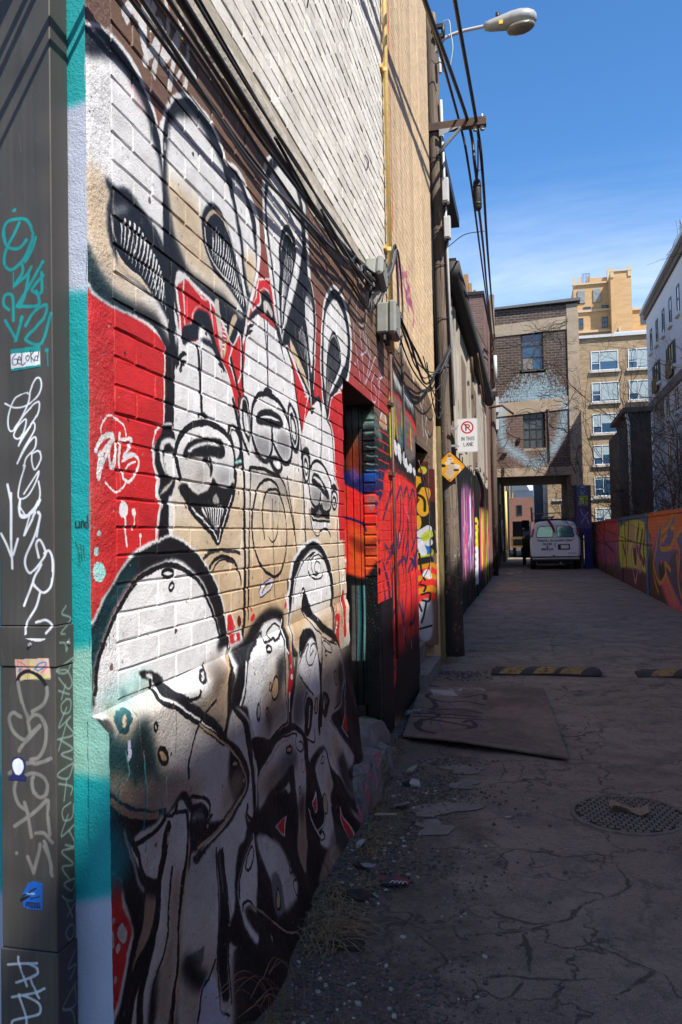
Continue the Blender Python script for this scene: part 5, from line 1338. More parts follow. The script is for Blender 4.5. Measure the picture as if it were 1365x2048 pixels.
P_GROUND = '''
l k 220 6 80 3 -260,3197 117,40 84,16 102,74 80,90 77,135 67,54
l k 240 6 80 3 -47,3238 8,-134 12,-152
l k 220 6 80 3 -206,2860 73,43 106,6 103,6 134,26
l k 200 6 80 3 -203,3415 74,-64 104,-19 85,26
l k 180 6 80 3 140,3273 44,-77 88,-64 84,-61 41,-22
l k 180 6 80 3 397,3049 -55,-82 -111,-103
l k 160 6 80 3 -155,2723 69,92 29,74
l k 150 6 80 3 267,3606 95,60 25,140 -7,195
l k 130 6 80 3 -224,3866 57,116 82,98 146,-30 80,-40
l k 130 6 80 3 287,3835 12,258 -133,4
l k 120 6 80 3 -161,3777 16,155 -67,125
l k 120 6 80 3 -32,4061 19,-182 91,67
l k 140 6 80 3 141,4010 127,77 97,-36
l k 120 6 80 3 144,3670 108,-24 15,-40
l k 110 6 80 3 -360,5247 129,-118 108,-27 133,66 79,-31 116,-25
l k 100 6 80 3 -217,5131 35,194 -38,303
l k 100 6 80 3 -96,5106 24,286 -45,252
l k 100 6 80 3 10,5168 -11,336
l k 100 6 80 3 -503,5811 6,-438 118,-269
l k 110 6 80 3 345,7598 208,226 189,341 253,257
l k 100 6 80 3 416,7512 87,-346 40,-161
l k 100 6 80 3 116,7767 49,-382 15,-667 45,-550 11,-413
l k 100 6 80 3 214,6297 105,151 119,307 -2,488
l k 90 6 80 3 253,6109 67,-171 22,-328
l k 120 6 80 3 -582,16969 147,-2168 -105,-1379 292,-579 326,-775 181,-230
l k 120 6 80 3 591,13798 -173,-913 -129,-1045 21,-1977
l k 100 6 80 3 -258,13437 350,19 275,-1114
l k 100 6 80 3 -355,11791 138,-876 282,-176 291,434
l k 90 6 80 3 102,14454 136,-674 27,-1698
l k 90 6 80 3 -109,12054 34,-1126
l k 90 6 80 3 1161,11907 297,511 256,548 -83,884
l k 100 6 80 3 1654,11495 -45,-987 16,-509
l k 90 6 80 3 -688,11084 306,-385 175,-365
l k 90 6 80 3 -271,8636 89,141 93,-369 -131,-16
l k 80 6 80 3 1421,18014 2,-1946
l k 140 6 80 3 -475,3192 53,-78 76,-85 -10,-126 -69,-71
l k 120 6 80 3 -623,3277 86,-22 102,-37 103,19
l k 120 6 80 3 -332,3237 41,-81 31,41
l k 110 6 80 3 -749,5184 141,-117 126,-25 13,336
l k 90 6 80 3 710,6949 259,-191 175,25
l k 100 6 80 3 -271,2905 52,-75 22,-127
l k 90 4 50 3 -328,14417 218,-513 -173,676
l k 90 4 50 3 277,10012 -46,162 78,-17
l k 90 4 50 3 -261,9505 48,-448 -49,555
l k 90 4 50 3 -255,10879 106,-316 -171,606
l k 90 4 50 3 71,13676 146,479 -253,497
l k 90 4 50 3 -257,9780 17,283 -177,-66
l k 90 4 50 3 285,11532 -34,-366 37,319
l k 90 4 50 3 71,9879 -11,157 -192,-153
l k 90 4 50 3 146,11950 -189,16 365,451
l k 90 4 50 3 285,10759 58,-138 -127,-228
l k 90 4 50 3 80,13046 219,23 -432,-719
l k 90 4 50 3 530,14129 -231,918 -103,-1937
l k 90 4 50 3 368,12882 124,-531 -288,235
l k 90 4 50 3 35,10505 200,393 -187,-129
l k 90 4 50 3 -35,15537 44,-486 70,-386
l k 90 4 50 3 -225,10848 -69,-118 1,491
l k 90 4 50 3 -289,9978 -7,518 -18,-798
l k 90 4 50 3 302,14231 213,158 -280,-86
l k 90 4 50 3 -112,12159 70,29 -136,90
l k 90 4 50 3 416,10452 88,420 -50,-682
l k 90 4 50 3 -311,11381 69,-92 122,-794
l k 90 4 50 3 363,13127 79,49 27,-512
l k 90 4 50 3 427,14660 68,653 19,80
l k 90 4 50 3 -385,14626 -47,631 47,-72
l k 90 4 50 3 -125,13669 133,595 53,-1461
l k 90 4 50 3 -323,11875 4,-551 -84,1400
l k 90 4 50 3 -225,15168 -172,684 621,-766
l k 90 4 50 3 444,12602 -185,54 457,361
l k 90 4 50 3 73,10320 -28,-7 -131,114
l k 90 4 50 3 -67,12350 20,-302 -31,1628
l k 90 4 50 3 26,9978 85,-190 -90,887
l k 90 4 50 3 -17,14033 196,168 -315,412
l k 90 4 50 3 -247,11281 -193,-369 15,1094
l k 90 4 50 3 114,10397 216,-583 -407,838
l k 90 4 50 3 -228,14705 -83,850 -16,-289
l k 90 4 50 3 51,10322 -151,436 374,-769
l k 90 4 50 3 -322,10983 -45,20 -165,-361
l k 90 4 50 3 499,14862 -270,47 561,-1114
l k 90 4 50 3 486,12733 10,-204 3,-384
l k 90 4 50 3 198,9623 -229,176 32,-416
l k 90 4 50 3 -365,12171 68,-23 -40,289
l k 90 4 50 3 -95,11542 -29,10 231,-456
l k 90 4 50 3 3,14703 -146,-73 218,76
l k 90 4 50 3 -240,14859 -394,429 409,-16
l k 90 4 50 3 120,12604 204,98 -323,180
l k 90 4 50 3 20,11547 -110,-286 263,25
l k 90 4 50 3 513,12358 -211,8 379,923
l k 90 4 50 3 -28,10577 46,-337 61,319
l k 90 4 50 3 -215,12621 -3,79 63,113
l k 90 4 50 3 364,9594 -134,268 291,-115
l k 90 4 50 3 501,15270 76,832 -35,-326
l k 90 4 50 3 -277,11544 -156,301 263,-854
l k 90 4 50 3 542,13381 205,1065 -284,-401
l k 90 4 50 3 6,11893 34,-90 -56,-226
l k 90 4 50 3 445,12597 135,359 246,464
l k 90 4 50 3 261,12029 -5,-428 -139,-456
l k 90 4 50 3 -297,10925 -56,-254 -442,562
l k 90 4 50 3 532,12636 327,275 -571,-165
l k 90 4 50 3 -165,10205 -178,-56 377,341
l k 90 4 50 3 233,11440 81,-241 18,132
l k 90 4 50 3 513,12481 75,-284 149,15
l k 90 4 50 3 -175,13619 -233,807 566,-884
l k 90 4 50 3 145,11788 -16,-25 -119,-474
l k 90 4 50 3 -60,9376 -97,-342 198,933
l k 90 4 50 3 68,11709 35,140 -31,-222
l k 90 4 50 3 70,11985 282,242 -461,-599
l k 90 4 50 3 -237,10363 -65,12 98,75
l k 90 4 50 3 -189,11821 68,8 -88,-873
l k 90 4 50 3 -60,9627 73,-12 -172,-591
l k 90 4 50 3 -246,10741 231,535 -215,-399
l k 90 4 50 3 77,13626 73,-222 -92,1197
l k 90 4 50 3 -264,13091 283,-351 -290,1128
l k 90 4 50 3 367,9483 13,-153 39,-259
l k 90 4 50 3 153,11606 30,406 -140,-1066
l k 90 4 50 3 597,15125 -85,-28 121,995
l k 90 4 50 3 330,10815 145,106 -519,575
l k 90 4 50 3 364,12757 208,-493 166,4
l k 90 4 50 3 404,10861 151,135 -131,491
l k 90 4 50 3 -194,14821 -14,603 221,-1308
l k 90 4 50 3 -136,13273 137,433 -152,918
l k 90 4 50 3 23,11994 -107,-141 189,1365
l k 90 4 50 3 -92,10573 4,-33 -128,738
l k 90 4 50 3 -64,9372 -17,184 35,500
l k 90 4 50 3 -199,9681 -72,-79 -53,-227
l k 90 4 50 3 114,13050 171,-198 -227,1239
l k 90 4 50 3 -17,9923 53,-8 140,-26
l k 90 4 50 3 116,13554 -12,6 514,-363
l k 90 4 50 3 521,14936 -85,541 -340,-162
l k 90 4 50 3 152,9603 -87,456 274,-845
l k 90 4 50 3 -72,9659 70,604 -66,-241
l k 60 3 50 3 -15,5166 46,-32 -124,111
l k 60 3 50 3 -133,5261 -6,94 -52,192
l k 60 3 50 3 -116,5318 -79,-32 75,-85
l k 60 3 50 3 -100,5236 64,-195 -152,185
l k 60 3 50 3 -91,5682 -42,-100 177,-117
l k 60 3 50 3 28,5387 31,-9 -73,-174
l k 60 3 50 3 -247,5324 -2,-122 -31,286
l k 60 3 50 3 133,5294 49,-60 -140,21
l k 60 3 50 3 265,5500 21,63 -24,-51
l k 60 3 50 3 187,5421 -48,-40 17,-40
l k 60 3 50 3 95,5285 30,-20 12,75
l k 60 3 50 3 -166,5275 -64,-172 93,184
l k 60 3 50 3 -220,5553 -33,-35 -36,335
l k 60 3 50 3 -333,5645 32,-56 16,-65
l k 60 3 50 3 -118,5185 109,70 -175,-174
l k 60 3 50 3 -271,5236 59,145 -36,-207
l k 60 3 50 3 229,5261 3,35 -10,-16
l k 60 3 50 3 121,5181 -2,-6 -4,536
l k 60 3 50 3 52,5455 -39,-163 92,200
l k 60 3 50 3 -205,5003 -36,-47 12,-143
l k 60 3 50 3 290,5422 31,84 -124,-220
l k 60 3 50 3 271,5231 -11,167 140,23
l k 60 3 50 3 -8,5430 51,3 -52,-6
l k 60 3 50 3 305,5537 7,9 -80,-219
l k 60 3 50 3 82,5253 -17,-6 69,228
l k 60 3 50 3 -44,5305 16,110 -79,-145
l k 60 3 50 3 122,5219 -39,-139 -21,-12
l k 60 3 50 3 -108,5078 64,67 -98,-155
l k 60 3 50 3 -74,5272 51,-17 -33,42
l k 60 3 50 3 227,5342 65,13 -72,231
l k 60 3 50 3 -84,5614 55,188 -64,-76
l k 60 3 50 3 -30,5339 -31,-88 -116,-41
l k 60 3 50 3 49,5057 21,33 -12,97
l k 60 3 50 3 34,5317 -1,82 -21,41
l k 60 3 50 3 157,5384 -80,256 79,-270
l k 60 3 50 3 231,5375 -41,141 88,-41
l k 60 3 50 3 297,5478 0,192 -44,-315
l k 60 3 50 3 -120,5444 -67,-112 222,-27
l k 60 3 50 3 161,5340 -19,61 42,250
l k 60 3 50 3 -108,5337 7,-70 40,251
'''
P_DUCT = '''
l t 100 2 100 1 -1235,2385 0,0
l t 85 2 100 1 -1200,2305 -23,-18 -30,7 -13,32 10,30 30,6 27,-6 15,-29 -6,-36 -21,-35 -31,-21 -19,12 -2,24 10,26 19,29 14,26
l t 85 2 100 1 -1175,2310 -10,-30 -19,-28
l t 85 2 100 1 -1213,2249 1,-24 -21,-28
l t 85 2 100 1 -1187,2237 -13,-19 -35,-24
l t 85 2 100 1 -1155,2247 -34,-51 -39,-54
l t 85 2 100 1 -1195,2217 -10,-46 -15,-33
l t 85 2 100 1 -1159,2220 -1,-50 -26,9 31,34
l t 85 2 100 1 -1174,2175 7,-18 -4,-19 -57,3
l t 85 2 100 1 -1251,2134 -15,15 4,23 19,-1 4,-24 0,-41
l t 85 2 100 1 -1262,2108 28,-46 2,-7
l t 85 2 100 1 -1213,2114 -19,-57
l t 85 2 100 1 -1205,2090 23,32 30,16 7,-6 -8,-26 -45,-40 -4,-13 41,-10 27,71
l t 30 2 100 1 -1238,2228 0,-41
l t 110 2 100 1 -1146,2025 0,0
l t 35 2 100 1 -1145,2022 2,-37
p w 0 1 100 0 -1248,2034 83,3 1,-52 -82,-7
p t 0 1 100 0 -1248,2034 83,3 0,-13 -83,-2
p t 0 1 100 0 -1246,1985 82,5 0,-5 -82,-7
l k 16 1 100 1 -1232,2021 -10,-12 2,-14 11,1 0,12 -9,0
l k 16 1 100 1 -1227,2008 10,-3 -6,9 -4,-15 8,-4
l k 16 1 100 1 -1215,2024 -1,-31 12,5
l k 16 1 100 1 -1202,2014 -2,-5 5,-8 5,9 -4,6 -2,-4
l k 16 1 100 1 -1191,2028 2,-30
l k 16 1 100 1 -1182,2024 -8,-11 10,-14
l k 16 1 100 1 -1178,2011 6,1 0,-10 -7,1 1,8
l k 16 1 100 1 -1168,2022 -2,-15
l k 16 1 100 1 -1171,2000 1,0
l w 46 1 100 1 -1264,1899 27,-12 34,4 30,21 11,23 -3,20 -12,1 -15,-26 -8,-36 -36,-59 -17,-2 -2,34 18,42 30,14 8,-3
l w 46 1 100 1 -1238,1836 31,35 30,25 9,-1 -4,-26 -21,-29 -30,-30 -17,6 10,22 23,19 -1,-20 -19,-46
l w 46 1 100 1 -1225,1795 21,29 17,21 6,-6 -4,-16 -27,-39 -19,-37
l w 46 1 100 1 -1231,1748 27,42 19,20 7,-4 -4,-23 -23,-22 -7,-20
l w 46 1 100 1 -1190,1770 19,6 6,-20 -17,-26 -8,20 0,20
l w 46 1 100 1 -1209,1741 -15,-43 -4,-36 23,2 22,29 12,33 -42,-55
l w 46 1 100 1 -1172,1701 4,-25 -4,-23 -23,-32 -26,-3 -7,17 4,23
l w 46 1 100 1 -1224,1638 18,-20 30,25 8,10
l w 46 1 100 1 -1195,1624 -19,-56
l w 46 1 100 1 -1172,1623 3,-10 -9,-49
l w 70 1 100 1 -1259,1696 6,-27 4,-27 -1,-83
l w 65 1 100 1 -1249,1674 -1,-117 2,-40 1,-30
l w 65 1 100 1 -1278,1574 15,-27 13,-30
l w 65 1 100 1 -1231,1560 -13,-39
l w 65 1 100 1 -1224,1656 -1,-36 15,-7 27,16 15,26
l w 65 1 100 1 -1172,1625 3,-13 -15,-46 -27,-56 9,-33 17,6 26,30 4,16 -14,27 -11,-10 7,-33
l w 65 1 100 1 -1180,1625 -32,-55
l w 65 1 100 1 -1158,1523 14,6 9,-26 -4,-56 -20,-20 -19,10 -11,17 23,42
l w 65 1 100 1 -1189,1454 -26,-59
l w 65 1 100 1 -1170,1427 -12,-36 -24,-36 -3,-29
l w 65 1 100 1 -1182,1352 26,8 18,-14 -15,-18
p w 0 1 100 1 -1207,1315 52,0 -17,-8 -14,2
p rs 0 1 100 0 -1240,1263 94,5 4,-49 -96,-7
p T 0 1 70 0 -1240,1263 94,5 3,-53 -95,-3
l pk 22 1 100 1 -1233,1260 20,-10 11,-13 -26,3 -4,16
l lg 22 1 100 1 -1194,1262 5,-9 -5,-9 -7,9 7,9
l b 22 1 100 1 -1185,1241 13,13 18,3 -7,-13 -15,-6 -7,6
l pk 22 1 100 1 -1169,1231 15,13 2,10
l b 22 1 100 1 -1232,1233 6,7 -2,-10
l lg 20 1 100 1 -1221,1224 3,-8 -2,4
l lg 20 1 100 1 -1214,1224 3,-8 -2,4
l lg 20 1 100 1 -1208,1225 3,-9 -2,5
l lg 20 1 100 1 -1202,1225 3,-9 -2,5
l lg 20 1 100 1 -1195,1225 3,-9 -2,5
l lg 20 1 100 1 -1189,1225 3,-9 -2,5
l lg 20 1 100 1 -1183,1225 3,-8 -2,4
l lg 20 1 100 1 -1176,1225 2,-8 -1,4
l lg 20 1 100 1 -1170,1225 3,-8 -2,4
l lg 20 1 100 1 -1164,1225 3,-8 -2,4
l lg 20 1 100 1 -1158,1225 3,-8 -2,5
l lg 20 1 100 1 -1151,1226 2,-9 -1,5
l k 90 2 100 1 -1236,1207 8,17 19,10 22,-3 18,-13 13,-19
l g 95 2 100 1 -1234,1207 9,-42 15,-42 9,-39
l g 95 2 100 1 -1154,1196 0,-20 -12,-23 -29,-17
l g 95 2 100 1 -1229,1122 -19,11 -11,-12 7,-29 19,-19 18,-6 15,14 26,22
l g 95 2 100 1 -1207,1110 11,16 19,1 15,-19 5,-26 -6,-33 -15,-23 -22,-7
l g 95 2 100 1 -1174,1101 -37,-37 -21,-25
l g 95 2 100 1 -1260,983 41,25 45,5 29,11
l g 95 2 100 1 -1219,979 22,7 26,-5 16,-18 -5,-27 -19,-7 -15,15 -3,26 4,7
l g 95 2 100 1 -1240,975 -6,-33 11,-32 23,-15
l g 95 2 100 1 -1157,924 -33,-31 -56,-38
l g 95 2 100 1 -1218,914 9,-29 9,-54
l g 95 2 100 1 -1153,924 -1,-42 5,-42
l g 95 2 100 1 -1187,841 22,2 22,-21
l g 95 2 100 1 -1165,823 5,-9 12,-41 2,-32
l g 95 2 100 1 -1210,783 16,-38
l g 95 2 100 1 -1194,748 14,46 4,20
l g 95 2 100 1 -1165,812 14,-28 5,-21
l g 95 2 100 1 -1241,790 0,0
p nv 0 1 100 1 -1254,1007 5,13 15,5 15,-7 3,-16 -5,-17 7,-9 0,-10 -46,1 2,8 7,6
p w 0 1 100 1 -1251,1007 6,10 13,4 9,-8 2,-15 -9,-16 -11,-1 -8,13
p b 0 1 100 0 -1225,694 16,27 10,4 29,-5 0,-63 -54,2
p k 0 1 80 0 -1216,674 38,2 2,-15 -42,2
l b 15 1 100 1 -1213,672 2,-10 3,9
l b 15 1 100 1 -1205,673 1,-11 3,10
l b 15 1 100 1 -1198,673 2,-10 2,9
l b 15 1 100 1 -1191,674 2,-11 3,10
l b 15 1 100 1 -1183,675 2,-11 2,10
p k 0 1 100 1 -1229,683 26,8 -11,-9 -17,-9
l k 30 1 100 1 -1225,688 37,19
l w 30 1 80 1 -1214,695 22,-1
l k 20 1 100 1 -1203,683 25,7
l w 65 2 90 1 -1264,521 30,5 49,6
l w 65 2 90 1 -1236,542 2,-16 21,-51
l w 65 2 90 1 -1208,529 22,-8 5,-12 -17,-11 -44,-18
l w 65 2 90 1 -1254,444 56,15 33,15
l w 65 2 90 1 -1203,494 12,-28 11,-16
l w 65 2 90 1 -1235,452 26,-4 29,-12 3,-19 -14,-10 -56,-17 -9,-11
l w 65 2 90 1 -1235,449 11,-25 9,-27 0,-16
'''
P_DUCTSIDE = '''
l s 50 1 80 1 1799,1390 -18,-18 39,-16 -48,-29 17,-6
l s 50 1 80 1 1765,1303 24,-5 5,-20 13,28
l s 50 1 80 1 1830,1259 -74,-22 43,-13 31,35
l s 50 1 80 1 1753,1235 46,-5 24,-34 -19,-13 -40,34
l s 50 1 80 1 1763,1186 47,-18
l s 50 1 80 1 1793,1195 -18,-33
l s 50 1 80 1 1798,1159 -24,-10 6,-21 30,-3 6,26 -21,9
l s 50 1 80 1 1798,1138 -36,-42 53,16 -18,-14 30,-34 -71,5
l s 50 1 80 1 1797,1101 -36,-60
l s 50 1 80 1 1767,1066 56,-37 -51,0 47,-26
l s 50 1 80 1 1828,994 -74,-9 47,-23 27,32
l s 50 1 80 1 1760,961 58,-25 -6,-18
l s 50 1 80 1 1795,963 -13,-51
l s 50 1 80 1 1812,899 -36,-5 5,-28 36,-6 7,31
l s 50 1 80 1 1799,873 -30,-42 60,9 -31,-9
l s 50 1 80 1 1804,832 24,-42 -36,0
l s 50 1 80 1 1786,804 42,-23 -59,13 52,-50 -47,12 5,-15 23,-26
l s 50 1 80 1 1832,705 -53,7 35,-31 18,24
l s 50 1 80 1 1770,687 20,-19 29,-13 4,16
l s 50 1 80 1 1790,662 26,-48
l s 50 1 80 1 1831,647 -39,-19
l s 50 1 80 1 1806,602 -21,-10 15,-26 21,6 -3,23 -15,5
l s 50 1 80 1 1820,533 -33,-29 36,-8 -28,-22
l s 50 1 80 1 1822,453 -60,-32 56,-21 -2,47
l s 50 1 80 1 1762,421 41,-29 11,-36
'''
P_CORNER = '''
p k 0 60 100 0 -1307,1910 336,-9 -46,-1923 -335,-5
p S 0 50 50 0 -1188,2663 142,-6 -18,-754 -142,4
l w 140 3 100 1 -1157,1865 11,-283 14,-269 10,-134
l w 140 3 100 1 -1106,1837 -39,-228 -22,-161 33,-215 35,-228
l w 140 3 100 1 -1080,1796 -12,-215 7,-255
l w 140 3 100 1 -1072,1031 -30,148 -31,121 -32,-255
l w 140 3 100 1 -1168,1798 1,-350 9,-389
l w 140 3 100 1 -1121,951 49,-481
l w 140 3 100 1 -1121,951 -67,-428
l w 140 3 100 1 -1109,1716 21,-215 -31,-201
l w 140 3 100 1 -1082,1152 -42,-40 -31,67
l or_ 220 10 80 1 -1125,1905 -9,189 -20,-108
l A 220 10 80 1 -1142,1448 7,-269 -32,-201
p dg 0 150 50 1 -1242,912 195,65 -20,-867 -194,-2
'''
STK = [[(-1.2476, 2.0343), (-1.1653, 2.0366), (-1.1643, 1.9848), (-1.2461, 1.9776)], [(-1.2398, 1.2634), (-1.1462, 1.268), (-1.1419, 1.2186), (-1.2376, 1.2118)], [(-1.2544, 1.0066), (-1.2486, 1.0199), (-1.2336, 1.0254), (-1.2188, 1.0179), (-1.216, 1.0018), (-1.221, 0.9853), (-1.2136, 0.9758), (-1.2137, 0.9661), (-1.2603, 0.9671), (-1.2584, 0.9753), (-1.2508, 0.9806)], [(-1.2254, 0.6943), (-1.2085, 0.7214), (-1.1993, 0.7254), (-1.1699, 0.7196), (-1.1698, 0.6571), (-1.2239, 0.6589)]]

# ------------------------------------------------------------------ materials
class NT:
    def __init__(s, name):
        s.m = bpy.data.materials.new(name); s.m.use_nodes = True; s.t = s.m.node_tree; s.t.nodes.clear()
        s.out = s.n('OutputMaterial'); s.b = s.n('BsdfPrincipled'); s.l(s.b.outputs[0], s.out.inputs[0])
        s.geo = s.n('NewGeometry')
    def n(s, t, **k):
        q = s.t.nodes.new('ShaderNode'+t)
        for a, v in k.items(): setattr(q, a, v)
        return q
    def l(s, a, b): s.t.links.new(a, b)
    def noise(s, scale, detail=4, rough=.6, vec=None, dist=0):
        q = s.n('TexNoise'); q.inputs['Scale'].default_value = scale; q.inputs['Detail'].default_value = detail; q.inputs['Roughness'].default_value = rough; q.inputs['Distortion'].default_value = dist
        s.l(vec or s.geo.outputs['Position'], q.inputs['Vector']); return q.outputs[0]
    def scaled(s, v):
        q = s.n('VectorMath', operation='MULTIPLY'); q.inputs[1].default_value = v; s.l(s.geo.outputs['Position'], q.inputs[0]); return q.outputs[0]
    def ramp(s, f, a, b, lo=0, hi=1):
        q = s.n('MapRange'); q.inputs[1].default_value = a; q.inputs[2].default_value = b; q.inputs[3].default_value = lo; q.inputs[4].default_value = hi; s.l(f, q.inputs[0]); return q.outputs[0]
    def mix(s, f, a, b, mode='MIX'):
        q = s.n('Mix', data_type='RGBA', blend_type=mode)
        for i, v in ((0, f), (6, a), (7, b)):
            if isinstance(v, (int, float)): q.inputs[i].default_value = v
            elif isinstance(v, tuple): q.inputs[i].default_value = (*v, 1)
            else: s.l(v, q.inputs[i])
        return q.outputs[2]
    def mul(s, a, b, op='MULTIPLY'):
        q = s.n('Math', operation=op)
        for i, v in enumerate((a, b)):
            if isinstance(v, (int, float)): q.inputs[i].default_value = v
            else: s.l(v, q.inputs[i])
        return q.outputs[0]
    def bump(s, h, strength=.4, dist=.01, prev=None):
        q = s.n('Bump'); q.inputs['Strength'].default_value = strength; q.inputs['Distance'].default_value = dist; s.l(h, q.inputs['Height'])
        if prev: s.l(prev, q.inputs['Normal'])
        return q.outputs[0]
    def axes(s, i, j, ox=0, oy=0, sx=1, sy=1):
        sp = s.n('SeparateXYZ'); s.l(s.geo.outputs['Position'], sp.inputs[0]); cb = s.n('CombineXYZ')
        for k, (ax, o, sc) in enumerate(((i, ox, sx), (j, oy, sy))):
            q = s.n('Math', operation='MULTIPLY_ADD'); q.inputs[1].default_value = sc; q.inputs[2].default_value = -o*sc; s.l(sp.outputs[ax], q.inputs[0]); s.l(q.outputs[0], cb.inputs[k])
        return cb.outputs[0], sp
    def done(s, col, rough=.8, nrm=None, metal=0, spec=None):
        if isinstance(col, tuple): s.b.inputs['Base Color'].default_value = (*col, 1)
        else: s.l(col, s.b.inputs['Base Color'])
        if isinstance(rough, (int, float)): s.b.inputs['Roughness'].default_value = rough
        else: s.l(rough, s.b.inputs['Roughness'])
        s.b.inputs['Metallic'].default_value = metal
        if spec is not None: s.b.inputs['Specular IOR Level'].default_value = spec
        if nrm: s.l(nrm, s.b.inputs['Normal'])
        return s.m
def plain(name, col, rough=.7, var=.25, scale=6, bump=.15, bs=60, metal=0, dark=None, spec=None):
    t = NT(name); n = t.noise(scale, 6, .65)
    d = dark or tuple(c*(1-var) for c in col)
    c = t.mix(t.ramp(n, .3, .7), d, col)
    nr = t.bump(t.noise(bs, 5, .6), bump, .01) if bump else None
    return t.done(c, rough, nr, metal, spec)
def canvas_mat(name, cv, ax, rough=.6, bump=.35, wear=.25, ext='EXTEND', fine=140, brick=None, brick_amt=.5, tint=None):
    t = NT(name); v, sp = t.axes(ax[0], ax[1], cv.x0, cv.y0, 1/(cv.x1-cv.x0), 1/(cv.y1-cv.y0))
    im = t.n('TexImage', extension=ext); im.image = image(name, cv); t.l(v, im.inputs[0])
    c = im.outputs[0]
    g = t.ramp(t.noise(7, 8, .7), .3, .75, 1-wear*.55, 1.04)
    cc = t.n('CombineColor'); [t.l(g, cc.inputs[i]) for i in range(3)]
    c = t.mix(1.0, c, cc.outputs[0], 'MULTIPLY')
    sp_ = t.ramp(t.noise(90, 6, .75), .66, .74, 0, wear*.6)
    c = t.mix(sp_, c, (.20, .18, .16))
    if tint: c = per_brick(t, c, tint)
    nr = t.bump(t.noise(fine, 6, .65), bump, .006)
    nr = t.bump(t.noise(14, 3, .5), bump*.7, .012, nr)
    if brick:
        bt = brick_tex(t, *brick)
        c = t.mix(t.mul(bt.outputs['Fac'], brick_amt), c, (.05, .045, .04))
        nr = t.bump(t.ramp(bt.outputs['Fac'], 0, 1, 1, 0), .7, .01, nr)
    return t.done(c, rough, nr)
def brick_tex(t, i, j, bw=.24, rh=.0775, mortar=.009):
    v, _ = t.axes(i, j)
    b = t.n('TexBrick'); b.inputs['Scale'].default_value = 1; b.inputs['Brick Width'].default_value = bw; b.inputs['Row Height'].default_value = rh
    b.inputs['Mortar Size'].default_value = mortar; b.inputs['Mortar Smooth'].default_value = .1; t.l(v, b.inputs['Vector']); return b
def per_brick(t, c, amt):        # every brick a shade lighter or darker than its neighbours, on the wall's own bond
    v, _ = t.axes(1, 2, 1.965+.1205, 2.129)
    b = t.n('TexBrick'); b.inputs['Scale'].default_value = 1; b.inputs['Brick Width'].default_value = .241; b.inputs['Row Height'].default_value = .0775; b.inputs['Mortar Size'].default_value = .004
    b.inputs['Color1'].default_value = (1-amt,)*3+(1,); b.inputs['Color2'].default_value = (1+amt*.3,)*3+(1,); b.inputs['Mortar'].default_value = (1-amt*.6,)*3+(1,); t.l(v, b.inputs['Vector'])
    return t.mix(1.0, c, b.outputs['Color'], 'MULTIPLY')
def brick_mat(name, i, j, c1, c2, mortar, stain=.35, bw=.24, rh=.0775, ms=.009):
    t = NT(name); b = brick_tex(t, i, j, bw, rh, ms)
    b.inputs['Color1'].default_value = (*c1, 1); b.inputs['Color2'].default_value = (*c2, 1); b.inputs['Mortar'].default_value = (*mortar, 1); b.inputs['Bias'].default_value = -.1
    c = t.mix(t.ramp(t.noise(.9, 6, .7), .35, .75, 0, stain), b.outputs['Color'], tuple(x*.45 for x in c1))
    c = t.mix(t.ramp(t.noise(16, 3, .6), .4, .7, 0, .35), c, tuple(min(1, x*1.45) for x in c2))
    return t.done(c, .85, t.bump(t.ramp(b.outputs['Fac'], 0, 1, 1, 0), .6, .012))
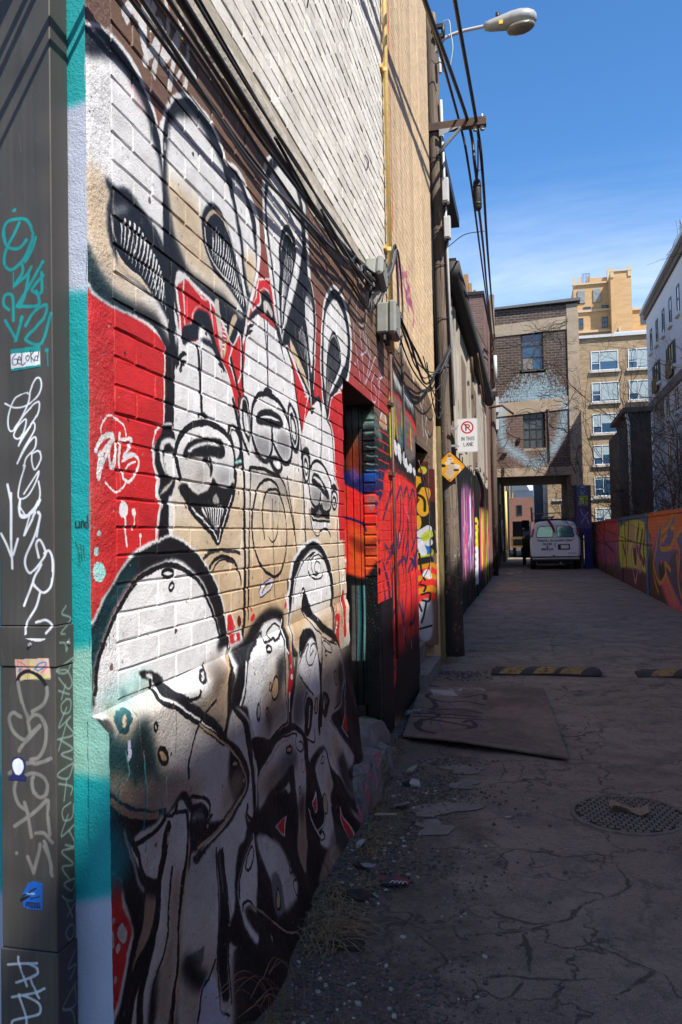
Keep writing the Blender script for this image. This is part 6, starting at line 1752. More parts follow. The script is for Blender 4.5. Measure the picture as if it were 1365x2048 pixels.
# ------------------------------------------------------------------ mesh building
class MB:
    def __init__(s): s.v = []; s.f = []
    def add(s, v, f):
        o = len(s.v); s.v += [tuple(x) for x in v]; s.f += [tuple(o+i for i in q) for q in f]; return s
    def box(s, a, b):
        x0, y0, z0 = a; x1, y1, z1 = b
        return s.add([(x0,y0,z0),(x1,y0,z0),(x1,y1,z0),(x0,y1,z0),(x0,y0,z1),(x1,y0,z1),(x1,y1,z1),(x0,y1,z1)], [(0,3,2,1),(4,5,6,7),(0,1,5,4),(1,2,6,5),(2,3,7,6),(3,0,4,7)])
    def cbox(s, a, b, c=.004):      # box with chamfered edges
        x0, y0, z0 = a; x1, y1, z1 = b; vs = []
        for ax in range(3):
            for sgn in (0, 1):
                for p, q in ((0,0),(1,0),(1,1),(0,1)):
                    e = [0,0,0]; lo = (x0,y0,z0); hi = (x1,y1,z1); o1, o2 = (ax+1)%3, (ax+2)%3
                    e[ax] = hi[ax] if sgn else lo[ax]; e[o1] = hi[o1]-c if p else lo[o1]+c; e[o2] = hi[o2]-c if q else lo[o2]+c; vs.append(e)
        import itertools
        F = []
        for ax in range(3):
            F.append((ax*8+3, ax*8+2, ax*8+1, ax*8)); F.append((ax*8+4, ax*8+5, ax*8+6, ax*8+7))
        def vid(ax, corner):
            o1, o2 = (ax+1)%3, (ax+2)%3; i = {(0,0):0,(1,0):1,(1,1):2,(0,1):3}[(corner[o1], corner[o2])]; return ax*8+corner[ax]*4+i
        for ax in range(3):
            o1, o2 = (ax+1)%3, (ax+2)%3
            for p in (0,1):
                for q in (0,1):
                    c0 = [0,0,0]; c1 = [0,0,0]; c0[o1]=c1[o1]=p; c0[o2]=c1[o2]=q; c0[ax]=0; c1[ax]=1
                    f = (vid(o1,c0), vid(o1,c1), vid(o2,c1), vid(o2,c0)); F.append(f if p == q else f[::-1])
        for c in itertools.product((0,1), repeat=3):
            f = (vid(0,c), vid(1,c), vid(2,c)); F.append(f if sum(c)%2 else f[::-1])
        return s.add(vs, F)
    def quad(s, a, b, c, d): return s.add([a,b,c,d], [(0,1,2,3)])
    def tube(s, pts, r, n=6, cap=True):
        pts = [Vector(p) for p in pts]; rs = r if isinstance(r, (list, tuple)) else [r]*len(pts); vs = []; prev = None
        for i, p in enumerate(pts):
            d = (pts[min(i+1, len(pts)-1)]-pts[max(i-1, 0)])
            d = d.normalized() if d.length > 1e-9 else Vector((0,0,1))
            if prev is None:
                h = Vector((0,0,1)) if abs(d.z) < .9 else Vector((1,0,0)); u = d.cross(h).normalized()
            else: u = (prev-d*prev.dot(d)); u = u.normalized() if u.length > 1e-6 else d.orthogonal().normalized()
            prev = u; w = d.cross(u)
            for k in range(n):
                a = 2*math.pi*k/n; vs.append(p+(u*math.cos(a)+w*math.sin(a))*rs[i])
        F = []
        for i in range(len(pts)-1):
            for k in range(n): F.append((i*n+k, i*n+(k+1)%n, (i+1)*n+(k+1)%n, (i+1)*n+k))
        if cap: F.append(tuple(range(n))[::-1]); F.append(tuple((len(pts)-1)*n+k for k in range(n)))
        return s.add(vs, F)
    def loft(s, rings, close=True, cap=True):
        n = len(rings[0]); vs = [p for r in rings for p in r]; F = []
        for i in range(len(rings)-1):
            for k in range(n if close else n-1): F.append((i*n+k, i*n+(k+1)%n, (i+1)*n+(k+1)%n, (i+1)*n+k))
        if cap: F.append(tuple(range(n))[::-1]); F.append(tuple((len(rings)-1)*n+k for k in range(n)))
        return s.add(vs, F)
    def prism(s, poly, ax, a, b):    # polygon in the two other axes, extruded along ax
        def P(p, t):
            q = [0,0,0]; q[ax] = t; o = [i for i in range(3) if i != ax]; q[o[0]], q[o[1]] = p; return tuple(q)
        return s.loft([[P(p, a) for p in poly], [P(p, b) for p in poly]])
    def grid(s, fn, nu, nv):
        vs = [fn(i/nu, j/nv) for j in range(nv+1) for i in range(nu+1)]
        return s.add(vs, [(j*(nu+1)+i, j*(nu+1)+i+1, (j+1)*(nu+1)+i+1, (j+1)*(nu+1)+i) for j in range(nv) for i in range(nu)])
LOC = {}
def tag(o, label=None, cat=None, group=None, kind=None):
    for k, v in (('label', label), ('category', cat), ('group', group), ('kind', kind)):
        if v: o[k] = v
    return o
def thing(name, label, cat, loc=(0,0,0), group=None):
    o = bpy.data.objects.new(name, None); COLL.objects.link(o); o.location = loc; o.empty_display_size = .2; LOC[o] = Vector(loc)
    return tag(o, label, cat, group)
def mesh_of(name, mb, mat, off=Vector((0,0,0)), smooth=False):
    me = bpy.data.meshes.new(name); me.from_pydata([(x-off.x, y-off.y, z-off.z) for x, y, z in mb.v], [], mb.f); me.update()
    for m in (mat if isinstance(mat, (list, tuple)) else [mat]): me.materials.append(m)
    if smooth: me.shade_smooth()
    return me
def part(name, mb, mat, parent=None, smooth=False, label=None, kind=None):
    off = LOC[parent] if parent else Vector((0,0,0))
    o = bpy.data.objects.new(name, mesh_of(name, mb, mat, off, smooth)); COLL.objects.link(o)
    if parent: o.parent = parent
    LOC[o] = off
    return tag(o, label, None, None, kind)
def solo(name, mb, mat, label, cat, group=None, smooth=False, kind=None):
    o = part(name, mb, mat, None, smooth); return tag(o, label, cat, group, kind)
def struct(name, mb, mat, smooth=False):
    o = part(name, mb, mat, None, smooth); o['kind'] = 'structure'; return o
def cat_curve(pts, n=6): return [tuple(p) for p in sm3(pts, n)]
def sm3(p, n=6):
    p = np.asarray(p, float)
    if len(p) < 3: return p
    q = np.vstack([2*p[0]-p[1], p, 2*p[-1]-p[-2]]); a, b, c, d = [v[:, None, :] for v in (q[:-3], q[1:-2], q[2:-1], q[3:])]
    t = np.linspace(0, 1, n, endpoint=False)[None, :, None]
    return np.vstack([(.5*(2*b+(c-a)*t+(2*a-5*b+4*c-d)*t*t+(3*b-a-3*c+d)*t**3)).reshape(-1, 3), p[-1]])
rng = random.Random(11)
nrng = np.random.default_rng(5)
# ------------------------------------------------------------------ paint the canvases
cvA = Canvas(1.78, 0, 6.5, 3.6, 470, COL['B'])
cvA.grad(2.3, COL['R'], 2.95, COL['B'])
_i = int(1.12*cvA.k); cvA.a[:_i] = COL['K']
paint(cvA, P_MURAL)
_y = np.linspace(1.7, 6.6, 60); _r = np.random.default_rng(2)
cvA.poly(np.vstack([np.stack([_y, 3.30+.035*_r.standard_normal(60).cumsum()*.25+.01*_r.standard_normal(60)], 1), [[6.6, 3.8], [1.7, 3.8]]]), (.74,.70,.62), .004, 1, False)
for _k in range(26):
    yy = 2.0+_r.random()*4; zz = 3.28-_r.random()*.02; cvA.line([(yy, zz), (yy+.004, zz-.05-.12*_r.random())], .006, (.85,.62,.08), .002, .9)
_n = vnoise(cvA.h, cvA.w, 130, _r)*.5+vnoise(cvA.h, cvA.w, 34, _r)*.3+vnoise(cvA.h, cvA.w, 7, _r)*.2
cvA.a *= (.90+.16*_n)[..., None]
def warp(cv, amp, cell, r):
    for a, c in ((amp, cell), (amp*.55, max(3, cell/6))):
        dy = (vnoise(cv.h, cv.w, c, r)-.5)*2*a; dx = (vnoise(cv.h, cv.w, c, r)-.5)*2*a
        i = np.clip(np.arange(cv.h)[:, None]+np.round(dy).astype(int), 0, cv.h-1); j = np.clip(np.arange(cv.w)[None, :]+np.round(dx).astype(int), 0, cv.w-1); cv.a = cv.a[i, j]
warp(cvA, 1.5, 26, _r)
for _k in range(420):          # chipped and splashed paint
    yy, zz = 1.83+2.9*_r.random()**1.3, .05+3.1*_r.random()**1.5; s = .0025+.008*_r.random()**4
    cvA.poly([(yy+s*np.cos(a)*(.5+_r.random()), zz+s*np.sin(a)*(.5+_r.random())) for a in np.linspace(0, 6.2, 7)[:-1]], ((.55,.52,.48),(.12,.11,.10),(.72,.70,.67),(.35,.25,.2))[_r.integers(4)], .001, .8)
for _k in range(110):          # thin runs
    yy, zz = 1.9+2.8*_r.random(), .25+1.9*_r.random(); i, j = int((zz)*cvA.k), int((yy-1.78)*cvA.k); cc = cvA.a[min(i, cvA.h-1), min(j, cvA.w-1)].copy(); cvA.line([(yy, zz), (yy+.002, zz-.03-.12*_r.random()**2)], .003, cc, .001, .85, 2)
for _k in range(9):            # spatter clouds of overspray
    yy, zz = 1.9+2.6*_r.random(), .3+1.6*_r.random(); cc = ((.85,.85,.85),(.05,.05,.06),(.55,.8,.78))[_k % 3]
    for _q in range(60): y2, z2 = yy+.10*_r.standard_normal(), zz+.12*_r.standard_normal(); cvA.line([(y2, z2), (y2+.001, z2)], .002+.003*_r.random(), cc, .001, .7)
# thin chips and dust over the low wall
_m = (vnoise(cvA.h, cvA.w, 5, _r) > .93)*1.0; cvA.a += (np.array((.42,.39,.36), np.float32)-cvA.a)*(blur(_m.astype(np.float32), 1)*.55)[..., None]
cvB = Canvas(5.7, 0, 10.3, 4.4, 150, COL['cr']); paint(cvB, P_WALLB)
_n = vnoise(cvB.h, cvB.w, 60, _r)*.5+vnoise(cvB.h, cvB.w, 12, _r)*.5; _s = vnoise(cvB.h//9+1, cvB.w, 5, _r).repeat(9, 0)[:cvB.h]; cvB.a *= (.80+.2*_n+.14*_s)[..., None]; warp(cvB, 1.6, 12, _r)
def cv_of(txt, x0, y0, x1, y1, ppm, base): c = Canvas(x0, y0, x1, y1, ppm, base); paint(c, txt); return c
cvJ = cv_of(P_JAMB, -1.36, .1, -1.06, 2.6, 300, COL['k']); cvJ2 = cv_of(P_JAMB2, -1.34, .1, -.96, 2.7, 200, COL['br'])
cvF = cv_of(P_FENCE, 9, -.05, 46, 2.05, 70, COL['wd']); cvF.a *= 1.15; cvF.a += (cvF.a.mean(2, keepdims=True)-cvF.a)*.22; cvL = cv_of(P_LANEB, 13, -.05, 34, 3.4, 60, (.05,.047,.045)); cvL.a *= 1.15
rw = random.Random(3)
cvD = Canvas(-1.5, 3.8, 2.5, 11.5, 80, (0,0,0))
def facade_art(cv):
    arc = np.array([(-.96,6.9),(-.99,6.35),(-1.0,5.85),(-.9,5.45),(-.58,5.1),(-.17,4.8),(.3,4.45),(.58,4.52),(.88,4.78),(1.2,5.12),(1.42,5.55),(1.55,6.0),(1.65,6.5),(1.68,7.0)])
    cv.line(arc, .36, (.75,.75,.75), .28, .75); cv.line(arc, .16, (.9,.9,.9), .1, .8)
    for i in range(700):
        k = rw.randrange(len(arc)-1); u = rw.random(); q = arc[k]*(1-u)+arc[k+1]*u+np.array([rw.gauss(0,.17), rw.gauss(0,.14)])
        cv.line([q, q+np.array([rw.gauss(0,.02), rw.gauss(0,.02)])], .03, (1,1,1), .01, .7)
    for i in range(1500):
        x = rw.gauss(.45, .72); h = max(.05, 1.15*(1-((x-.5)/1.6)**2)); z = 7.25+abs(rw.gauss(0,.5))*h*.95
        if -1.2 < x < 1.8: cv.line([(x,z), (x+rw.gauss(0,.03), z-.03-.06*rw.random())], .026, (1,1,1), .008, .85)
facade_art(cvD)
cvP = cv_of(P_PILLAR, 1.9, 1.5, 2.8, 4.5, 90, COL['V'])
cvW = Canvas(-1.25, 5.5, .35, 8.7, 200, (.44,.375,.32))
_n = vnoise(cvW.h, cvW.w, 45, _r)*.5+vnoise(cvW.h, cvW.w, 9, _r)*.3+vnoise(cvW.h//3+1, cvW.w, 3, _r).repeat(3, 0)[:cvW.h]*.2; cvW.a *= (.62+.62*_n)[..., None]
for _k in range(14): xx, yy = -1.1+1.2*_r.random(), 5.7+2.6*_r.random(); cvW.poly([(xx+.16*np.cos(a)*(.6+.6*_r.random()), yy+.2*np.sin(a)*(.6+.6*_r.random())) for a in np.linspace(0, 6, 9)], ((.24,.19,.16),(.50,.44,.38))[_k % 2], .03, .35)
paint(cvW, P_PLY)
cvG = Canvas(-1.3, 1.5, 3.0, 19, 130, (0,0,0)); COL['k_'] = COL['k']; COL['k'] = (1,1,1); paint(cvG, P_GROUND); COL['k'] = COL['k_']
cvU = cv_of(P_DUCT, -1.30, .2, -1.115, 3.05, 520, (.245,.232,.218)); cvS = cv_of(P_DUCTSIDE, 1.745, .2, 1.835, 3.05, 400, (.245,.232,.218))
_s = vnoise(cvU.h//30+1, cvU.w, 5, _r).repeat(30, 0)[:cvU.h]; cvU.a *= (.82+.22*vnoise(cvU.h, cvU.w, 40, _r)+.16*_s)[..., None]; warp(cvU, .7, 20, _r)
for _k in range(150):
    x, z = -1.29+.17*_r.random(), .3+2.7*_r.random(); cvU.line([(x, z), (x+.006*_r.standard_normal(), z-.05*_r.random()**2)], .0006+.0008*_r.random(), ((.42,.40,.38),(.12,.11,.10),(.30,.22,.16))[_k % 3], .0005, .6)
cvT = Canvas(-1.35, .0, -1.02, 3.3, 300, (.0,.60,.61))
for z0, z1, c in ((2.69,2.18,(.70,.73,.80)),(1.29,.95,(.52,.72,.66)),(.66,-.1,(.66,.69,.76))):
    cvT.poly([(-1.4,z0),(-1.25,z0-.015),(-1.12,z0-.01),(-1.0,z0+.02),(-1.0,z1),(-1.12,z1+.01),(-1.4,z1)], c, .02, 1, False)
for s in ([(-1.122,1.60),(-1.120,1.586),(-1.112,1.586),(-1.111,1.60),(-1.110,1.585)],[(-1.105,1.585),(-1.105,1.60),(-1.100,1.601),(-1.097,1.585)],[(-1.088,1.615),(-1.087,1.585),(-1.093,1.586),(-1.094,1.598),(-1.088,1.597)]): cvT.line(s, .0028, (.02,.02,.02), .001)
for s in ([(-1.122,1.55),(-1.112,1.52),(-1.110,1.49)],[(-1.108,1.54),(-1.103,1.50)],[(-1.10,1.54),(-1.096,1.51)]): cvT.line(s, .002, (.05,.2,.1), .001)
# ------------------------------------------------------------------ materials used again and again
M = {}
def mural_mat():
    return canvas_mat('mural_paint', cvA, (1, 2), .5, .5, .3, fine=150, tint=.09)
M['mural'] = mural_mat(); M['plinth'] = canvas_mat('stucco_mural_paint', cvA, (1, 2), .45, 1.0, .35, fine=95); M['wallB'] = canvas_mat('cream_and_red_paint', cvB, (1, 2), .62, .4, .3, fine=120, tint=.07)
def white_brick():
    t = NT('old_white_paint'); a = t.ramp(t.noise(2.2, 7, .72), .35, .7); c = t.mix(a, (.61,.58,.52), (.84,.81,.75))
    c = t.mix(t.ramp(t.noise(22, 7, .75), .56, .68, 0, .55), c, (.28,.25,.22))
    c = per_brick(t, c, .16); st = t.noise(3, 5, .6, t.scaled((1, 1, .12))); c = t.mix(t.ramp(st, .55, .75, 0, .4), c, (.35,.31,.27))
    return t.done(c, .85, t.bump(t.noise(60, 7, .7), .6, .008))
M['white'] = white_brick()
M['parge'] = plain('rough_mortar_band', (.50,.45,.38), .9, .45, 9, .8, 45)
M['duct'] = canvas_mat('brown_duct_enamel', cvU, (0, 2), .6, .05, .12, fine=300); M['ductside'] = canvas_mat('brown_duct_enamel_side', cvS, (1, 2), .5, .05, .12)
M['front'] = canvas_mat('teal_stucco', cvT, (0, 2), .6, .55, .12, fine=150)
M['black_cable'] = plain('black_cable', (.018,.018,.02), .5, .3, 10, .1); M['grey_cable'] = plain('grey_cable', (.10,.10,.105), .5, .3, 10, .1)
M['yellow'] = plain('yellow_paint', (.80,.57,.20), .45, .2, 12, .15); M['steel'] = plain('galvanised_steel', (.42,.43,.44), .42, .25, 20, .1, metal=.5)
M['greybox'] = plain('grey_box_plastic', (.24,.25,.225), .5, .2, 14, .1); M['lightgrey'] = plain('light_grey_metal', (.52,.53,.53), .45, .15, 12, .08)
M['conc'] = plain('weathered_concrete', (.22,.205,.185), .92, .4, 7, .8, 40); M['tan'] = plain('tan_concrete', (.40,.32,.23), .9, .25, 1.6, .4, 30)
M['rust'] = plain('rusty_iron', (.10,.055,.035), .75, .5, 25, .5, 60); M['dark'] = plain('dark_metal', (.022,.021,.02), .5, .4, 8, .2)
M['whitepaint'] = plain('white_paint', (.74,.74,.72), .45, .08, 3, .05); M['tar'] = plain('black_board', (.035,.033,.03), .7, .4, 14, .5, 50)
def wood(name, a, b, sc=(14, 14, .7), rough=.85, bump=.7, splat=False):
    t = NT(name); v = t.scaled(sc); n = t.noise(1.6, 8, .7, v, .6); c = t.mix(t.ramp(n, .3, .7), a, b)
    ck = t.ramp(t.noise(3.2, 4, .6, t.scaled((26, 26, .55)), .3), .56, .66); c = t.mix(ck, c, tuple(x*.25 for x in a))
    h = t.mul(n, t.mul(1.0, ck, 'SUBTRACT'))
    if splat:
        sp = t.n('SeparateXYZ'); t.l(t.geo.outputs['Position'], sp.inputs[0]); low = t.ramp(sp.outputs[2], 2.3, 1.5); c = t.mix(t.ramp(sp.outputs[2], 1.5, .5, 0, .82), c, (.022,.016,.015))
        for sc_, th, col in ((4, .60, (.30,.27,.24)), (5.2, .63, (.35,.10,.09)), (6.1, .64, (.10,.30,.33)), (3.1, .55, (.04,.03,.028)), (7.7, .66, (.55,.53,.52))):
            q = t.noise(sc_, 5, .65, t.scaled((1, 1, .6))); c = t.mix(t.mul(low, t.ramp(q, th, th+.03, 0, .85)), c, col)
    return t.done(c, rough, t.bump(h, bump, .012))
M['pole'] = wood('weathered_pole_wood', (.085,.06,.043), (.215,.16,.118), splat=True); M['oldwood'] = wood('old_brown_boards', (.12,.085,.06), (.26,.19,.14)); M['greywood'] = wood('bleached_boards', (.30,.26,.22), (.52,.47,.40))
M['mosswood'] = wood('mossy_yellow_board', (.09,.075,.03), (.27,.20,.07)); M['tan_stucco'] = plain('cream_render', (.50,.44,.34), .85, .3, 3, .5, 40)
M['glass'] = NT('window_glass').done((.03,.075,.135), .06, None, 0, .9); M['darkglass'] = NT('dark_glass').done((.012,.014,.016), .08, None, 0, .8)  # blue in the window glass base stands in for reflected sky
M['frame_white'] = plain('white_window_frame', (.72,.72,.70), .5, .08, 4, 0); M['blind'] = plain('pale_blind', (.34,.41,.42), .8, .08, 2, 0); M['frame_dark'] = plain('dark_window_frame', (.05,.05,.05), .5, .2, 4, 0)
M['brownbrick'] = None
# ------------------------------------------------------------------ the ground
def ground():
    t = NT('cracked_asphalt'); v, sp = t.axes(0, 1, cvG.x0, cvG.y0, 1/(cvG.x1-cvG.x0), 1/(cvG.y1-cvG.y0))
    im = t.n('TexImage', extension='CLIP'); im.image = image('crack_lines', cvG); im.image.colorspace_settings.name = 'Non-Color'
    wob = t.n('VectorMath', operation='MULTIPLY_ADD'); nz = t.n('TexNoise'); nz.inputs['Scale'].default_value = 9; nz.inputs['Detail'].default_value = 6; t.l(t.geo.outputs['Position'], nz.inputs[0])
    sb = t.n('VectorMath', operation='SUBTRACT'); sb.inputs[1].default_value = (.5,.5,.5); t.l(nz.outputs['Color'], sb.inputs[0])
    wob.inputs[1].default_value = (.022,.006,0); t.l(sb.outputs[0], wob.inputs[0]); t.l(v, wob.inputs[2]); t.l(wob.outputs[0], im.inputs[0])
    crack = t.ramp(im.outputs[0], .28, .72)
    vor = t.n('TexVoronoi', feature='DISTANCE_TO_EDGE'); vor.inputs['Scale'].default_value = 2.1
    wv = t.n('VectorMath', operation='MULTIPLY_ADD'); wv.inputs[1].default_value = (.35,.35,0); t.l(sb.outputs[0], wv.inputs[0]); t.l(t.geo.outputs['Position'], wv.inputs[2]); t.l(wv.outputs[0], vor.inputs['Vector'])
    fine = t.mul(t.ramp(vor.outputs[0], .028, .006), t.mul(t.ramp(t.noise(.6, 4, .6), .40, .53), t.ramp(sp.outputs[1], 16, 8, .3, 1)))
    allc = t.mul(crack, fine, 'MAXIMUM')
    base = t.mix(t.ramp(t.noise(.9, 7, .7), .32, .68), (.165,.122,.09), (.31,.24,.185))
    base = t.mix(t.ramp(t.noise(3.5, 5, .65), .47, .64, 0, .75), base, (.095,.076,.064))
    base = t.mix(t.ramp(t.noise(.42, 6, .7, t.scaled((1, .5, 1))), .54, .60, 0, .5), base, (.32,.265,.215))
    base = t.mix(t.ramp(t.noise(38, 4, .75), .50, .66, 0, .55), base, (.075,.062,.053))
    base = t.mix(t.ramp(t.noise(150, 3, .7), .50, .66, 0, .75), base, (.34,.31,.28))
    dirt = t.mul(t.ramp(t.mul(sp.outputs[0], t.mul(t.noise(2.2, 6, .7), -1.5), 'ADD'), -1.0, -1.25), t.ramp(sp.outputs[1], 9, 7.5))
    base = t.mix(t.mul(dirt, .8), base, t.mix(t.ramp(t.noise(45, 5, .75), .35, .65), (.05,.038,.03), (.17,.13,.10)))
    base = t.mix(t.ramp(t.noise(210, 3, .7), .60, .70, 0, .8), base, (.03,.027,.025))
    base = t.mix(t.ramp(t.noise(1.6, 5, .7, t.scaled((1, .35, 1))), .57, .72, 0, .5), base, (.115,.075,.058))
    allc = t.mul(allc, t.ramp(t.noise(11, 4, .7), .33, .47, .3, 1))
    base = t.mix(t.mul(allc, .9), base, (.022,.018,.015))
    h = t.mul(t.noise(120, 6, .7), t.mul(1.0, allc, 'SUBTRACT'))
    nr = t.bump(h, 1.0, .016); nr = t.bump(t.noise(5, 5, .6), .5, .03, nr)
    wet = t.ramp(t.noise(.8, 4, .6), .3, .7, .95, .8)
    m = t.done(base, wet, nr)
    mb = MB()
    xs = [-150,-60,-20,-6]+[round(-2+i*.25, 3) for i in range(21)]+[6,20,60,150]; ys = [-60,-20,-5,0]+[round(1+i*.25, 3) for i in range(60)]+[18,22,28,36,50,80,150,260]
    def zf(x, y):
        if not (-1.5 < x < 3 and 1.2 < y < 15): return 0
        return .012*math.sin(2.3*x+1.1*y)*math.sin(.9*y-1.7*x)+.008*math.sin(5*x-2*y)-.006
    n = len(xs); mb.add([(x, y, zf(x, y)) for y in ys for x in xs], [(j*n+i, j*n+i+1, (j+1)*n+i+1, (j+1)*n+i) for j in range(len(ys)-1) for i in range(n-1)])
    struct('ground', mb, m, True)
ground()
# ------------------------------------------------------------------ the muralled brick building on the left
XW = -1.08; JZ = 2.129; CH = .0775; BL = .241; JY = 1.965; YE = 9.95; ZT = 10.2
bld = thing('brick_building', 'long painted brick building with rabbit mural, white upper wall and cream far end', 'building', (XW, 1.83, 0))
def off(y, z):
    base = np.interp(y, [1.8,1.95,2.3,2.6,3.4,4.3,4.8], [.055,.06,.13,.21,.13,.15,.12]); top = np.interp(y, [1.8,2.7,3.6,4.8], [.048,.045,.02,.012]); led = np.interp(y, [1.83,2.7,4.8], [1.11,1.13,1.17])
    if z >= led: return 0.
    r = min((led-z)/.045, 1); t = (led-z)/led
    return float(top*r+(base-top)*t**2.2)
def bricks():
    bm = .0072
    backs = MB()
    X = XW-.0042
    # mortar bed behind the bricks with the two door openings left out
    for (y0, y1, z0, z1) in ((1.84,4.75,0,ZT),(4.75,5.955,2.53,ZT),(5.955,6.43,0,ZT)): backs.box((X-.12, y0, z0), (X, y1, z1))
    part('mortar', backs, M['mural'], bld)
    b2 = MB()
    for (y0, y1, z0, z1) in ((6.43,8.02,0,ZT),(8.02,9.255,2.49,ZT),(9.255,YE,0,ZT)): b2.box((X-.12, y0, z0), (X, y1, z1))
    part('mortar', b2, M['wallB'], bld)
    core = MB(); core.box((-8, 1.86, 0), (X-.34, YE-.01, ZT-.1)); core.box((X-.34, 1.86, 2.6), (X-.125, YE-.01, ZT-.1)); part('wall_core', core, M['conc'], bld)
    # brick shapes: a few chamfered, slightly uneven fronts
    def shape(L, seed):
        q = random.Random(seed); h = CH-bm; pts = []
        for u, w in ((0,0),(.33,0),(.66,0),(1,0),(1,.5),(1,1),(.66,1),(.33,1),(0,1),(0,.5)): pts.append((u*L, w*h))
        jit = lambda s: (q.uniform(-s, s), q.uniform(-s, s))
        A = [(-.006, y+jit(.0008)[0], z+jit(.001)[1]) for y, z in pts]
        Bp = [(-.0022+q.uniform(-.0007,.0007), y+jit(.0008)[0], z+jit(.0012)[1]) for y, z in pts]
        cx, cz = L/2, h/2
        ins = lambda v, c, d: v+(d if v < c-1e-6 else (-d if v > c+1e-6 else 0))
        Cc = [(q.uniform(-.0008,.0012), ins(y, cx, .0032)+jit(.0012)[0], ins(z, cz, .003)+jit(.0012)[1]) for y, z in pts]
        n = 10; F = [tuple(2*n+k for k in range(n))]
        for o in (0, n): F += [(o+k, o+(k+1)%n, o+n+(k+1)%n, o+n+k) for k in range(n)]
        return A+Bp+Cc, F
    shapes = [shape(BL-.0065, 40+i) for i in range(9)]; meshes = {}
    halfs = [shape(BL/2-.0065, 80+i) for i in range(4)]
    lst = []
    for k in range(-14, 104):
        z = JZ+k*CH+bm/2
        if z > ZT-.1 or z < .02: continue
        yy = JY+(0 if k % 2 == 0 else BL/2)-BL*8
        while yy < YE:
            y0, y1 = yy+.003, yy+BL-.003; yy += BL
            c0 = 1.962 if z > 1.05 else 1.835
            zb, zt = z, z+CH-bm
            led = np.interp((y0+y1)/2, [1.83,2.7,4.8], [1.11,1.13,1.17])
            if y0 < 4.75 and zb < led-.005: continue
            segs = [(max(y0, c0), min(y1, YE))]
            for (a, b, zz) in ((4.75,5.82,2.535),(8.02,9.1,2.495)):
                if zb < zz:
                    ns = []
                    for s0, s1 in segs:
                        if s1 <= a or s0 >= b: ns.append((s0, s1))
                        else:
                            if s0 < a: ns.append((s0, a))
                            if s1 > b: ns.append((b, s1))
                    segs = ns
            for s0, s1 in segs:
                if s1-s0 > .03: lst.append((s0, s1-s0, zb, k))
    def inview(y, z):
        p = Vector((XW, y, z))-EYE; d = p.dot(CF)
        if d < .3: return False, 0
        x = .5+28.125/24*p.dot(CRT)/d; v = .5+28.125/36*p.dot(CUP)/d
        return (-.01 < x < 1.01 and -.01 < v < 1.01), 1/(d*d*d)*abs(XW)
    full = [b for b in lst if abs(b[1]-(BL-.006)) < .002 and b[2] < 3.25 and b[0] < 6.4]
    full = [(inview(b[0]+BL/2, b[2]+.03), b) for b in full]
    full = sorted([q for q in full if q[0][0]], key=lambda q: -q[0][1])[:300]
    chosen = set()
    for _, b in full:
        chosen.add((b[0], b[2])); i = rng.randrange(9)
        if i not in meshes:
            mb = MB(); mb.add(*shapes[i]); meshes[i] = mesh_of('brick', mb, M['mural'])
        o = bpy.data.objects.new('brick', meshes[i]); COLL.objects.link(o); o.parent = bld
        o.location = (rng.uniform(-.0012,.0012), b[0]-1.83, b[2])
    groups = {'mural': MB(), 'white': MB(), 'wallB': MB()}
    for y, L, z, k in lst:
        if (y, z) in chosen: continue
        key = 'wallB' if y+L/2 > 6.43 or (y > 5.8 and z < 2.5) else ('mural' if z < 3.31+.03*math.sin(y*9) else 'white')
        if key != 'mural' and 3.285 < z < 3.47 and y < 6.3: continue
        sh = shapes[rng.randrange(9)] if L > .13 else halfs[rng.randrange(4)]
        L0 = BL-.0065 if L > .13 else BL/2-.0065; dx = rng.uniform(-.0012,.0012) if key == 'mural' else (rng.uniform(-.0036,-.0030) if key == 'wallB' else rng.uniform(-.0030,.0022)); dz = rng.gauss(0,.0011) if key == 'white' else rng.gauss(0,.0005)
        groups[key].add([(XW+dx+a, y+b*L/L0, z+c+dz) for a, b, c in sh[0]], sh[1])
    for key, mb in groups.items(): part('brick', mb, M[key], bld, kind='stuff')
    band = MB(); band.grid(lambda u, v: (XW-.004+.012*math.sin(v*math.pi)**.5+.006*math.sin(40*u+9*v)*math.sin(v*math.pi)+rng.uniform(-.003,.003), 1.96+u*4.4, 3.30+.01*math.sin(u*31)+v*(.185+.02*math.sin(u*23))), 150, 6)
    part('mortar_band', band, M['parge'], bld, True)
bricks()
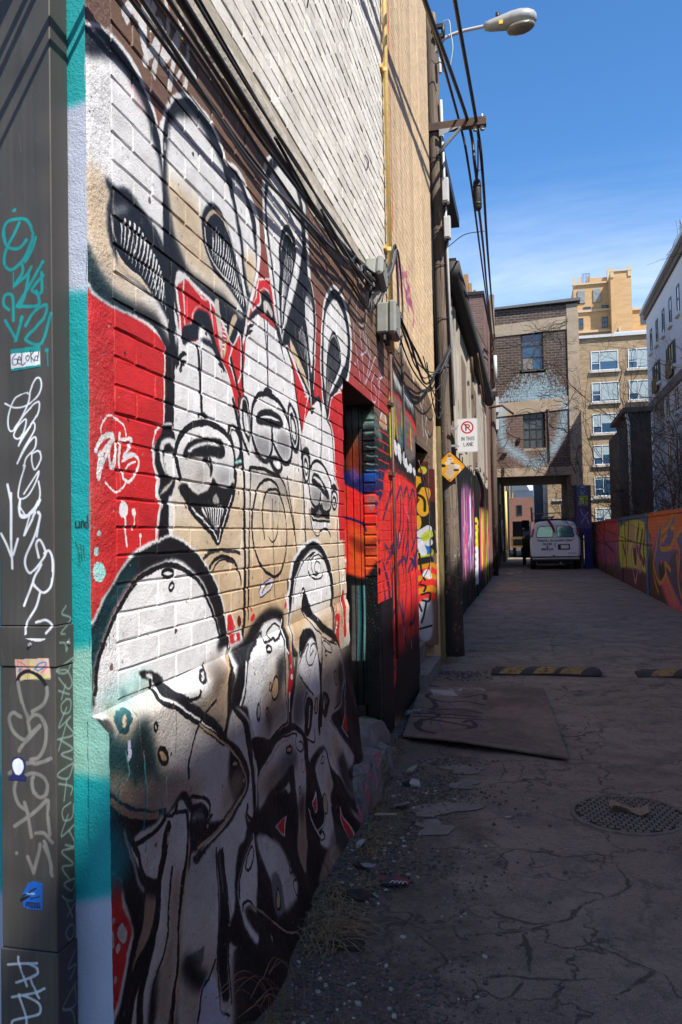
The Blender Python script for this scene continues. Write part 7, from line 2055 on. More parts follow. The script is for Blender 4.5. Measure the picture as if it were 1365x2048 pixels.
def plinth_and_corner():
    mb = MB(); nu, nv = 150, 56
    q = random.Random(8)
    ph = [q.uniform(0, 6) for _ in range(6)]
    def fn(u, v):
        y = 1.83+u*(4.75-1.83); led = float(np.interp(y, [1.83,2.7,4.8], [1.11,1.13,1.17])); z = -.05+v*(led+.05)
        w = .006*math.sin(9*y+3*z+ph[0])*math.sin(5*z-4*y+ph[1])+.004*math.sin(21*y+17*z+ph[2])+q.uniform(-.0012,.0012)
        return (XW+off(y, min(z, led-.0001))+w*min(1, (led-z)*12)*(1 if u > .004 else 0), y, z)
    mb.grid(fn, nu, nv); part('stucco_plinth', mb, M['plinth'], bld, True)
    mb = MB(); mb.grid(lambda u, v: (XW+.0015*math.sin(v*60)+rng.uniform(-.0012,.0012)-.004*(u < .02), 1.832+u*.128, 1.11+v*(3.29-1.11)), 10, 160); mb.box((XW-.1, 1.834, 1.0), (XW-.004, 1.958, 3.30))
    part('corner_render', mb, M['plinth'], bld, True)
    mb = MB(); mb.grid(lambda u, v: (-8+u*(XW+8) if u < .93 else -1.56+(u-.93)/.07*.48, 1.832+rng.uniform(-.0016,.0016), v*ZT), 60, 260); part('front_wall', mb, M['front'], bld, True)
    mb = MB(); mb.grid(lambda u, v: (XW-.01+u*(.01+off(1.83, v*1.1)), 1.829+rng.uniform(-.0012,.0012), v*1.105), 6, 60); part('front_wall', mb, M['front'], bld, True)
    mb = MB(); mb.box((-8.1, 1.80, ZT-.1), (XW+.06, YE+.02, ZT+.1)); part('roof', mb, M['conc'], bld)
    # door recess: dark timber door, frame and the painted brick jamb that faces the street end
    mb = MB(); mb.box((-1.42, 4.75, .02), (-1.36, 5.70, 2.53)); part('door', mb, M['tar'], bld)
    cvm = canvas_mat('jamb_paint', cvJ, (0, 2), .35, .7, .2, fine=90); M['jamb'] = cvm
    mb = MB()
    for a, b in ((-1.36,-1.318),(-1.312,-1.262),(-1.256,-1.213),(-1.207,-1.182)): mb.box((a, 5.832+rng.uniform(-.004,.004), .3), (b, 5.93, 2.53))
    part('door_frame', mb, cvm, bld)
    mb = MB()
    for i in range(12, 30):
        z = .32+i*CH
        if z > 2.46: break
        mb.cbox((-1.18, 5.818+rng.uniform(0,.004), z), (XW-.003, 5.93, z+CH-.014), .006)
    mb.box((-1.18, 5.828, .2), (XW-.006, 5.93, 2.53)); part('jamb_bricks', mb, cvm, bld, kind='stuff')
    mb = MB(); mb.box((-1.42, 4.752, 2.525), (XW-.013, 5.818, 2.60)); part('lintel', mb, M['rust'], bld)
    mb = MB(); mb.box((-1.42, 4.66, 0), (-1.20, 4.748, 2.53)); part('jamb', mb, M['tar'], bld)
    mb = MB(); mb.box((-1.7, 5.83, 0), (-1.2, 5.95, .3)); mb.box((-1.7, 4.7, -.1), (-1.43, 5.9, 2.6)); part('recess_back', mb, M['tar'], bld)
    # second recess with a yellow piece on its far jamb
    cv2 = canvas_mat('yellow_piece', cvJ2, (0, 2), .5, .5, .2, fine=90)
    mb = MB(); mb.box((-1.32, 9.1, .3), (XW-.012, 9.25, 2.49)); mb.box((XW-.012, 9.103, .3), (-1.03, 9.25, 2.3)); part('jamb', mb, cv2, bld)
    mb = MB(); mb.box((-1.36, 8.02, .1), (-1.31, 9.1, 2.49)); part('door', mb, M['oldwood'], bld)
    mb = MB(); mb.box((-1.36, 8.02, 2.49), (XW-.013, 9.1, 2.56)); part('lintel', mb, M['rust'], bld)
    mb = MB(); mb.box((-1.3, 8.0, -.02), (-1.16, 9.12, .34)); mb.box((-1.158, 7.94, -.02), (-1.0, 9.2, .16)); part('step', mb, M['conc'], bld)
plinth_and_corner()
# rough concrete doorstep and the broken kerb block beside it
def steps():
    t = thing('concrete_doorstep', 'broken grey concrete doorstep with pink scribble below the painted door', 'doorstep', (-1.15, 5.2, 0))
    def block(a, b, seed):
        q = random.Random(seed); mb = MB(); nx, ny, nz = 12, 18, 9
        def P(x, y, z):
            k = max(0, (z-a[2])/(b[2]-a[2])); f = max(0, (x-a[0])/(b[0]-a[0])); g = (y-a[1])/(b[1]-a[1]); e = 1-abs(2*g-1)**4
            return (x-(b[0]-a[0])*f*.14*k**3+.014*math.sin(14*y+9*z+seed)+q.uniform(-.006,.006), y+q.uniform(-.006,.006)+(.5-g)*.07*k*k, z-.10*(b[2]-a[2])*f*f*k-.12*(b[2]-a[2])*(1-e)*k+.014*math.sin(13*x+8*y+seed)+q.uniform(-.005,.005))
        (x0,y0,z0), (x1,y1,z1) = a, b
        mb.grid(lambda u, v: P(x0+u*(x1-x0), y0+v*(y1-y0), z1-.02*u*u), nx, ny); mb.grid(lambda u, v: P(x1, y0+u*(y1-y0), z0+v*(z1-z0)), ny, nz); mb.grid(lambda u, v: P(x0+u*(x1-x0), y0, z0+v*(z1-z0)), nx, nz); mb.grid(lambda u, v: P(x0+u*(x1-x0), y1, z0+v*(z1-z0)), nx, nz)
        return mb
    sc = NT('scribbled_concrete'); c = sc.mix(sc.ramp(sc.noise(7, 6, .7), .3, .7), (.09,.083,.075), (.22,.21,.195)); sp = sc.n('SeparateXYZ'); sc.l(sc.geo.outputs['Position'], sp.inputs[0])
    pk = sc.ramp(sc.noise(3.2, 5, .6, sc.scaled((5, 3.2, 1.1)), 1.2), .56, .60); c = sc.mix(sc.mul(pk, .75), c, (.50,.10,.18)); bl = sc.ramp(sc.noise(4.2, 5, .6, sc.scaled((4, 4, 1)), 1.2), .62, .65); c = sc.mix(sc.mul(bl, .6), c, (.10,.14,.32))
    scm = sc.done(c, .9, sc.bump(sc.noise(40, 6, .7), .8, .012))
    part('slab', block((-1.4, 4.76, -.05), (-1.02, 5.80, .27), 1), M['conc'], t, True); part('slab', block((-1.10, 4.70, -.05), (-.93, 5.6, .13), 3), M['conc'], t, True)
    part('broken_block', block((-1.1, 4.30, -.05), (-.90, 5.05, .25), 5), scm, t)
steps()
# ------------------------------------------------------------------ brown metal downspout at the left edge
def duct():
    t = thing('metal_downspout', 'dark brown square metal downspout covered in tags at the teal corner', 'downspout', (-1.205, 1.79, 0))
    m = [M['duct'], M['ductside'], M['dark']]
    def sect(a, b, z0, z1):
        mb = MB(); mb.cbox((a[0], a[1], z0), (b[0], b[1], z1), .0025); o = part('duct_section', mb, m, t)
        for p in o.data.polygons: p.material_index = 1 if abs(p.normal.x) > .9 else 0
    sect((-1.283,1.750), (-1.130,1.829), 1.345, 6.0); sect((-1.286,1.747), (-1.127,1.829), 1.245, 1.344); sect((-1.283,1.750), (-1.130,1.829), .56, 1.244); sect((-1.286,1.746), (-1.126,1.829), 0, .559)
    for x, z in ((-1.197,1.30),):
        mb = MB(); mb.tube([(x,1.747,z),(x,1.742,z)], [.005,.004], 10); part('screw', mb, M['steel'], t)
    mb = MB(); mb.tube([(-1.127,1.80,1.298),(-1.122,1.80,1.298)], [.005,.004], 10); part('screw', mb, M['steel'], t)
    def stk(pts, mat, lab):
        mb = MB(); n = len(pts); mb.add([(x, 1.7493, z) for x, z in pts]+[(x, 1.7503, z) for x, z in pts], [tuple(range(n))]+[(i, i+n, (i+1)%n+n, (i+1)%n) for i in range(n)]); part('sticker', mb, mat, t, label=lab)
    stk(STK[0], M['duct'], 'white and green hand lettered sticker'); stk(STK[1], M['duct'], 'beige sticker with drawn eyes'); stk(STK[2], M['duct'], 'small purple and white sticker'); stk(STK[3], M['duct'], 'torn blue sticker')
duct()
# ------------------------------------------------------------------ yellow conduit, junction boxes and cables on the wall
def conduit():
    t = thing('yellow_conduit', 'tall yellow conduit pipe between white and cream brick', 'pipe', (-1.045, 6.44, 2))
    mb = MB(); mb.tube([(-1.045,6.44,3.05),(-1.045,6.44,9.6)], .020, 12); part('pipe', mb, M['yellow'], t, True)
    mb = MB(); mb.tube([(-1.055,6.44,.55),(-1.055,6.44,3.05)], .011, 10); part('pipe', mb, plain('painted_over_pipe', (.05,.04,.035), .5, .6, 5, .3, dark=(.20,.06,.04)), t, True, label='lower pipe painted over in dark drips')
    for z in (2.05,2.62,3.9,5.4,7.0):
        mb = MB(); mb.tube([(-1.05,6.44,z-.015),(-1.05,6.44,z+.015)], .016 if z < 3 else .025, 12); mb.box((-1.085,6.36,z-.014),(-1.06,6.52,z+.014)); part('clip', mb, M['rust'] if z < 3 else M['yellow'], t)
conduit()
def jbox(name_lab, c, s, rot, hubs):
    t = thing('junction_box', name_lab, 'junction box', c, 'junction boxes at the end of the mural')
    x, y, z = c; w, d, h = s
    def tr(mb):
        cs, sn = math.cos(rot), math.sin(rot); mb.v = [(a, y+(b-y)*cs-(g-z)*sn, z+(b-y)*sn+(g-z)*cs) for a, b, g in mb.v]; return mb
    part('body', tr(MB().cbox((XW+.005, y-w/2, z-h/2), (XW+d*.6, y+w/2, z+h/2), .012)), M['greybox'], t)
    part('cover', tr(MB().cbox((XW+d*.6+.001, y-w/2-.012, z-h/2-.012), (XW+d, y+w/2+.012, z+h/2+.012), .018)), M['greybox'], t)
    for i in range(4):
        yy = y+(w/2-.02)*(1 if i % 2 else -1); zz = z+(h/2-.025)*(1 if i > 1 else -1); part('screw', tr(MB().tube([(XW+d,yy,zz),(XW+d+.006,yy,zz)], .008, 8)), M['rust'], t)
    for i in range(hubs):
        yy = y-w/3+i*w/3*.9; part('cable_gland', tr(MB().tube([(XW+d*.4,yy,z-h/2-.05),(XW+d*.4,yy,z-h/2)], .02, 10)), M['dark'], t)
jbox('upper grey junction box tilted on the cable band', (-1.0, 5.60, 3.42), (.20,.14,.15), -.45, 2)
jbox('lower pale grey junction box with screwed cover beside the conduit', (-1.0, 6.02, 3.19), (.21,.16,.24), -.10, 3)
def cable(pts, r, mat='black_cable', lab='', group=None, name='cable', n=7, sm=6):
    mb = MB(); mb.tube(cat_curve(pts, sm), r, n); return solo(name, mb, M[mat], lab, 'cable', group, True)
GW = 'cables strapped along the mural wall'
def wall_cables():
    q = random.Random(21)
    cable([(-1.03,.6,3.32),(-1.035,2.4,3.275),(-1.04,3.6,3.255),(-1.045,4.6,3.30),(-1.05,5.45,3.42)], .017, lab='thickest black cable running along the pale mortar band above the mural', group=GW)
    labs = ['thin black cable just above the thick one on the mortar band','thin black cable crossing the tops of the rabbit ears','slack black cable drooping over the brown paint above the ears','thin black cable lying low along the brown paint strip','grey cable twisted round the black bundle over the mural','thin grey cable sagging nearest the white tag']
    spec = [(3.36,.0,.0),(3.24,.05,.015),(3.10,.14,.02),(3.16,.09,.01),(3.32,.03,.02),(3.20,.20,.03)]
    for i, (z, sag, ox) in enumerate(spec):
        pts = []
        for k in range(9):
            y = .6+k*.6; pts.append((XW+.03+ox+q.uniform(0,.025), y, z+.06*math.sin(y*1.1+i*1.7)*sag*6-sag*math.sin(math.pi*k/8)*.6+q.uniform(-.012,.012)+(.16-.05*k if i in (0, 4) and k < 4 else 0)))
        pts.append((XW+.05, 5.5, 3.38+q.uniform(-.03,.03))); cable(pts, .0065+.002*(i % 2), 'grey_cable' if i > 3 else 'black_cable', labs[i], GW, n=6)
    cable([(-1.03,3.3,3.30),(-.99,3.9,3.18),(-.98,4.45,3.13),(-1.0,4.85,3.30)], .008, lab='black cable looping down below the bundle near the third rabbit ear', group=GW)
    cable([(-1.03,4.1,3.30),(-.97,4.55,3.17),(-.97,4.85,3.20),(-1.02,5.1,3.34)], .008, 'grey_cable', 'grey cable loop hanging just before the junction boxes', GW)
    GL = 'cables hanging round the conduit'
    cable([(-1.03,5.2,3.36),(-1.0,5.6,3.42),(-1.0,6.1,3.62),(-1.0,6.42,3.92),(-1.0,6.5,3.85),(-1.0,6.55,3.4),(-1.02,6.35,3.2)], .010, lab='black cable looped over the yellow conduit above the boxes', group=GL)
    cable([(-1.03,5.2,3.34),(-.99,5.7,3.38),(-.99,6.2,3.66),(-.985,6.46,3.9),(-.99,6.7,3.7),(-1.0,6.75,3.3),(-1.0,6.5,3.05)], .008, 'grey_cable', 'grey cable looped loosely past the conduit', GL)
    cable([(-1.0,6.1,3.5),(-.99,6.35,3.75),(-.98,6.48,3.86),(-.97,6.6,3.45),(-.98,6.3,3.28)], .006, lab='thin black loop hanging in front of the conduit', group=GL)
    GR = 'cables sagging along the cream wall'
    for i, (dz, sg, m, lab) in enumerate(((0,.32,'black_cable','upper black cable sagging from the boxes to the utility pole'),(.03,.46,'black_cable','lower black cable sagging from the boxes to the utility pole'),(-.03,.38,'grey_cable','grey cable sagging between boxes and pole'),(.02,.40,'black_cable','thin black cable in the sagging bundle by the cream wall'),(-.05,.52,'black_cable','lowest thin cable of the sagging bundle'))):
        pts = [(-.97,6.2,3.32+dz)]
        for k in range(1, 8): u = k/8; pts.append((-.97+.03*math.sin(i+u*5), 6.2+u*3.95, 3.32+dz+.42*u-sg*math.sin(math.pi*u)*(.9+.15*math.sin(3*u+i))+q.uniform(-.015,.015)))
        pts.append((-.90,10.25,3.95+dz)); cable(pts, .011 if i < 2 else .007, m, lab, GR)
    cable([(-.98,8.3,3.35),(-.97,8.8,2.95),(-.96,9.4,2.95),(-.93,10.1,3.6)], .007, lab='black loop hanging lowest beside the utility pole', group=GR)
    cable([(-.98,8.0,3.35),(-.97,8.7,3.12),(-.96,9.5,3.16),(-.93,10.15,3.75)], .006, lab='thin loop hanging above the lowest one beside the pole', group=GR)
    cable([(-1.07,7.2,3.3),(-1.068,7.2,2.6),(-1.068,7.22,2.25)], .008, 'grey_cable', 'grey cable dropping straight down the cream wall', GR)
    cable([(-1.07,7.1,3.3),(-1.068,7.12,2.7),(-1.066,7.1,2.3)], .006, 'black_cable', 'thin black cable dropping straight down the cream wall', GR)
    cable([(-1.05,8.0,2.3),(-1.0,8.3,1.9),(-.99,8.7,1.5),(-1.0,9.0,1.35),(-1.02,9.05,1.6)], .006, 'grey_cable', 'pale wire dangling over the red paint by the second doorway', GR)
    for i, (y, z, L) in enumerate(((2.9,6.0,.35),(4.0,4.5,.14),(5.1,5.1,.12),(5.6,4.3,.10))):
        cable([(XW+.01,y,z),(XW+.03,y+.01,z-L*.5),(XW+.012,y+.03,z-L)], .004, lab=('highest loose wire end hanging from the white brick wall','loose wire end just above the mural ears','loose wire end midway up the white brick','loose wire end nearest the yellow conduit')[i], group='wire ends on the white wall')
wall_cables()
# ------------------------------------------------------------------ utility pole with its hardware, street lamp, signs
def pole_thing():
    t = thing('utility_pole', 'weathered wooden utility pole standing in front of the cream wall', 'utility pole', (-.94, 10.38, 0))
    mb = MB(); n = 20; rings = []; q = random.Random(4)
    for i in range(34):
        z = -.05+i*8.45/33; u = z/8.4; r = .115-.03*u; cx = -.94-.14*u
        rings.append([(cx+r*math.cos(a*2*math.pi/n)*(1+q.uniform(-.02,.02)), 10.38+r*math.sin(a*2*math.pi/n)*(1+q.uniform(-.02,.02)), z) for a in range(n)])
    mb.loft(rings); part('shaft', mb, M['pole'], t, True)
    # steel cross arm, gusset and brace
    mb = MB(); mb.cbox((-1.12,10.26,6.79), (-.38,10.36,6.90), .006); part('crossarm', mb, M['rust'], t)
    mb = MB(); mb.tube([(-.99,10.27,6.50),(-.70,10.27,6.79)], .022, 6); part('brace', mb, M['steel'], t)
    mb = MB(); mb.prism([(-.98,6.79),(-.72,6.79),(-.98,6.70)], 1, 10.24, 10.25); part('gusset', mb, M['steel'], t)
    for x in (-.52,-.43):
        mb = MB(); mb.tube([(x,10.31,6.90),(x,10.31,6.95)], [.018,.012], 8); mb.tube([(x,10.31,6.74),(x,10.31,6.79)], .03, 8); part('cable_clamp', mb, M['steel'], t)
    for z in (8.18,8.05):
        mb = MB(); mb.box((-1.03,10.27,z-.03), (-.90,10.32,z+.02)); part('bracket', mb, M['dark'], t)
    mb = MB(); mb.tube([(-.90,10.295,8.02),(-.90,10.295,8.20)], [.02,.03], 8); part('insulator', mb, M['dark'], t, True)
    mb = MB(); mb.tube(cat_curve([(-.90,10.28,8.22),(-.82,10.28,8.22),(-.80,10.28,8.05),(-.78,10.28,7.85),(-.82,10.28,7.62)]), .006, 6); part('lead_wire', mb, M['lightgrey'], t)
    mb = MB(); mb.tube(cat_curve([(-1.05,10.22,7.7),(-1.0,10.2,7.63),(-.93,10.2,7.64),(-.90,10.22,7.52)]), .007, 6); part('lead_wire', mb, M['dark'], t)
    mb = MB(); mb.tube([(-.955,10.28,7.75),(-.95,10.28,7.55)], .022, 10); part('fuse_holder', mb, M['lightgrey'], t)
    # conduits strapped to the pole side
    for i, (dx, r, m, z0, z1) in enumerate(((.115,.018,'lightgrey',3.2,7.2),(.10,.012,'dark',3.0,6.6),(-.115,.03,'rust',2.9,9.0),(-.09,.02,'dark',3.4,8.2))):
        mb = MB(); mb.tube([(-.94-.14*z/8.4+dx*(1 if dx < 0 else .95), 10.30-.012*i, z) for z in (z0,(z0+z1)/2,z1)], r, 8); part('riser_pipe', mb, M[m], t, True)
    for z in (3.72,4.35,5.05,5.5,6.45):
        mb = MB(); cx = -.94-.14*z/8.4; mb.tube([(cx+.115*math.cos(a), 10.38+.115*math.sin(a), z+.01*math.sin(a)) for a in np.linspace(0,6.28,17)], .006, 5); part('strap', mb, M['dark'], t)
    q = random.Random(9); mb = MB()
    for i in range(60):
        a = q.uniform(3.4,6.0); z = q.uniform(.8,3.2); r = .115-.03*z/8.4; x = -.94-.14*z/8.4+r*math.cos(a); y = 10.38+r*math.sin(a)
        mb.box((x-.004,y-.006,z-.004), (x+.004,y+.004,z+.004))
    part('staples', mb, M['steel'], t, kind='stuff')
    for k, (z0, z1) in enumerate(((5.80,6.12),(5.33,5.62))):
        g = thing('equipment_box', ('upper','lower')[k]+' pale grey box mounted on the utility pole', 'utility box', (-.90,10.25,z0), 'pale boxes on the utility pole')
        x = -.955+.012*(k)
        mb = MB(); mb.cbox((x,10.16,z0), (x+.085,10.27,z1), .008); part('case', mb, M['lightgrey'], g)
        mb = MB(); mb.cbox((x+.008,10.152,z0+.02), (x+.077,10.159,z1-.02), .003); part('cover', mb, M['lightgrey'], g)
        mb = MB(); mb.tube([(x+.04,10.21,z0-.07),(x+.04,10.21,z0)], .016, 8); part('cable_gland', mb, M['dark'], g)
pole_thing()
def lamp():
    t = thing('street_lamp', 'grey cobra head street lamp reaching out from the utility pole', 'street lamp', (-1.0, 10.38, 7.95))
    mb = MB(); mb.tube(cat_curve([(-1.0,10.33,7.90),(-.93,10.33,8.0),(-.84,10.33,8.045),(-.66,10.33,8.085),(-.34,10.33,8.105)]), .022, 10); part('arm', mb, M['lightgrey'], t, True)
    mb = MB(); mb.prism([(-1.02,7.84),(-.90,7.99),(-.87,8.04),(-1.0,8.06)], 1, 10.31, 10.35); part('arm_bracket', mb, M['steel'], t)
    ring = lambda x, w, top, bot, k=14: [(x, 10.33+w*math.sin(a), (top+bot)/2+((top-bot)/2)*math.cos(a)*(1 if math.cos(a) > 0 else .75)) for a in np.linspace(0, 2*math.pi, k, endpoint=False)]
    mb = MB(); mb.loft([ring(-.37,.055,8.15,8.03), ring(-.30,.075,8.165,8.01), ring(-.15,.10,8.20,7.995), ring(-.03,.135,8.225,7.99), ring(.08,.15,8.235,7.99), ring(.18,.135,8.225,8.0), ring(.25,.09,8.20,8.02), ring(.285,.03,8.16,8.06)]); part('housing', mb, plain('lamp_housing', (.36,.375,.39), .4, .15, 10, .05), t, True)
    mb = MB(); mb.loft([[(.08+.185*s*math.cos(a), 10.33+.128*s*math.sin(a), 8.02-d+.02*math.cos(a)) for a in np.linspace(0,2*math.pi,20,endpoint=False)] for s, d in ((1,0),(.96,.03),(.8,.05),(.5,.065),(.15,.07))])
    part('lens', mb, plain('prismatic_lens', (.22,.21,.17), .18, .4, 30, .5, 40), t, True)
    mb = MB(); mb.tube([(-.20,10.33,8.17),(-.20,10.33,8.25)], .028, 12); part('photocell', mb, M['dark'], t, True)
    mb = MB(); mb.box((-.185,10.222,8.035), (-.135,10.235,8.085)); part('number_tag', mb, plain('tag_yellow', (.75,.52,.05), .5, .1, 9, 0), t)
lamp()
def sign_parking():
    c = Canvas(0, 0, .26, .43, 900, (.80,.80,.80)); red = (.70,.04,.07); k = (.03,.03,.035)
    t = np.linspace(0, 2*np.pi, 40); c.line(np.stack([.13+.071*np.cos(t), .315+.071*np.sin(t)], 1), .018, red, .001, smooth=False)
    c.line([(.113,.28),(.113,.352)], .015, k, .001); c.line([(.113,.348),(.14,.348),(.155,.338),(.155,.322),(.14,.312),(.118,.312)], .013, k, .001)
    c.line([(.083,.366),(.178,.265)], .015, red, .001)
    F = {'I':[[(.5,0),(.5,1)]],'N':[[(0,0),(0,1),(1,0),(1,1)]],'T':[[(0,1),(1,1)],[(.5,1),(.5,0)]],'H':[[(0,0),(0,1)],[(1,0),(1,1)],[(0,.5),(1,.5)]],'S':[[(1,.82),(.7,1),(.3,1),(0,.8),(.15,.57),(.85,.43),(1,.2),(.7,0),(.3,0),(0,.18)]],'L':[[(0,1),(0,0),(.9,0)]],'A':[[(0,0),(.5,1),(1,0)],[(.2,.35),(.8,.35)]],'E':[[(.95,1),(0,1),(0,0),(.95,0)],[(0,.52),(.8,.52)]]}
    def word(s, x, y, h, w, gap):
        for ch in s:
            if ch == ' ': x += w*.8; continue
            for st in F[ch]: c.line([(x+a*w*(.0 if ch == 'I' else 1)+(.3*w if ch == 'I' else 0), y+b*h) for a, b in st], .0068, k, .001, smooth=False)
            x += (w*.6 if ch == 'I' else w)+gap
    word('IN THIS', .048, .150, .044, .020, .009); word('LANE', .082, .078, .044, .022, .010)
    c.line([(.006,.006),(.254,.006),(.254,.424),(.006,.424),(.006,.006)], .003, (.5,.5,.5), .001, smooth=False)
    t = thing('no_parking_sign', 'white no parking in this lane sign on the utility pole', 'sign', (-.72, 10.15, 2.8))
    m = NT('sign_print'); v, _ = m.axes(0, 2, -.842, 2.585, 1/.26, 1/.43); im = m.n('TexImage', extension='EXTEND'); im.image = image('sign_print', c); m.l(v, im.inputs[0]); mat = m.done(im.outputs[0], .4)
    mb = MB(); pts = []
    for cx, cz, a0 in ((-.842+.022,2.585+.022,180),(-.582-.022,2.585+.022,270),(-.582-.022,3.015-.022,0),(-.842+.022,3.015-.022,90)):
        for a in (0,30,60,90): pts.append((cx+.022*math.cos(R(a0+a)), cz+.022*math.sin(R(a0+a))))
    mb.prism(pts, 1, 10.218, 10.221); part('panel', mb, mat, t)
    mb = MB(); mb.box((-.92,10.222,2.88), (-.60,10.24,2.91)); mb.box((-.92,10.222,2.66), (-.60,10.24,2.69)); part('bracket', mb, M['steel'], t)
    for z in (2.93,2.67):
        mb = MB(); mb.tube([(-.825,10.218,z),(-.825,10.213,z)], .007, 8); part('bolt', mb, M['steel'], t)
def sign_diamond():
    c = Canvas(-.2, -.2, .2, .2, 700, (.88,.60,.04)); w = (.78,.76,.72)
    c.line([(-.176,0),(0,.176),(.176,0),(0,-.176),(-.176,0)], .004, (.6,.33,.02), .001, smooth=False)
    c.poly([(-.03,-.13),(-.06,-.09),(-.02,.01),(0,.06),(.06,.04),(.10,-.02),(.06,-.06),(.04,-.13)], (.72,.64,.55), .004); c.poly([(-.02,.12),(.03,.11),(.045,.075),(-.025,.075)], w, .001); c.poly([(-.055,.065),(.0,.07),(.0,.035),(-.05,.03)], w, .001)
    c.poly([(-.145,.01),(-.13,.035),(-.10,.03),(-.095,-.02),(-.13,-.025)], w, .001); c.poly([(.055,.035),(.12,.02),(.13,-.015),(.075,-.01)], w, .001); c.poly([(.05,-.03),(.12,-.035),(.125,-.055),(.055,-.055)], (.25,.15,.06), .001)
    c.poly([(-.105,.04),(-.06,.03),(-.055,.005),(-.10,0)], (.16,.20,.05), .002); c.line([(-.10,.03),(-.07,.01)], .014, (.03,.03,.03), .002); c.poly([(-.01,.14),(.01,.15),(.025,.135)], (.03,.03,.03), .001)
    c.line([(.02,.045),(.05,.04)], .012, (.04,.04,.04), .001); c.line([(-.01,.095),(.035,.09)], .003, (.1,.2,.35), .001); c.line([(-.015,.10),(.03,.10)], .003, (.2,.2,.25), .001); c.line([(.13,-.03),(.12,-.07)], .02, (.75,.8,.66), .002); c.line([(-.11,-.07),(-.06,-.06)], .02, (.80,.55,.2), .004)
    q = np.random.default_rng(6)
    for i in range(60): x, y = q.normal(0,.05), q.normal(-.03,.05); c.line([(x,y),(x+q.normal(0,.006),y+q.normal(0,.004))], .002, (.3,.26,.22), .001, .6)
    t = thing('diamond_sign', 'yellow diamond sign covered in torn stickers on the utility pole', 'sign', (-.945, 10.22, 2.41))
    m = NT('sticker_print'); v, _ = m.axes(0, 2, -1.145, 2.207, 1/.4, 1/.4); im = m.n('TexImage', extension='EXTEND'); im.image = image('sticker_print', c); m.l(v, im.inputs[0]); mat = m.done(im.outputs[0], .45)
    mb = MB(); pts = []
    for k in range(4):
        a0 = R(90*k); cx, cz = .165*math.cos(a0), .165*math.sin(a0)
        for a in (-45,-15,15,45): pts.append((-.945+cx+.022*math.cos(a0+R(a)), 2.407+cz+.022*math.sin(a0+R(a))))
    mb.prism(pts, 1, 10.228, 10.231); part('panel', mb, mat, t)
    for z in (2.56,2.255):
        mb = MB(); mb.tube([(-.945,10.228,z),(-.945,10.221,z)], .012, 10); part('bolt', mb, M['steel'], t)
sign_parking(); sign_diamond()
def overhead():
    G = 'cables strung overhead along the lane'
    cable([(-.98,1.0,5.3),(-.90,3.5,5.55),(-.75,6.83,6.2),(-.61,10.4,6.90),(-.56,10.7,6.5),(-.56,11.2,6.45)], .022, lab='thick black overhead cable passing the lamp arm and ending at the splice case', group=G)
    cable([(-.62,1.5,6.4),(-.57,5,6.55),(-.55,7.65,6.71),(-.50,10.4,6.84),(-.48,11.2,6.55),(-.62,16,7.0),(-1.0,29.9,8.75)], .022, lab='rightmost thick black overhead cable running over the crossarm', group=G)
    cable([(-1.0,1.0,5.45),(-.93,3.5,5.7),(-.79,6.83,6.32),(-.73,10.42,6.95),(-.66,11.2,6.6),(-.75,16,6.95),(-1.08,29.9,8.5)], .017, lab='black overhead cable that hangs nearest the pole below the crossarm', group=G)
    cable([(-.555,11.2,6.2),(-.62,14,6.5),(-.74,18,7.0),(-1.05,29.9,8.35)], .020, lab='black overhead cable leaving the splice case towards the brick house', group=G)
    cable([(-.50,10.5,6.72),(-.53,10.9,6.5),(-.56,11.1,6.42)], .010, lab='short looped cable between crossarm and splice case', group=G)
    t = thing('splice_case', 'black cylindrical cable splice hanging below the crossarm', 'splice case', (-.56, 11.2, 6.2))
    mb = MB(); mb.tube([(-.562,11.2,6.50),(-.562,11.2,6.47),(-.56,11.2,6.44),(-.557,11.2,6.10),(-.556,11.2,6.06)], [.03,.05,.056,.056,.035], 14); part('body', mb, plain('black_rubber', (.02,.02,.022), .55, .3, 30, .6, 70), t, True)
    for z in (6.40,6.15):
        mb = MB(); mb.tube([(-.56,11.2,z-.015),(-.56,11.2,z+.015)], .06, 14); part('band', mb, M['dark'], t, True)
    mb = MB(); mb.tube([(-.555,11.2,6.62),(-.47,11.2,6.64)], .008, 6); solo('cable_tie', mb, plain('red_tie', (.5,.05,.04), .5, .1, 4, 0), 'small red tie between two overhead cables', 'cable tie')
    cable([(-1.2,11,5.9),(-1.15,18,6.5),(-1.12,29.9,8.0)], .008, lab='thin wire rising beside the dark gutter', group=G)
    cable([(-1.1,12.6,6.1),(-.9,13.5,6.6),(-.62,14.5,7.0)], .008, lab='thin slanting wire between the roof and the overhead cables', group=G)
    t = thing('utility_pole', 'rusty brown far pole beside the brick house over the lane', 'utility pole', (-1.2, 30, 0))
    mb = MB(); mb.tube([(-1.2,30,0),(-1.14,30,5),(-1.07,30,10.4)], [.12,.105,.09], 12); part('shaft', mb, M['pole'], t, True)
    mb = MB(); mb.cbox((-1.13,29.8,8.1), (-.97,29.96,8.9), .01); part('fitting', mb, M['rust'], t)
    mb = MB(); mb.tube([(-1.0,29.85,7.1),(-1.0,29.85,8.1)], .07, 10); part('fitting', mb, M['lightgrey'], t, True)
    for z in (6.6,7.6):
        mb = MB(); mb.cbox((-1.15,29.82,z), (-.95,29.9,z+.18), .01); part('fitting', mb, M['dark'], t)
    mb = MB(); mb.tube([(-1.46,29.6,6.12),(-.78,29.6,6.20),(-.38,29.6,5.86)], .045, 8); solo('iron_arm', mb, M['rust'], 'rusty iron arm bent across the front of the brick house', 'iron bracket', None, True)
overhead()
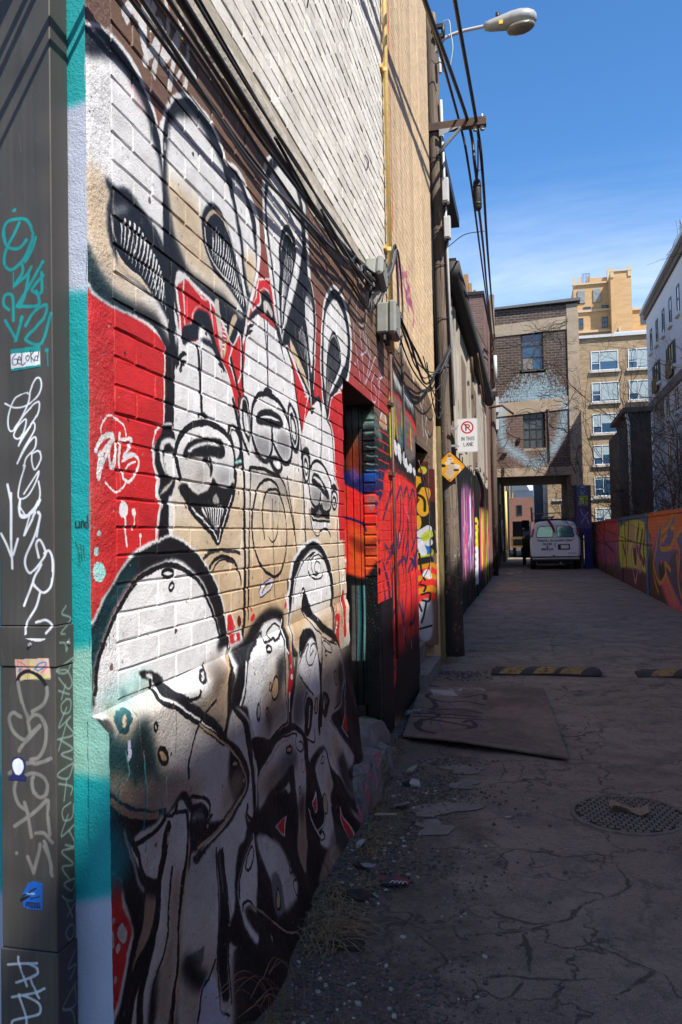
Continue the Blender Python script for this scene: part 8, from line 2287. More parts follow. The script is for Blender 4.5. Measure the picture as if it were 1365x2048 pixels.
# ------------------------------------------------------------------ lane houses on the left after the pole
def lane_left():
    t = thing('boarded_lane_house', 'cream lane house with black painted boards and a dark gutter', 'house', (-1.25, 13, 0))
    wm = canvas_mat('black_boards_paint', cvL, (1, 2), .6, .5, .3, fine=70)
    mb = MB(); mb.box((-1.42,10.55,.9), (-1.02,10.95,6.7)); part('corner_pier', mb, brick_mat('pale_blocks', 0, 2, (.46,.43,.37), (.52,.48,.42), (.30,.28,.25), .2, .4, .2, .012), t)
    mb = MB(); mb.box((-1.085,9.97,0), (-1.03,10.06,2.9)); part('corner_board', mb, M['mosswood'], t, label='mossy yellow painted board')
    cvK = cv_of(P_CORNER, -1.45, -.05, -.95, 4.0, 160, (.26,.19,.14)); km = canvas_mat('tagged_boards', cvK, (0, 2), .8, .5, .3, fine=60)
    mb = MB(); mb.box((-1.40,10.51,0), (-1.26,10.545,3.9)); mb.box((-1.243,10.50,0), (-1.17,10.54,3.9)); mb.box((-1.155,10.50,0), (-1.02,10.54,3.9)); part('corner_board', mb, km, t)
    mb = MB(); mb.box((-6,11.0,0), (-1.27,13.4,6.55)); part('wall', mb, M['tan_stucco'], t)
    mb = MB(); mb.box((-6,13.4,3.0), (-1.252,27,5.75)); part('wall', mb, M['tan_stucco'], t)
    # upright boards of the lower wall, one by one
    q = random.Random(31); y = 11.0; i = 0
    while y < 27:
        w = q.uniform(.19,.27); mb = MB(); x = -1.25+q.uniform(-.012,.012)+(.02 if 20 < y < 20.6 else 0)
        mb.box((x-.03, y+.004, .0+q.uniform(0,.04)), (x, min(y+w-.004, 27), 3.05+q.uniform(-.12,.06))); part('board', mb, wm if y > 13.2 else M['tar'], t); y += w
    mb = MB(); mb.box((-6,11.0,0), (-1.29,27,3.0)); part('wall', mb, M['tar'], t)
    # bleached boards and posts above the black ones
    for yy, z0, z1, m in ((13.9,3.1,5.7,'greywood'),(14.6,3.1,5.7,'greywood'),(15.5,3.1,5.6,'greywood'),(18.3,3.1,5.6,'greywood'),(19.6,3.1,5.5,'oldwood'),(21.2,3.1,5.5,'greywood'),(22.9,3.1,5.5,'greywood'),(24.6,3.1,5.4,'oldwood')):
        mb = MB(); mb.box((-1.25,yy,z0), (-1.20,yy+.28,z1)); part('post', mb, M[m], t)
    for yy in (16.6,20.2,22.0,23.7,25.6):
        mb = MB(); mb.box((-1.25,yy,3.3), (-1.235,yy+1.0,5.25)); w = part('window', mb, M['oldwood'], t)
        mb = MB()
        for k in range(5): mb.box((-1.234,yy+.05+k*.19,3.36), (-1.225,yy+.20+k*.19,5.2))
        part('window_board', mb, M['greywood'] if yy > 20.5 else M['oldwood'], w)
    # eave with half round gutter ends
    mb = MB(); ring = lambda y: [(-1.14+.15*math.cos(a)*1.0, y, 5.93+.14*math.sin(a)) for a in np.linspace(math.pi, 2*math.pi, 9)]+[(-.99,y,6.10),(-1.29,y,6.10)]
    mb.loft([ring(13.3), ring(27)]); part('gutter', mb, M['tar'], t, True)
    mb = MB(); mb.box((-6,13.38,6.10), (-1.05,27.02,6.18)); mb.box((-6.2,10.5,6.70), (-.98,13.42,6.86)); part('roof', mb, M['dark'], t)
    mb = MB(); mb.tube(cat_curve([(-1.05,19,5.8),(-.98,19.6,5.1),(-1.0,20.5,4.9),(-1.1,21,5.4)]), .03, 6); mb.tube([(-1.12,18.0,5.5),(-1.12,18.3,5.0)], .03, 6); part('bracket_junk', mb, M['rust'], t, True)
    mb = MB(); mb.tube(cat_curve([(-1.1,18.5,3.0),(-1.0,19,2.6),(-1.05,19.3,2.2)]), .05, 6); part('torn_sheet', mb, M['tar'], t, True)
    mb = MB(); mb.tube([(-1.22,11.7,2.0),(-1.05,11.7,2.0)], .04, 10); part('pipe_stub', mb, plain('orange_pipe', (.42,.16,.06), .6, .3, 9, .2), t, True)
    mb = MB(); mb.tube([(-1.12,12.2,6.6),(-1.12,12.2,2.8)], .035, 8); part('pipe', mb, M['lightgrey'], t, True)
    # taller brick house behind it
    t = thing('red_brick_house', 'taller brown red brick house with stepped wooden frame on its roof', 'house', (-2.5, 27.5, 0))
    bm = brick_mat('red_brown_brick', 0, 2, (.115,.062,.052), (.19,.105,.085), (.22,.18,.15), .4); bm2 = brick_mat('red_brown_brick_side', 1, 2, (.14,.065,.05), (.22,.10,.075), (.22,.18,.15), .4)
    mb = MB(); mb.box((-7,27.3,0), (-1.27,34.9,9.65)); o = part('wall', mb, [bm, bm2], t)
    for p in o.data.polygons: p.material_index = 1 if abs(p.normal.x) > .9 else 0
    mb = MB(); mb.box((-7.05,27.24,9.652), (-1.22,34.9,9.76)); part('coping', mb, M['dark'], t)
    for x, z0, z1, w in ((-1.95,9.77,10.62,.16),(-1.78,9.77,10.3,.10),(-1.64,9.77,10.05,.10)):
        mb = MB(); mb.box((x,28.0,z0), (x+w,28.2,z1)); part('roof_post', mb, plain('orange_timber', (.42,.22,.09), .8, .35, 12, .4), t)
    mb = MB(); mb.box((-1.8,28.02,9.9), (-1.45,28.18,9.99)); part('roof_rail', mb, M['oldwood'], t)
    # wall of the passage further back with a black circular emblem
    t = thing('passage_wall', 'tagged low wall inside the passage left of the van', 'wall', (-1.5, 40, 0))
    mb = MB(); mb.box((-4,35.2,0), (-1.34,62,4.6)); part('wall', mb, plain('dirty_pale_wall', (.24,.21,.18), .9, .6, .8, .4, 20), t)
    mb = MB(); mb.box((-1.338,40.5,.5), (-1.30,43.6,3.0)); part('panel', mb, plain('black_panel', (.02,.02,.022), .7, .3, 4, .1), t)
    mb = MB(); mb.tube([(-1.29,42+1.15*math.cos(a),1.45+.78*math.sin(a)) for a in np.linspace(0,2*math.pi,26)], .055, 6); mb.tube([(-1.29,41.6,2.2),(-1.29,41.6,2.95),(-1.29,41.0,2.95)], .055, 6); part('painted_ring', mb, M['whitepaint'], t, True)
    for k, yy in enumerate((41.4,41.8,42.2,42.6)):
        mb = MB(); mb.box((-1.298,yy-.12,1.2+.05*k), (-1.28,yy+.12,1.65+.05*k)); part('painted_letter', mb, M['whitepaint'], t)
    mb = MB(); mb.tube([(-1.16,46,.6),(-1.16,46,3.9)], .07, 8); solo('yellow_post', mb, M['yellow'], 'bright yellow post standing inside the passage', 'post', None, True)
    for k, (yy, m) in enumerate(((44.2,'oldwood'),(47.5,'greywood'),(50.5,'rust'))):
        mb = MB(); mb.box((-1.34,yy,0), (-1.18,yy+.3,4.3+.2*k)); solo('timber_post', mb, M[m], ('brown','bleached','rusty')[k]+' upright post against the passage wall', 'post', 'posts along the passage wall')
lane_left()
# ------------------------------------------------------------------ the brick house that bridges the lane
def window_parts(t, axis, x0, x1, z0, z1, at, fw, m_frame, m_glass, vs=(), hs=(), depth=.05, out=-1, blinds=(), sill=None, name='window'):
    # axis 'y': facade faces -Y at Y=at ; axis 'x': faces -X at X=at (x0,x1 run along Y)
    def B(a0, a1, c0, c1, d0, d1):
        mb = MB(); lo, hi = sorted((at+out*d0, at+out*d1))
        return mb.box((a0, lo, c0), (a1, hi, c1)) if axis == 'y' else mb.box((lo, a0, c0), (hi, a1, c1))
    fr = MB()
    for a0, a1, c0, c1 in [(x0,x0+fw,z0,z1),(x1-fw,x1,z0,z1),(x0+fw,x1-fw,z0,z0+fw),(x0+fw,x1-fw,z1-fw,z1)]+[(x0+(x1-x0)*v-fw*.4, x0+(x1-x0)*v+fw*.4, z0+fw, z1-fw) for v in vs]: b = B(a0,a1,c0,c1,.004,depth); fr.add(b.v, b.f)
    for h in hs:
        u0, u1, hh = h if isinstance(h, tuple) else (0, 1, h)
        b = B(x0+(x1-x0)*u0+fw, x0+(x1-x0)*u1-fw*.4, z0+(z1-z0)*hh-fw*.4, z0+(z1-z0)*hh+fw*.4, .004, depth-.002); fr.add(b.v, b.f)
    w = part(name, fr, m_frame, t)
    cuts = [0]+list(vs)+[1]
    for a, b in zip(cuts[:-1], cuts[1:]): part('pane', B(x0+(x1-x0)*a+fw*.4, x0+(x1-x0)*b-fw*.4, z0+fw*.5, z1-fw*.5, .002, .012), m_glass, w)
    for (u0, u1, v0, v1) in blinds: part('blind', B(x0+(x1-x0)*u0+fw, x0+(x1-x0)*u1-fw, z0+(z1-z0)*v0, z0+(z1-z0)*v1-fw, .013, .016), M['blind'], w)
    if sill is not None: part('sill', B(x0-.1, x1+.1, z0-.14, z0-.002, -.0, depth+.09), sill, w)
    return w
def bridge_house():
    t = thing('bridge_brick_house', 'dark brown brick house bridging the lane with a pale blue painted ring', 'house', (.5, 35, 0))
    nt = NT('brown_brick_with_paint'); b = brick_tex(nt, 0, 2, .30, .11, .014)
    b.inputs['Color1'].default_value = (.042,.028,.024,1); b.inputs['Color2'].default_value = (.095,.062,.05,1); b.inputs['Mortar'].default_value = (.20,.165,.13,1)
    c = nt.mix(nt.ramp(nt.noise(.5, 5, .7), .35, .75, 0, .5), b.outputs['Color'], (.055,.034,.028))
    sp = nt.n('SeparateXYZ'); nt.l(nt.geo.outputs['Position'], sp.inputs[0]); c = nt.mix(nt.ramp(sp.outputs[2], 7.2, 6.6, 0, .35), c, (.22,.13,.10))
    v, _ = nt.axes(0, 2, cvD.x0, cvD.y0, 1/(cvD.x1-cvD.x0), 1/(cvD.y1-cvD.y0)); im = nt.n('TexImage', extension='CLIP'); im.image = image('ring_mask', cvD); im.image.colorspace_settings.name = 'Non-Color'; nt.l(v, im.inputs[0])
    art = lambda base: nt.mix(nt.mul(nt.mul(im.outputs[0], .8), nt.ramp(b.outputs['Fac'], 0, 1, 1, .45)), base, (.30,.47,.56))
    m = nt.done(art(c), .88, nt.bump(nt.ramp(b.outputs['Fac'], 0, 1, 1, 0), .6, .015))
    nt2 = NT('tan_band_with_paint'); v, _ = nt2.axes(0, 2, cvD.x0, cvD.y0, 1/(cvD.x1-cvD.x0), 1/(cvD.y1-cvD.y0)); im2 = nt2.n('TexImage', extension='CLIP'); im2.image = im.image; nt2.l(v, im2.inputs[0])
    c2 = nt2.mix(nt2.ramp(nt2.noise(1.6, 6, .7), .3, .7), (.29,.225,.16), (.42,.335,.24)); c2 = nt2.mix(nt2.mul(im2.outputs[0], .6), c2, (.32,.48,.56)); tan = nt2.done(c2, .9, nt2.bump(nt2.noise(12, 5, .6), .4, .02))
    mb = MB(); D = 41.5
    for x0, x1, z0, z1 in ((-1.25,-.07,4.32,11.2),(.85,1.84,4.32,11.2),(-.07,.85,4.32,5.05),(-.07,.85,6.88,8.45),(-.07,.85,10.24,11.2)): mb.box((x0, 35.0, z0), (x1, 35.35, z1))
    part('wall', mb, m, t)
    mb = MB(); mb.box((-1.25,35.36,4.32), (2.3,D,11.15)); mb.box((-1.25,34.99,11.201), (2.3,35.36,11.202)); part('wall', mb, m, t)
    mb = MB(); mb.box((-1.25,34.95,3.96), (1.84,35.36,4.318)); part('band', mb, tan, t)
    for z0, z1, z0b, z1b in ((6.55,7.12,6.75,7.28),(10.02,10.5,10.14,10.70)):
        mb = MB(); mb.add([(-1.25,34.96,z0),(1.84,34.96,z0b),(1.84,35.01,z0b),(-1.25,35.01,z0),(-1.25,34.96,z1),(1.84,34.96,z1b),(1.84,35.01,z1b),(-1.25,35.01,z1)], [(0,3,2,1),(4,5,6,7),(0,1,5,4),(1,2,6,5),(2,3,7,6),(3,0,4,7)]); part('band', mb, tan, t)
    mb = MB(); mb.box((1.842,34.93,3.5), (2.32,35.4,10.75)); mb.box((1.842,34.98,10.752), (2.3,35.38,11.2)); part('pilaster', mb, [tan], t)
    mb = MB(); mb.add([(-1.32,34.85,11.18),(2.42,34.85,11.30),(2.42,35.5,11.30),(-1.32,35.5,11.18),(-1.32,34.85,11.27),(2.42,34.85,11.43),(2.42,35.5,11.43),(-1.32,35.5,11.27)], [(0,3,2,1),(4,5,6,7),(0,1,5,4),(1,2,6,5),(2,3,7,6),(3,0,4,7)]); part('coping', mb, plain('grey_flashing', (.13,.14,.14), .6, .3, 4, .1), t)
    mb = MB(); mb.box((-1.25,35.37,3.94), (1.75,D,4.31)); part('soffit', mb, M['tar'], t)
    pw = brick_mat('passage_brick', 1, 2, (.16,.115,.08), (.27,.20,.13), (.16,.13,.10), .5); mb = MB(); mb.box((1.70,35.40,0), (2.30,D,3.93)); part('pier', mb, pw, t)
    mb = MB(); mb.box((2.31,34.93,0), (2.62,35.3,3.49)); mb.box((1.96,34.90,1.4), (2.309,35.39,3.49)); o = part('painted_pillar', mb, canvas_mat('pillar_paint', cvP, (0, 2), .7, .3, .2, fine=40), t)
    window_parts(t, 'y', -.06, .84, 8.50, 10.22, 35.15, .05, M['frame_dark'], M['glass'], (), (.63,.33,), .06, sill=plain('dark_sill', (.12,.10,.085), .8, .3, 5, .2))
    mb = MB(); mb.box((0,35.08,8.55), (.40,35.09,9.02)); mb.box((.46,35.075,8.56), (.47,35.09,9.04)); part('window_blind', mb, plain('grey_curtain', (.24,.22,.20), .9, .3, 12, 0), t)
    window_parts(t, 'y', -.07, .78, 5.15, 6.84, 35.15, .035, M['frame_dark'], plain('dusty_panes', (.10,.12,.12), .25, .7, 3, .1), (.34,.67), (.25,.5,.75), .05, sill=plain('pale_sill', (.34,.29,.22), .9, .2, 5, .2))
    mb = MB(); mb.tube([(.98,34.95,4.6),(.98,34.95,6.75)], .025, 6); mb.tube([(.9,34.95,6.75),(1.02,34.95,6.75)], .025, 6); part('drain_pipe', mb, M['dark'], t, True)
    mb = MB(); mb.box((-.32,34.9,5.45), (-.2,34.99,5.62)); mb.box((-.98,34.88,4.92), (-.78,34.99,5.0)); mb.box((-1.0,34.9,4.05), (-.9,34.94,4.35)); part('wall_fitting', mb, M['dark'], t)
    mb = MB(); mb.box((-1.24,34.8,6.0), (-1.08,34.94,6.45)); mb.box((-1.24,34.8,6.75), (-1.06,34.94,7.4)); part('meter_box', mb, M['lightgrey'], t)
    # bare creeper on the front
    q = random.Random(17); mb = MB()
    def vine(x, z, a, n, r):
        pts = [(x, 34.90, z)]
        for i in range(n):
            a += q.gauss(0,.35); x += .16*math.cos(a); z += .16*math.sin(a)
            if not (-1.2 < x < 2.35 and 3.9 < z < 11.1): break
            pts.append((x, 34.90-.02*q.random(), z))
            if q.random() < .2 and n > 5: vine(x, z, a+q.choice((-1,1))*q.uniform(.4,1), n//2, r*.7)
        if len(pts) > 1: mb.tube(pts, r, 4)
    for i in range(4): vine(2.1+q.uniform(-.1,.1), 3.6+q.uniform(0,.5), 1.57, 44, .010)
    for i in range(4): vine(1.9, 10.3+q.uniform(-.2,.3), 3.1+q.uniform(-.2,.2), 20, .008)
    for i in range(10): vine(q.uniform(-1.1,1.7), 3.95, q.uniform(.3,2.8), 8, .006)
    for i in range(3): vine(1.9, 7.0, 2.6+q.uniform(-.5,.5), 9, .007)
    solo('bare_creeper', mb, plain('creeper_stem', (.05,.04,.03), .9, .3, 9, 0), 'leafless creeper spreading over the front of the bridging brick house', 'climbing plant', None, False)
bridge_house()
# ------------------------------------------------------------------ far buildings
def far():
    t = thing('yellow_brick_block', 'yellow brick office block with white windows right behind the lane', 'building', (5, 50, 0))
    yb = brick_mat('yellow_brick', 0, 2, (.235,.158,.088), (.39,.28,.165), (.30,.22,.13), .3, .5, .11, .012); yb2 = brick_mat('yellow_brick_side', 1, 2, (.235,.158,.088), (.39,.28,.165), (.30,.22,.13), .3, .5, .11, .012)
    mb = MB(); mb.box((1.24,50,0), (16,64,13.15)); o = part('wall', mb, [yb, yb2], t)
    for p in o.data.polygons: p.material_index = 1 if abs(p.normal.x) > .9 else 0
    mb = MB(); mb.box((1.45,49.85,13.152), (16.1,64,13.32)); mb.box((5.4,50.3,13.321), (16,63,13.5)); part('coping', mb, M['lightgrey'], t)
    st = plain('pale_stone_sill', (.50,.46,.40), .85, .15, 4, .1); q = random.Random(12)
    for r in range(7):
        z0 = 11.18-1.885*r
        if z0 < .4: break
        for x0, x1 in ((3.97,5.53),(6.08,7.66),(8.2,9.76)):
            bl = []
            if r != 4:
                bl = [(0,.32,.35+.2*q.random(),1),(.32,1,q.choice((.5,.1,.45)),1)]
            else: bl = [(0,1,.84,1)]
            window_parts(t, 'y', x0, x1, z0, z0+1.17, 50.0, .042, M['frame_white'], M['glass'], (.32,), ((0,.32,.36),), .05, blinds=bl, sill=st)
    mb = MB(); mb.box((1.5,49.9,3.42), (16,49.998,3.52)); part('string_course', mb, M['lightgrey'], t)
    # sunlit tower
    t = thing('tan_apartment_tower', 'sunlit tan stepped apartment tower rising behind the yellow block', 'tower', (9, 90, 0))
    tb = brick_mat('tan_brick', 0, 2, (.44,.265,.12), (.52,.33,.16), (.50,.36,.20), .12, .8, .25, .012); ts = plain('tan_stone', (.55,.42,.27), .85, .15, 2, .1)
    def blk(a, b, m=tb, name='wall'):
        mb = MB(); mb.box(a, b); return part(name, mb, m, t)
    blk((5.6,91,0), (9.3,104,28.6)); blk((9.25,88.5,0), (11.35,100,29.0)); blk((5.9,90.2,0), (9.248,91,25.35)); blk((11.352,90,0), (22,104,25.1)); blk((7.3,94,28.6), (9.6,101,30.2)); blk((5.2,93,0), (5.599,104,26.9))
    for x in (6.3,7.3,9.45): blk((x,93.5,28.6), (x+.35,94,30.9 if x > 9 else 30.3), ts, 'pinnacle')
    for x, y in ((9.25,88.4),(11.0,88.4),(5.55,90.9)): blk((x,y,28.4), (x+.34,y+.1,29.5), ts, 'pinnacle')
    blk((5.5,90.8,28.601), (9.24,91.2,28.8), ts, 'coping'); blk((9.2,88.38,29.001), (11.4,88.6,29.1), ts, 'coping'); blk((11.353,89.8,25.101), (22,90.2,25.35), ts, 'coping'); blk((5.85,90.0,25.351), (9.24,90.25,25.6), ts, 'balcony'); blk((5.6,89.6,23.0), (9.24,90.19,23.25), ts, 'balcony'); blk((9.3,89.2,22.4), (22,89.98,22.6), ts, 'balcony')
    blk((9.9,88.3,22.3), (10.15,88.49,23.0), ts, 'pinnacle')
    for x0 in (5.98,7.62):
        pts = [(x0,26.6),(x0+.86,26.6),(x0+.86,27.9)]+[(x0+.43+.43*math.cos(a), 27.9+.3*math.sin(a)) for a in np.linspace(.2,2.94,7)]+[(x0,27.9)]
        mb = MB(); mb.prism(pts, 1, 90.93, 90.98); lv = part('louvre_opening', mb, plain('louvre_frame', (.28,.30,.28), .6, .2, 5, 0), t)
        for k in range(11):
            mb = MB(); z = 26.66+k*.13; mb.box((x0+.05,90.86,z), (x0+.81,90.925,z+.05)); part('slat', mb, M['lightgrey'], lv)
    for x0, x1, z0, z1, y in ((6.6,7.4,25.65,26.15,90.98),(8.5,9.2,25.65,26.2,90.98),(8.42,9.02,23.55,24.7,90.18),(6.0,6.5,23.55,24.75,90.18),(12.4,13.3,23.6,24.8,89.98),(6.6,7.6,22.4,22.75,90.18)):
        window_parts(t, 'y', x0, x1, z0, z1, y, .06, M['frame_dark'], M['glass'], (.5,), (.5,), .06)
    mb = MB()
    for k in range(6): mb.tube([(6.75+.16*k,93.4,28.6),(6.75+.16*k,93.4,30.6)], .02, 4)
    mb.tube([(6.75,93.4,30.6),(7.55,93.4,30.6)], .02, 4); part('roof_railing', mb, M['dark'], t)
    # white stucco building along the right
    t = thing('white_stucco_building', 'long pale stucco building with dark green windows along the right', 'building', (6, 20, 0))
    wm = plain('pale_stucco', (.66,.645,.665), .85, .10, 1.2, .25, 30)
    mb = MB()
    mb.box((6,-16,0), (20,37.4,12.0)); mb.box((6,37.4,7.35), (20,41.9,12.0)); mb.box((7.4,37.4,0), (20,41.9,7.35)); mb.box((6,40.9,0), (7.39,41.9,7.349)); part('wall', mb, wm, t)
    mb = MB(); mb.box((5.9,-16,12.0), (20.1,42.0,12.28)); part('cornice', mb, plain('brown_cornice', (.13,.10,.085), .8, .2, 4, .1), t)
    mb = MB(); mb.box((5.72,-16.1,12.281), (20.2,42.15,12.45)); part('gutter', mb, plain('pale_gutter', (.50,.55,.58), .5, .1, 4, 0), t)
    mb = MB(); mb.box((5.93,-16,7.36), (5.999,41.95,7.75)); part('band', mb, plain('grey_brown_band', (.16,.135,.12), .85, .2, 4, .1), t)
    gw = plain('green_window_frame', (.03,.07,.07), .5, .2, 4, 0)
    sl = wm
    for y in [40.1-1.75*i for i in range(9)]: window_parts(t, 'x', y, y+.55, 10.05, 11.15, 6.0, .05, gw, M['darkglass'], (), (.5,), .03, sill=sl)
    for y in (38.1,34.3,30.5):
        w = window_parts(t, 'x', y+.45, y+1.6, 7.9, 9.3, 6.0, .06, gw, M['darkglass'], (.5,), (), .04)
        for k in (0, 1): window_parts(t, 'x', y-.02+k*1.75, y+.33+k*1.75, 8.25, 9.25, 6.0, .05, gw, M['darkglass'], (), (), .04, sill=sl)
        mb = MB()
        for k in range(12): mb.tube([(5.86,y+.4+k*.115,7.9),(5.86,y+.4+k*.115,8.55)], .012, 4)
        for z in (7.92,8.25,8.55): mb.tube([(5.86,y+.38,z),(5.86,y+1.68,z)], .018, 4)
        mb.box((5.9,y+.45,7.92), (5.92,y+1.6,8.5)); part('juliet_railing', mb, plain('brass_panel', (.30,.24,.12), .6, .3, 8, 0), t)
    for y in (36.1,34.0,31.9,29.8): window_parts(t, 'x', y, y+.55, 6.3, 7.25, 6.0, .05, gw, M['darkglass'], (), (.5,), .03, sill=sl)
    for y in (36.1,34.0,31.9): window_parts(t, 'x', y, y+.5, 4.0, 5.3, 6.0, .05, gw, M['darkglass'], (), (.5,), .03, sill=sl)
    # dark green annex beside the fence
    t = thing('dark_green_annex', 'dark green flat roofed annex beside the white building', 'shed', (4.3, 31, 0))
    dg = plain('dark_green_siding', (.022,.03,.028), .6, .3, 1.5, .2, 20)
    mb = MB(); mb.box((3.62,30,0), (4.36,34,5.75)); part('wall', mb, dg, t)
    for k in range(3): 
        mb = MB(); mb.box((3.78+k*.22,29.965,0), (3.81+k*.22,29.999,5.72)); part('batten', mb, dg, t)
    mb = MB(); mb.box((3.40,29.8,5.752), (4.42,34.2,5.92)); part('roof', mb, plain('brown_fascia', (.10,.085,.07), .8, .3, 4, .1), t)
    mb = MB(); mb.box((3.3,30.4,1.9), (3.619,34,5.2)); part('wall', mb, plain('green_grey_render', (.10,.105,.09), .9, .4, 1.4, .3, 20), t)
    mb = MB(); mb.tube([(3.52,29.9,5.7),(3.60,29.93,5.3),(3.60,29.93,2.0)], .05, 8); part('downpipe', mb, M['whitepaint'], t, True)
    # buildings seen through the passage
    t = thing('low_red_brick_building', 'low red brick building at the far end of the passage', 'building', (-.5, 78, 0))
    mb = MB(); mb.box((-2.6,78,0), (1.0,88,4.9)); part('wall', mb, brick_mat('orange_red_brick', 0, 2, (.16,.06,.042), (.22,.09,.065), (.30,.20,.15), .2), t)
    for x, z in ((-1.0,1.6),(-.2,1.6),(-1.0,3.2)): window_parts(t, 'y', x, x+.55, z, z+1.0, 78, .06, M['frame_dark'], M['darkglass'], (), (), .05)
    t = thing('striped_office_tower', 'pale concrete office tower with vertical dark strips far away', 'tower', (-3, 170, 0))
    mb = MB(); mb.box((-6.5,170,0), (-1.6,180,34)); part('wall', mb, M['tan'], t)
    for k in range(8):
        mb = MB(); mb.box((-6.2+k*.6,169.9,9), (-5.9+k*.6,169.99,32)); part('window_strip', mb, M['darkglass'], t)
    t = thing('pale_glass_house', 'pale blue glazed building behind the low red brick one', 'building', (-.5, 110, 0))
    mb = MB(); mb.box((-1.5,110,0), (1.4,120,7.2)); part('wall', mb, plain('pale_cladding', (.42,.48,.56), .5, .2, .8, 0), t)
    mb = MB(); mb.prism([(-1.9,7.2),(.4,7.2),(-.3,8.6),(-1.9,8.2)], 1, 109.8, 120); part('roof', mb, M['lightgrey'], t)
    t = thing('bluish_shade_wall', 'narrow wall coloured as bluish shade beside the yellow block', 'tower', (1, 66, 0)); mb = MB(); mb.box((.55,64.2,0), (1.9,74,18)); part('wall', mb, plain('bluish_shade_cladding', (.05,.07,.10), .5, .3, .6, 0), t)  # side wall in shade: the bluish shade is put into its colour
far()
# ------------------------------------------------------------------ fence wall on the right with its murals
def fence():
    t = thing('painted_fence_wall', 'low brick lane wall with orange, green and pink graffiti', 'wall', (2.77, 20, 0))
    fm = canvas_mat('fence_paint', cvF, (1, 2), .6, .3, .35, fine=70, brick=(1, 2, .24, .077, .010), brick_amt=.2)
    mb = MB(); mb.grid(lambda u, v: (2.77+.006*math.sin(u*70)*math.sin(v*5), -6+u*47.5, v*1.86), 190, 8); part('wall', mb, fm, t, True)
    mb = MB(); mb.box((2.79,-6,0), (2.98,41.5,1.86)); part('wall', mb, brick_mat('fence_back_brick', 1, 2, (.16,.08,.06), (.24,.13,.10), (.22,.19,.16)), t)
    q = random.Random(5); y = -6.0
    cm = canvas_mat('coping_paint', cvF, (1, 2), .75, .4, .5, fine=60)
    while y < 41.4:
        mb = MB(); L = q.uniform(.9,1.3); mb.cbox((2.735+q.uniform(-.004,.004), y+.004, 1.861), (3.02, min(y+L-.004, 41.5), 1.955+q.uniform(-.005,.005)), .01); part('coping_stone', mb, cm, t); y += L
    for yy in (15.2,20.1,25.4,31):
        mb = MB(); mb.box((2.745,yy,0), (2.769,yy+.35,1.86)); part('pier', mb, fm, t)
fence()
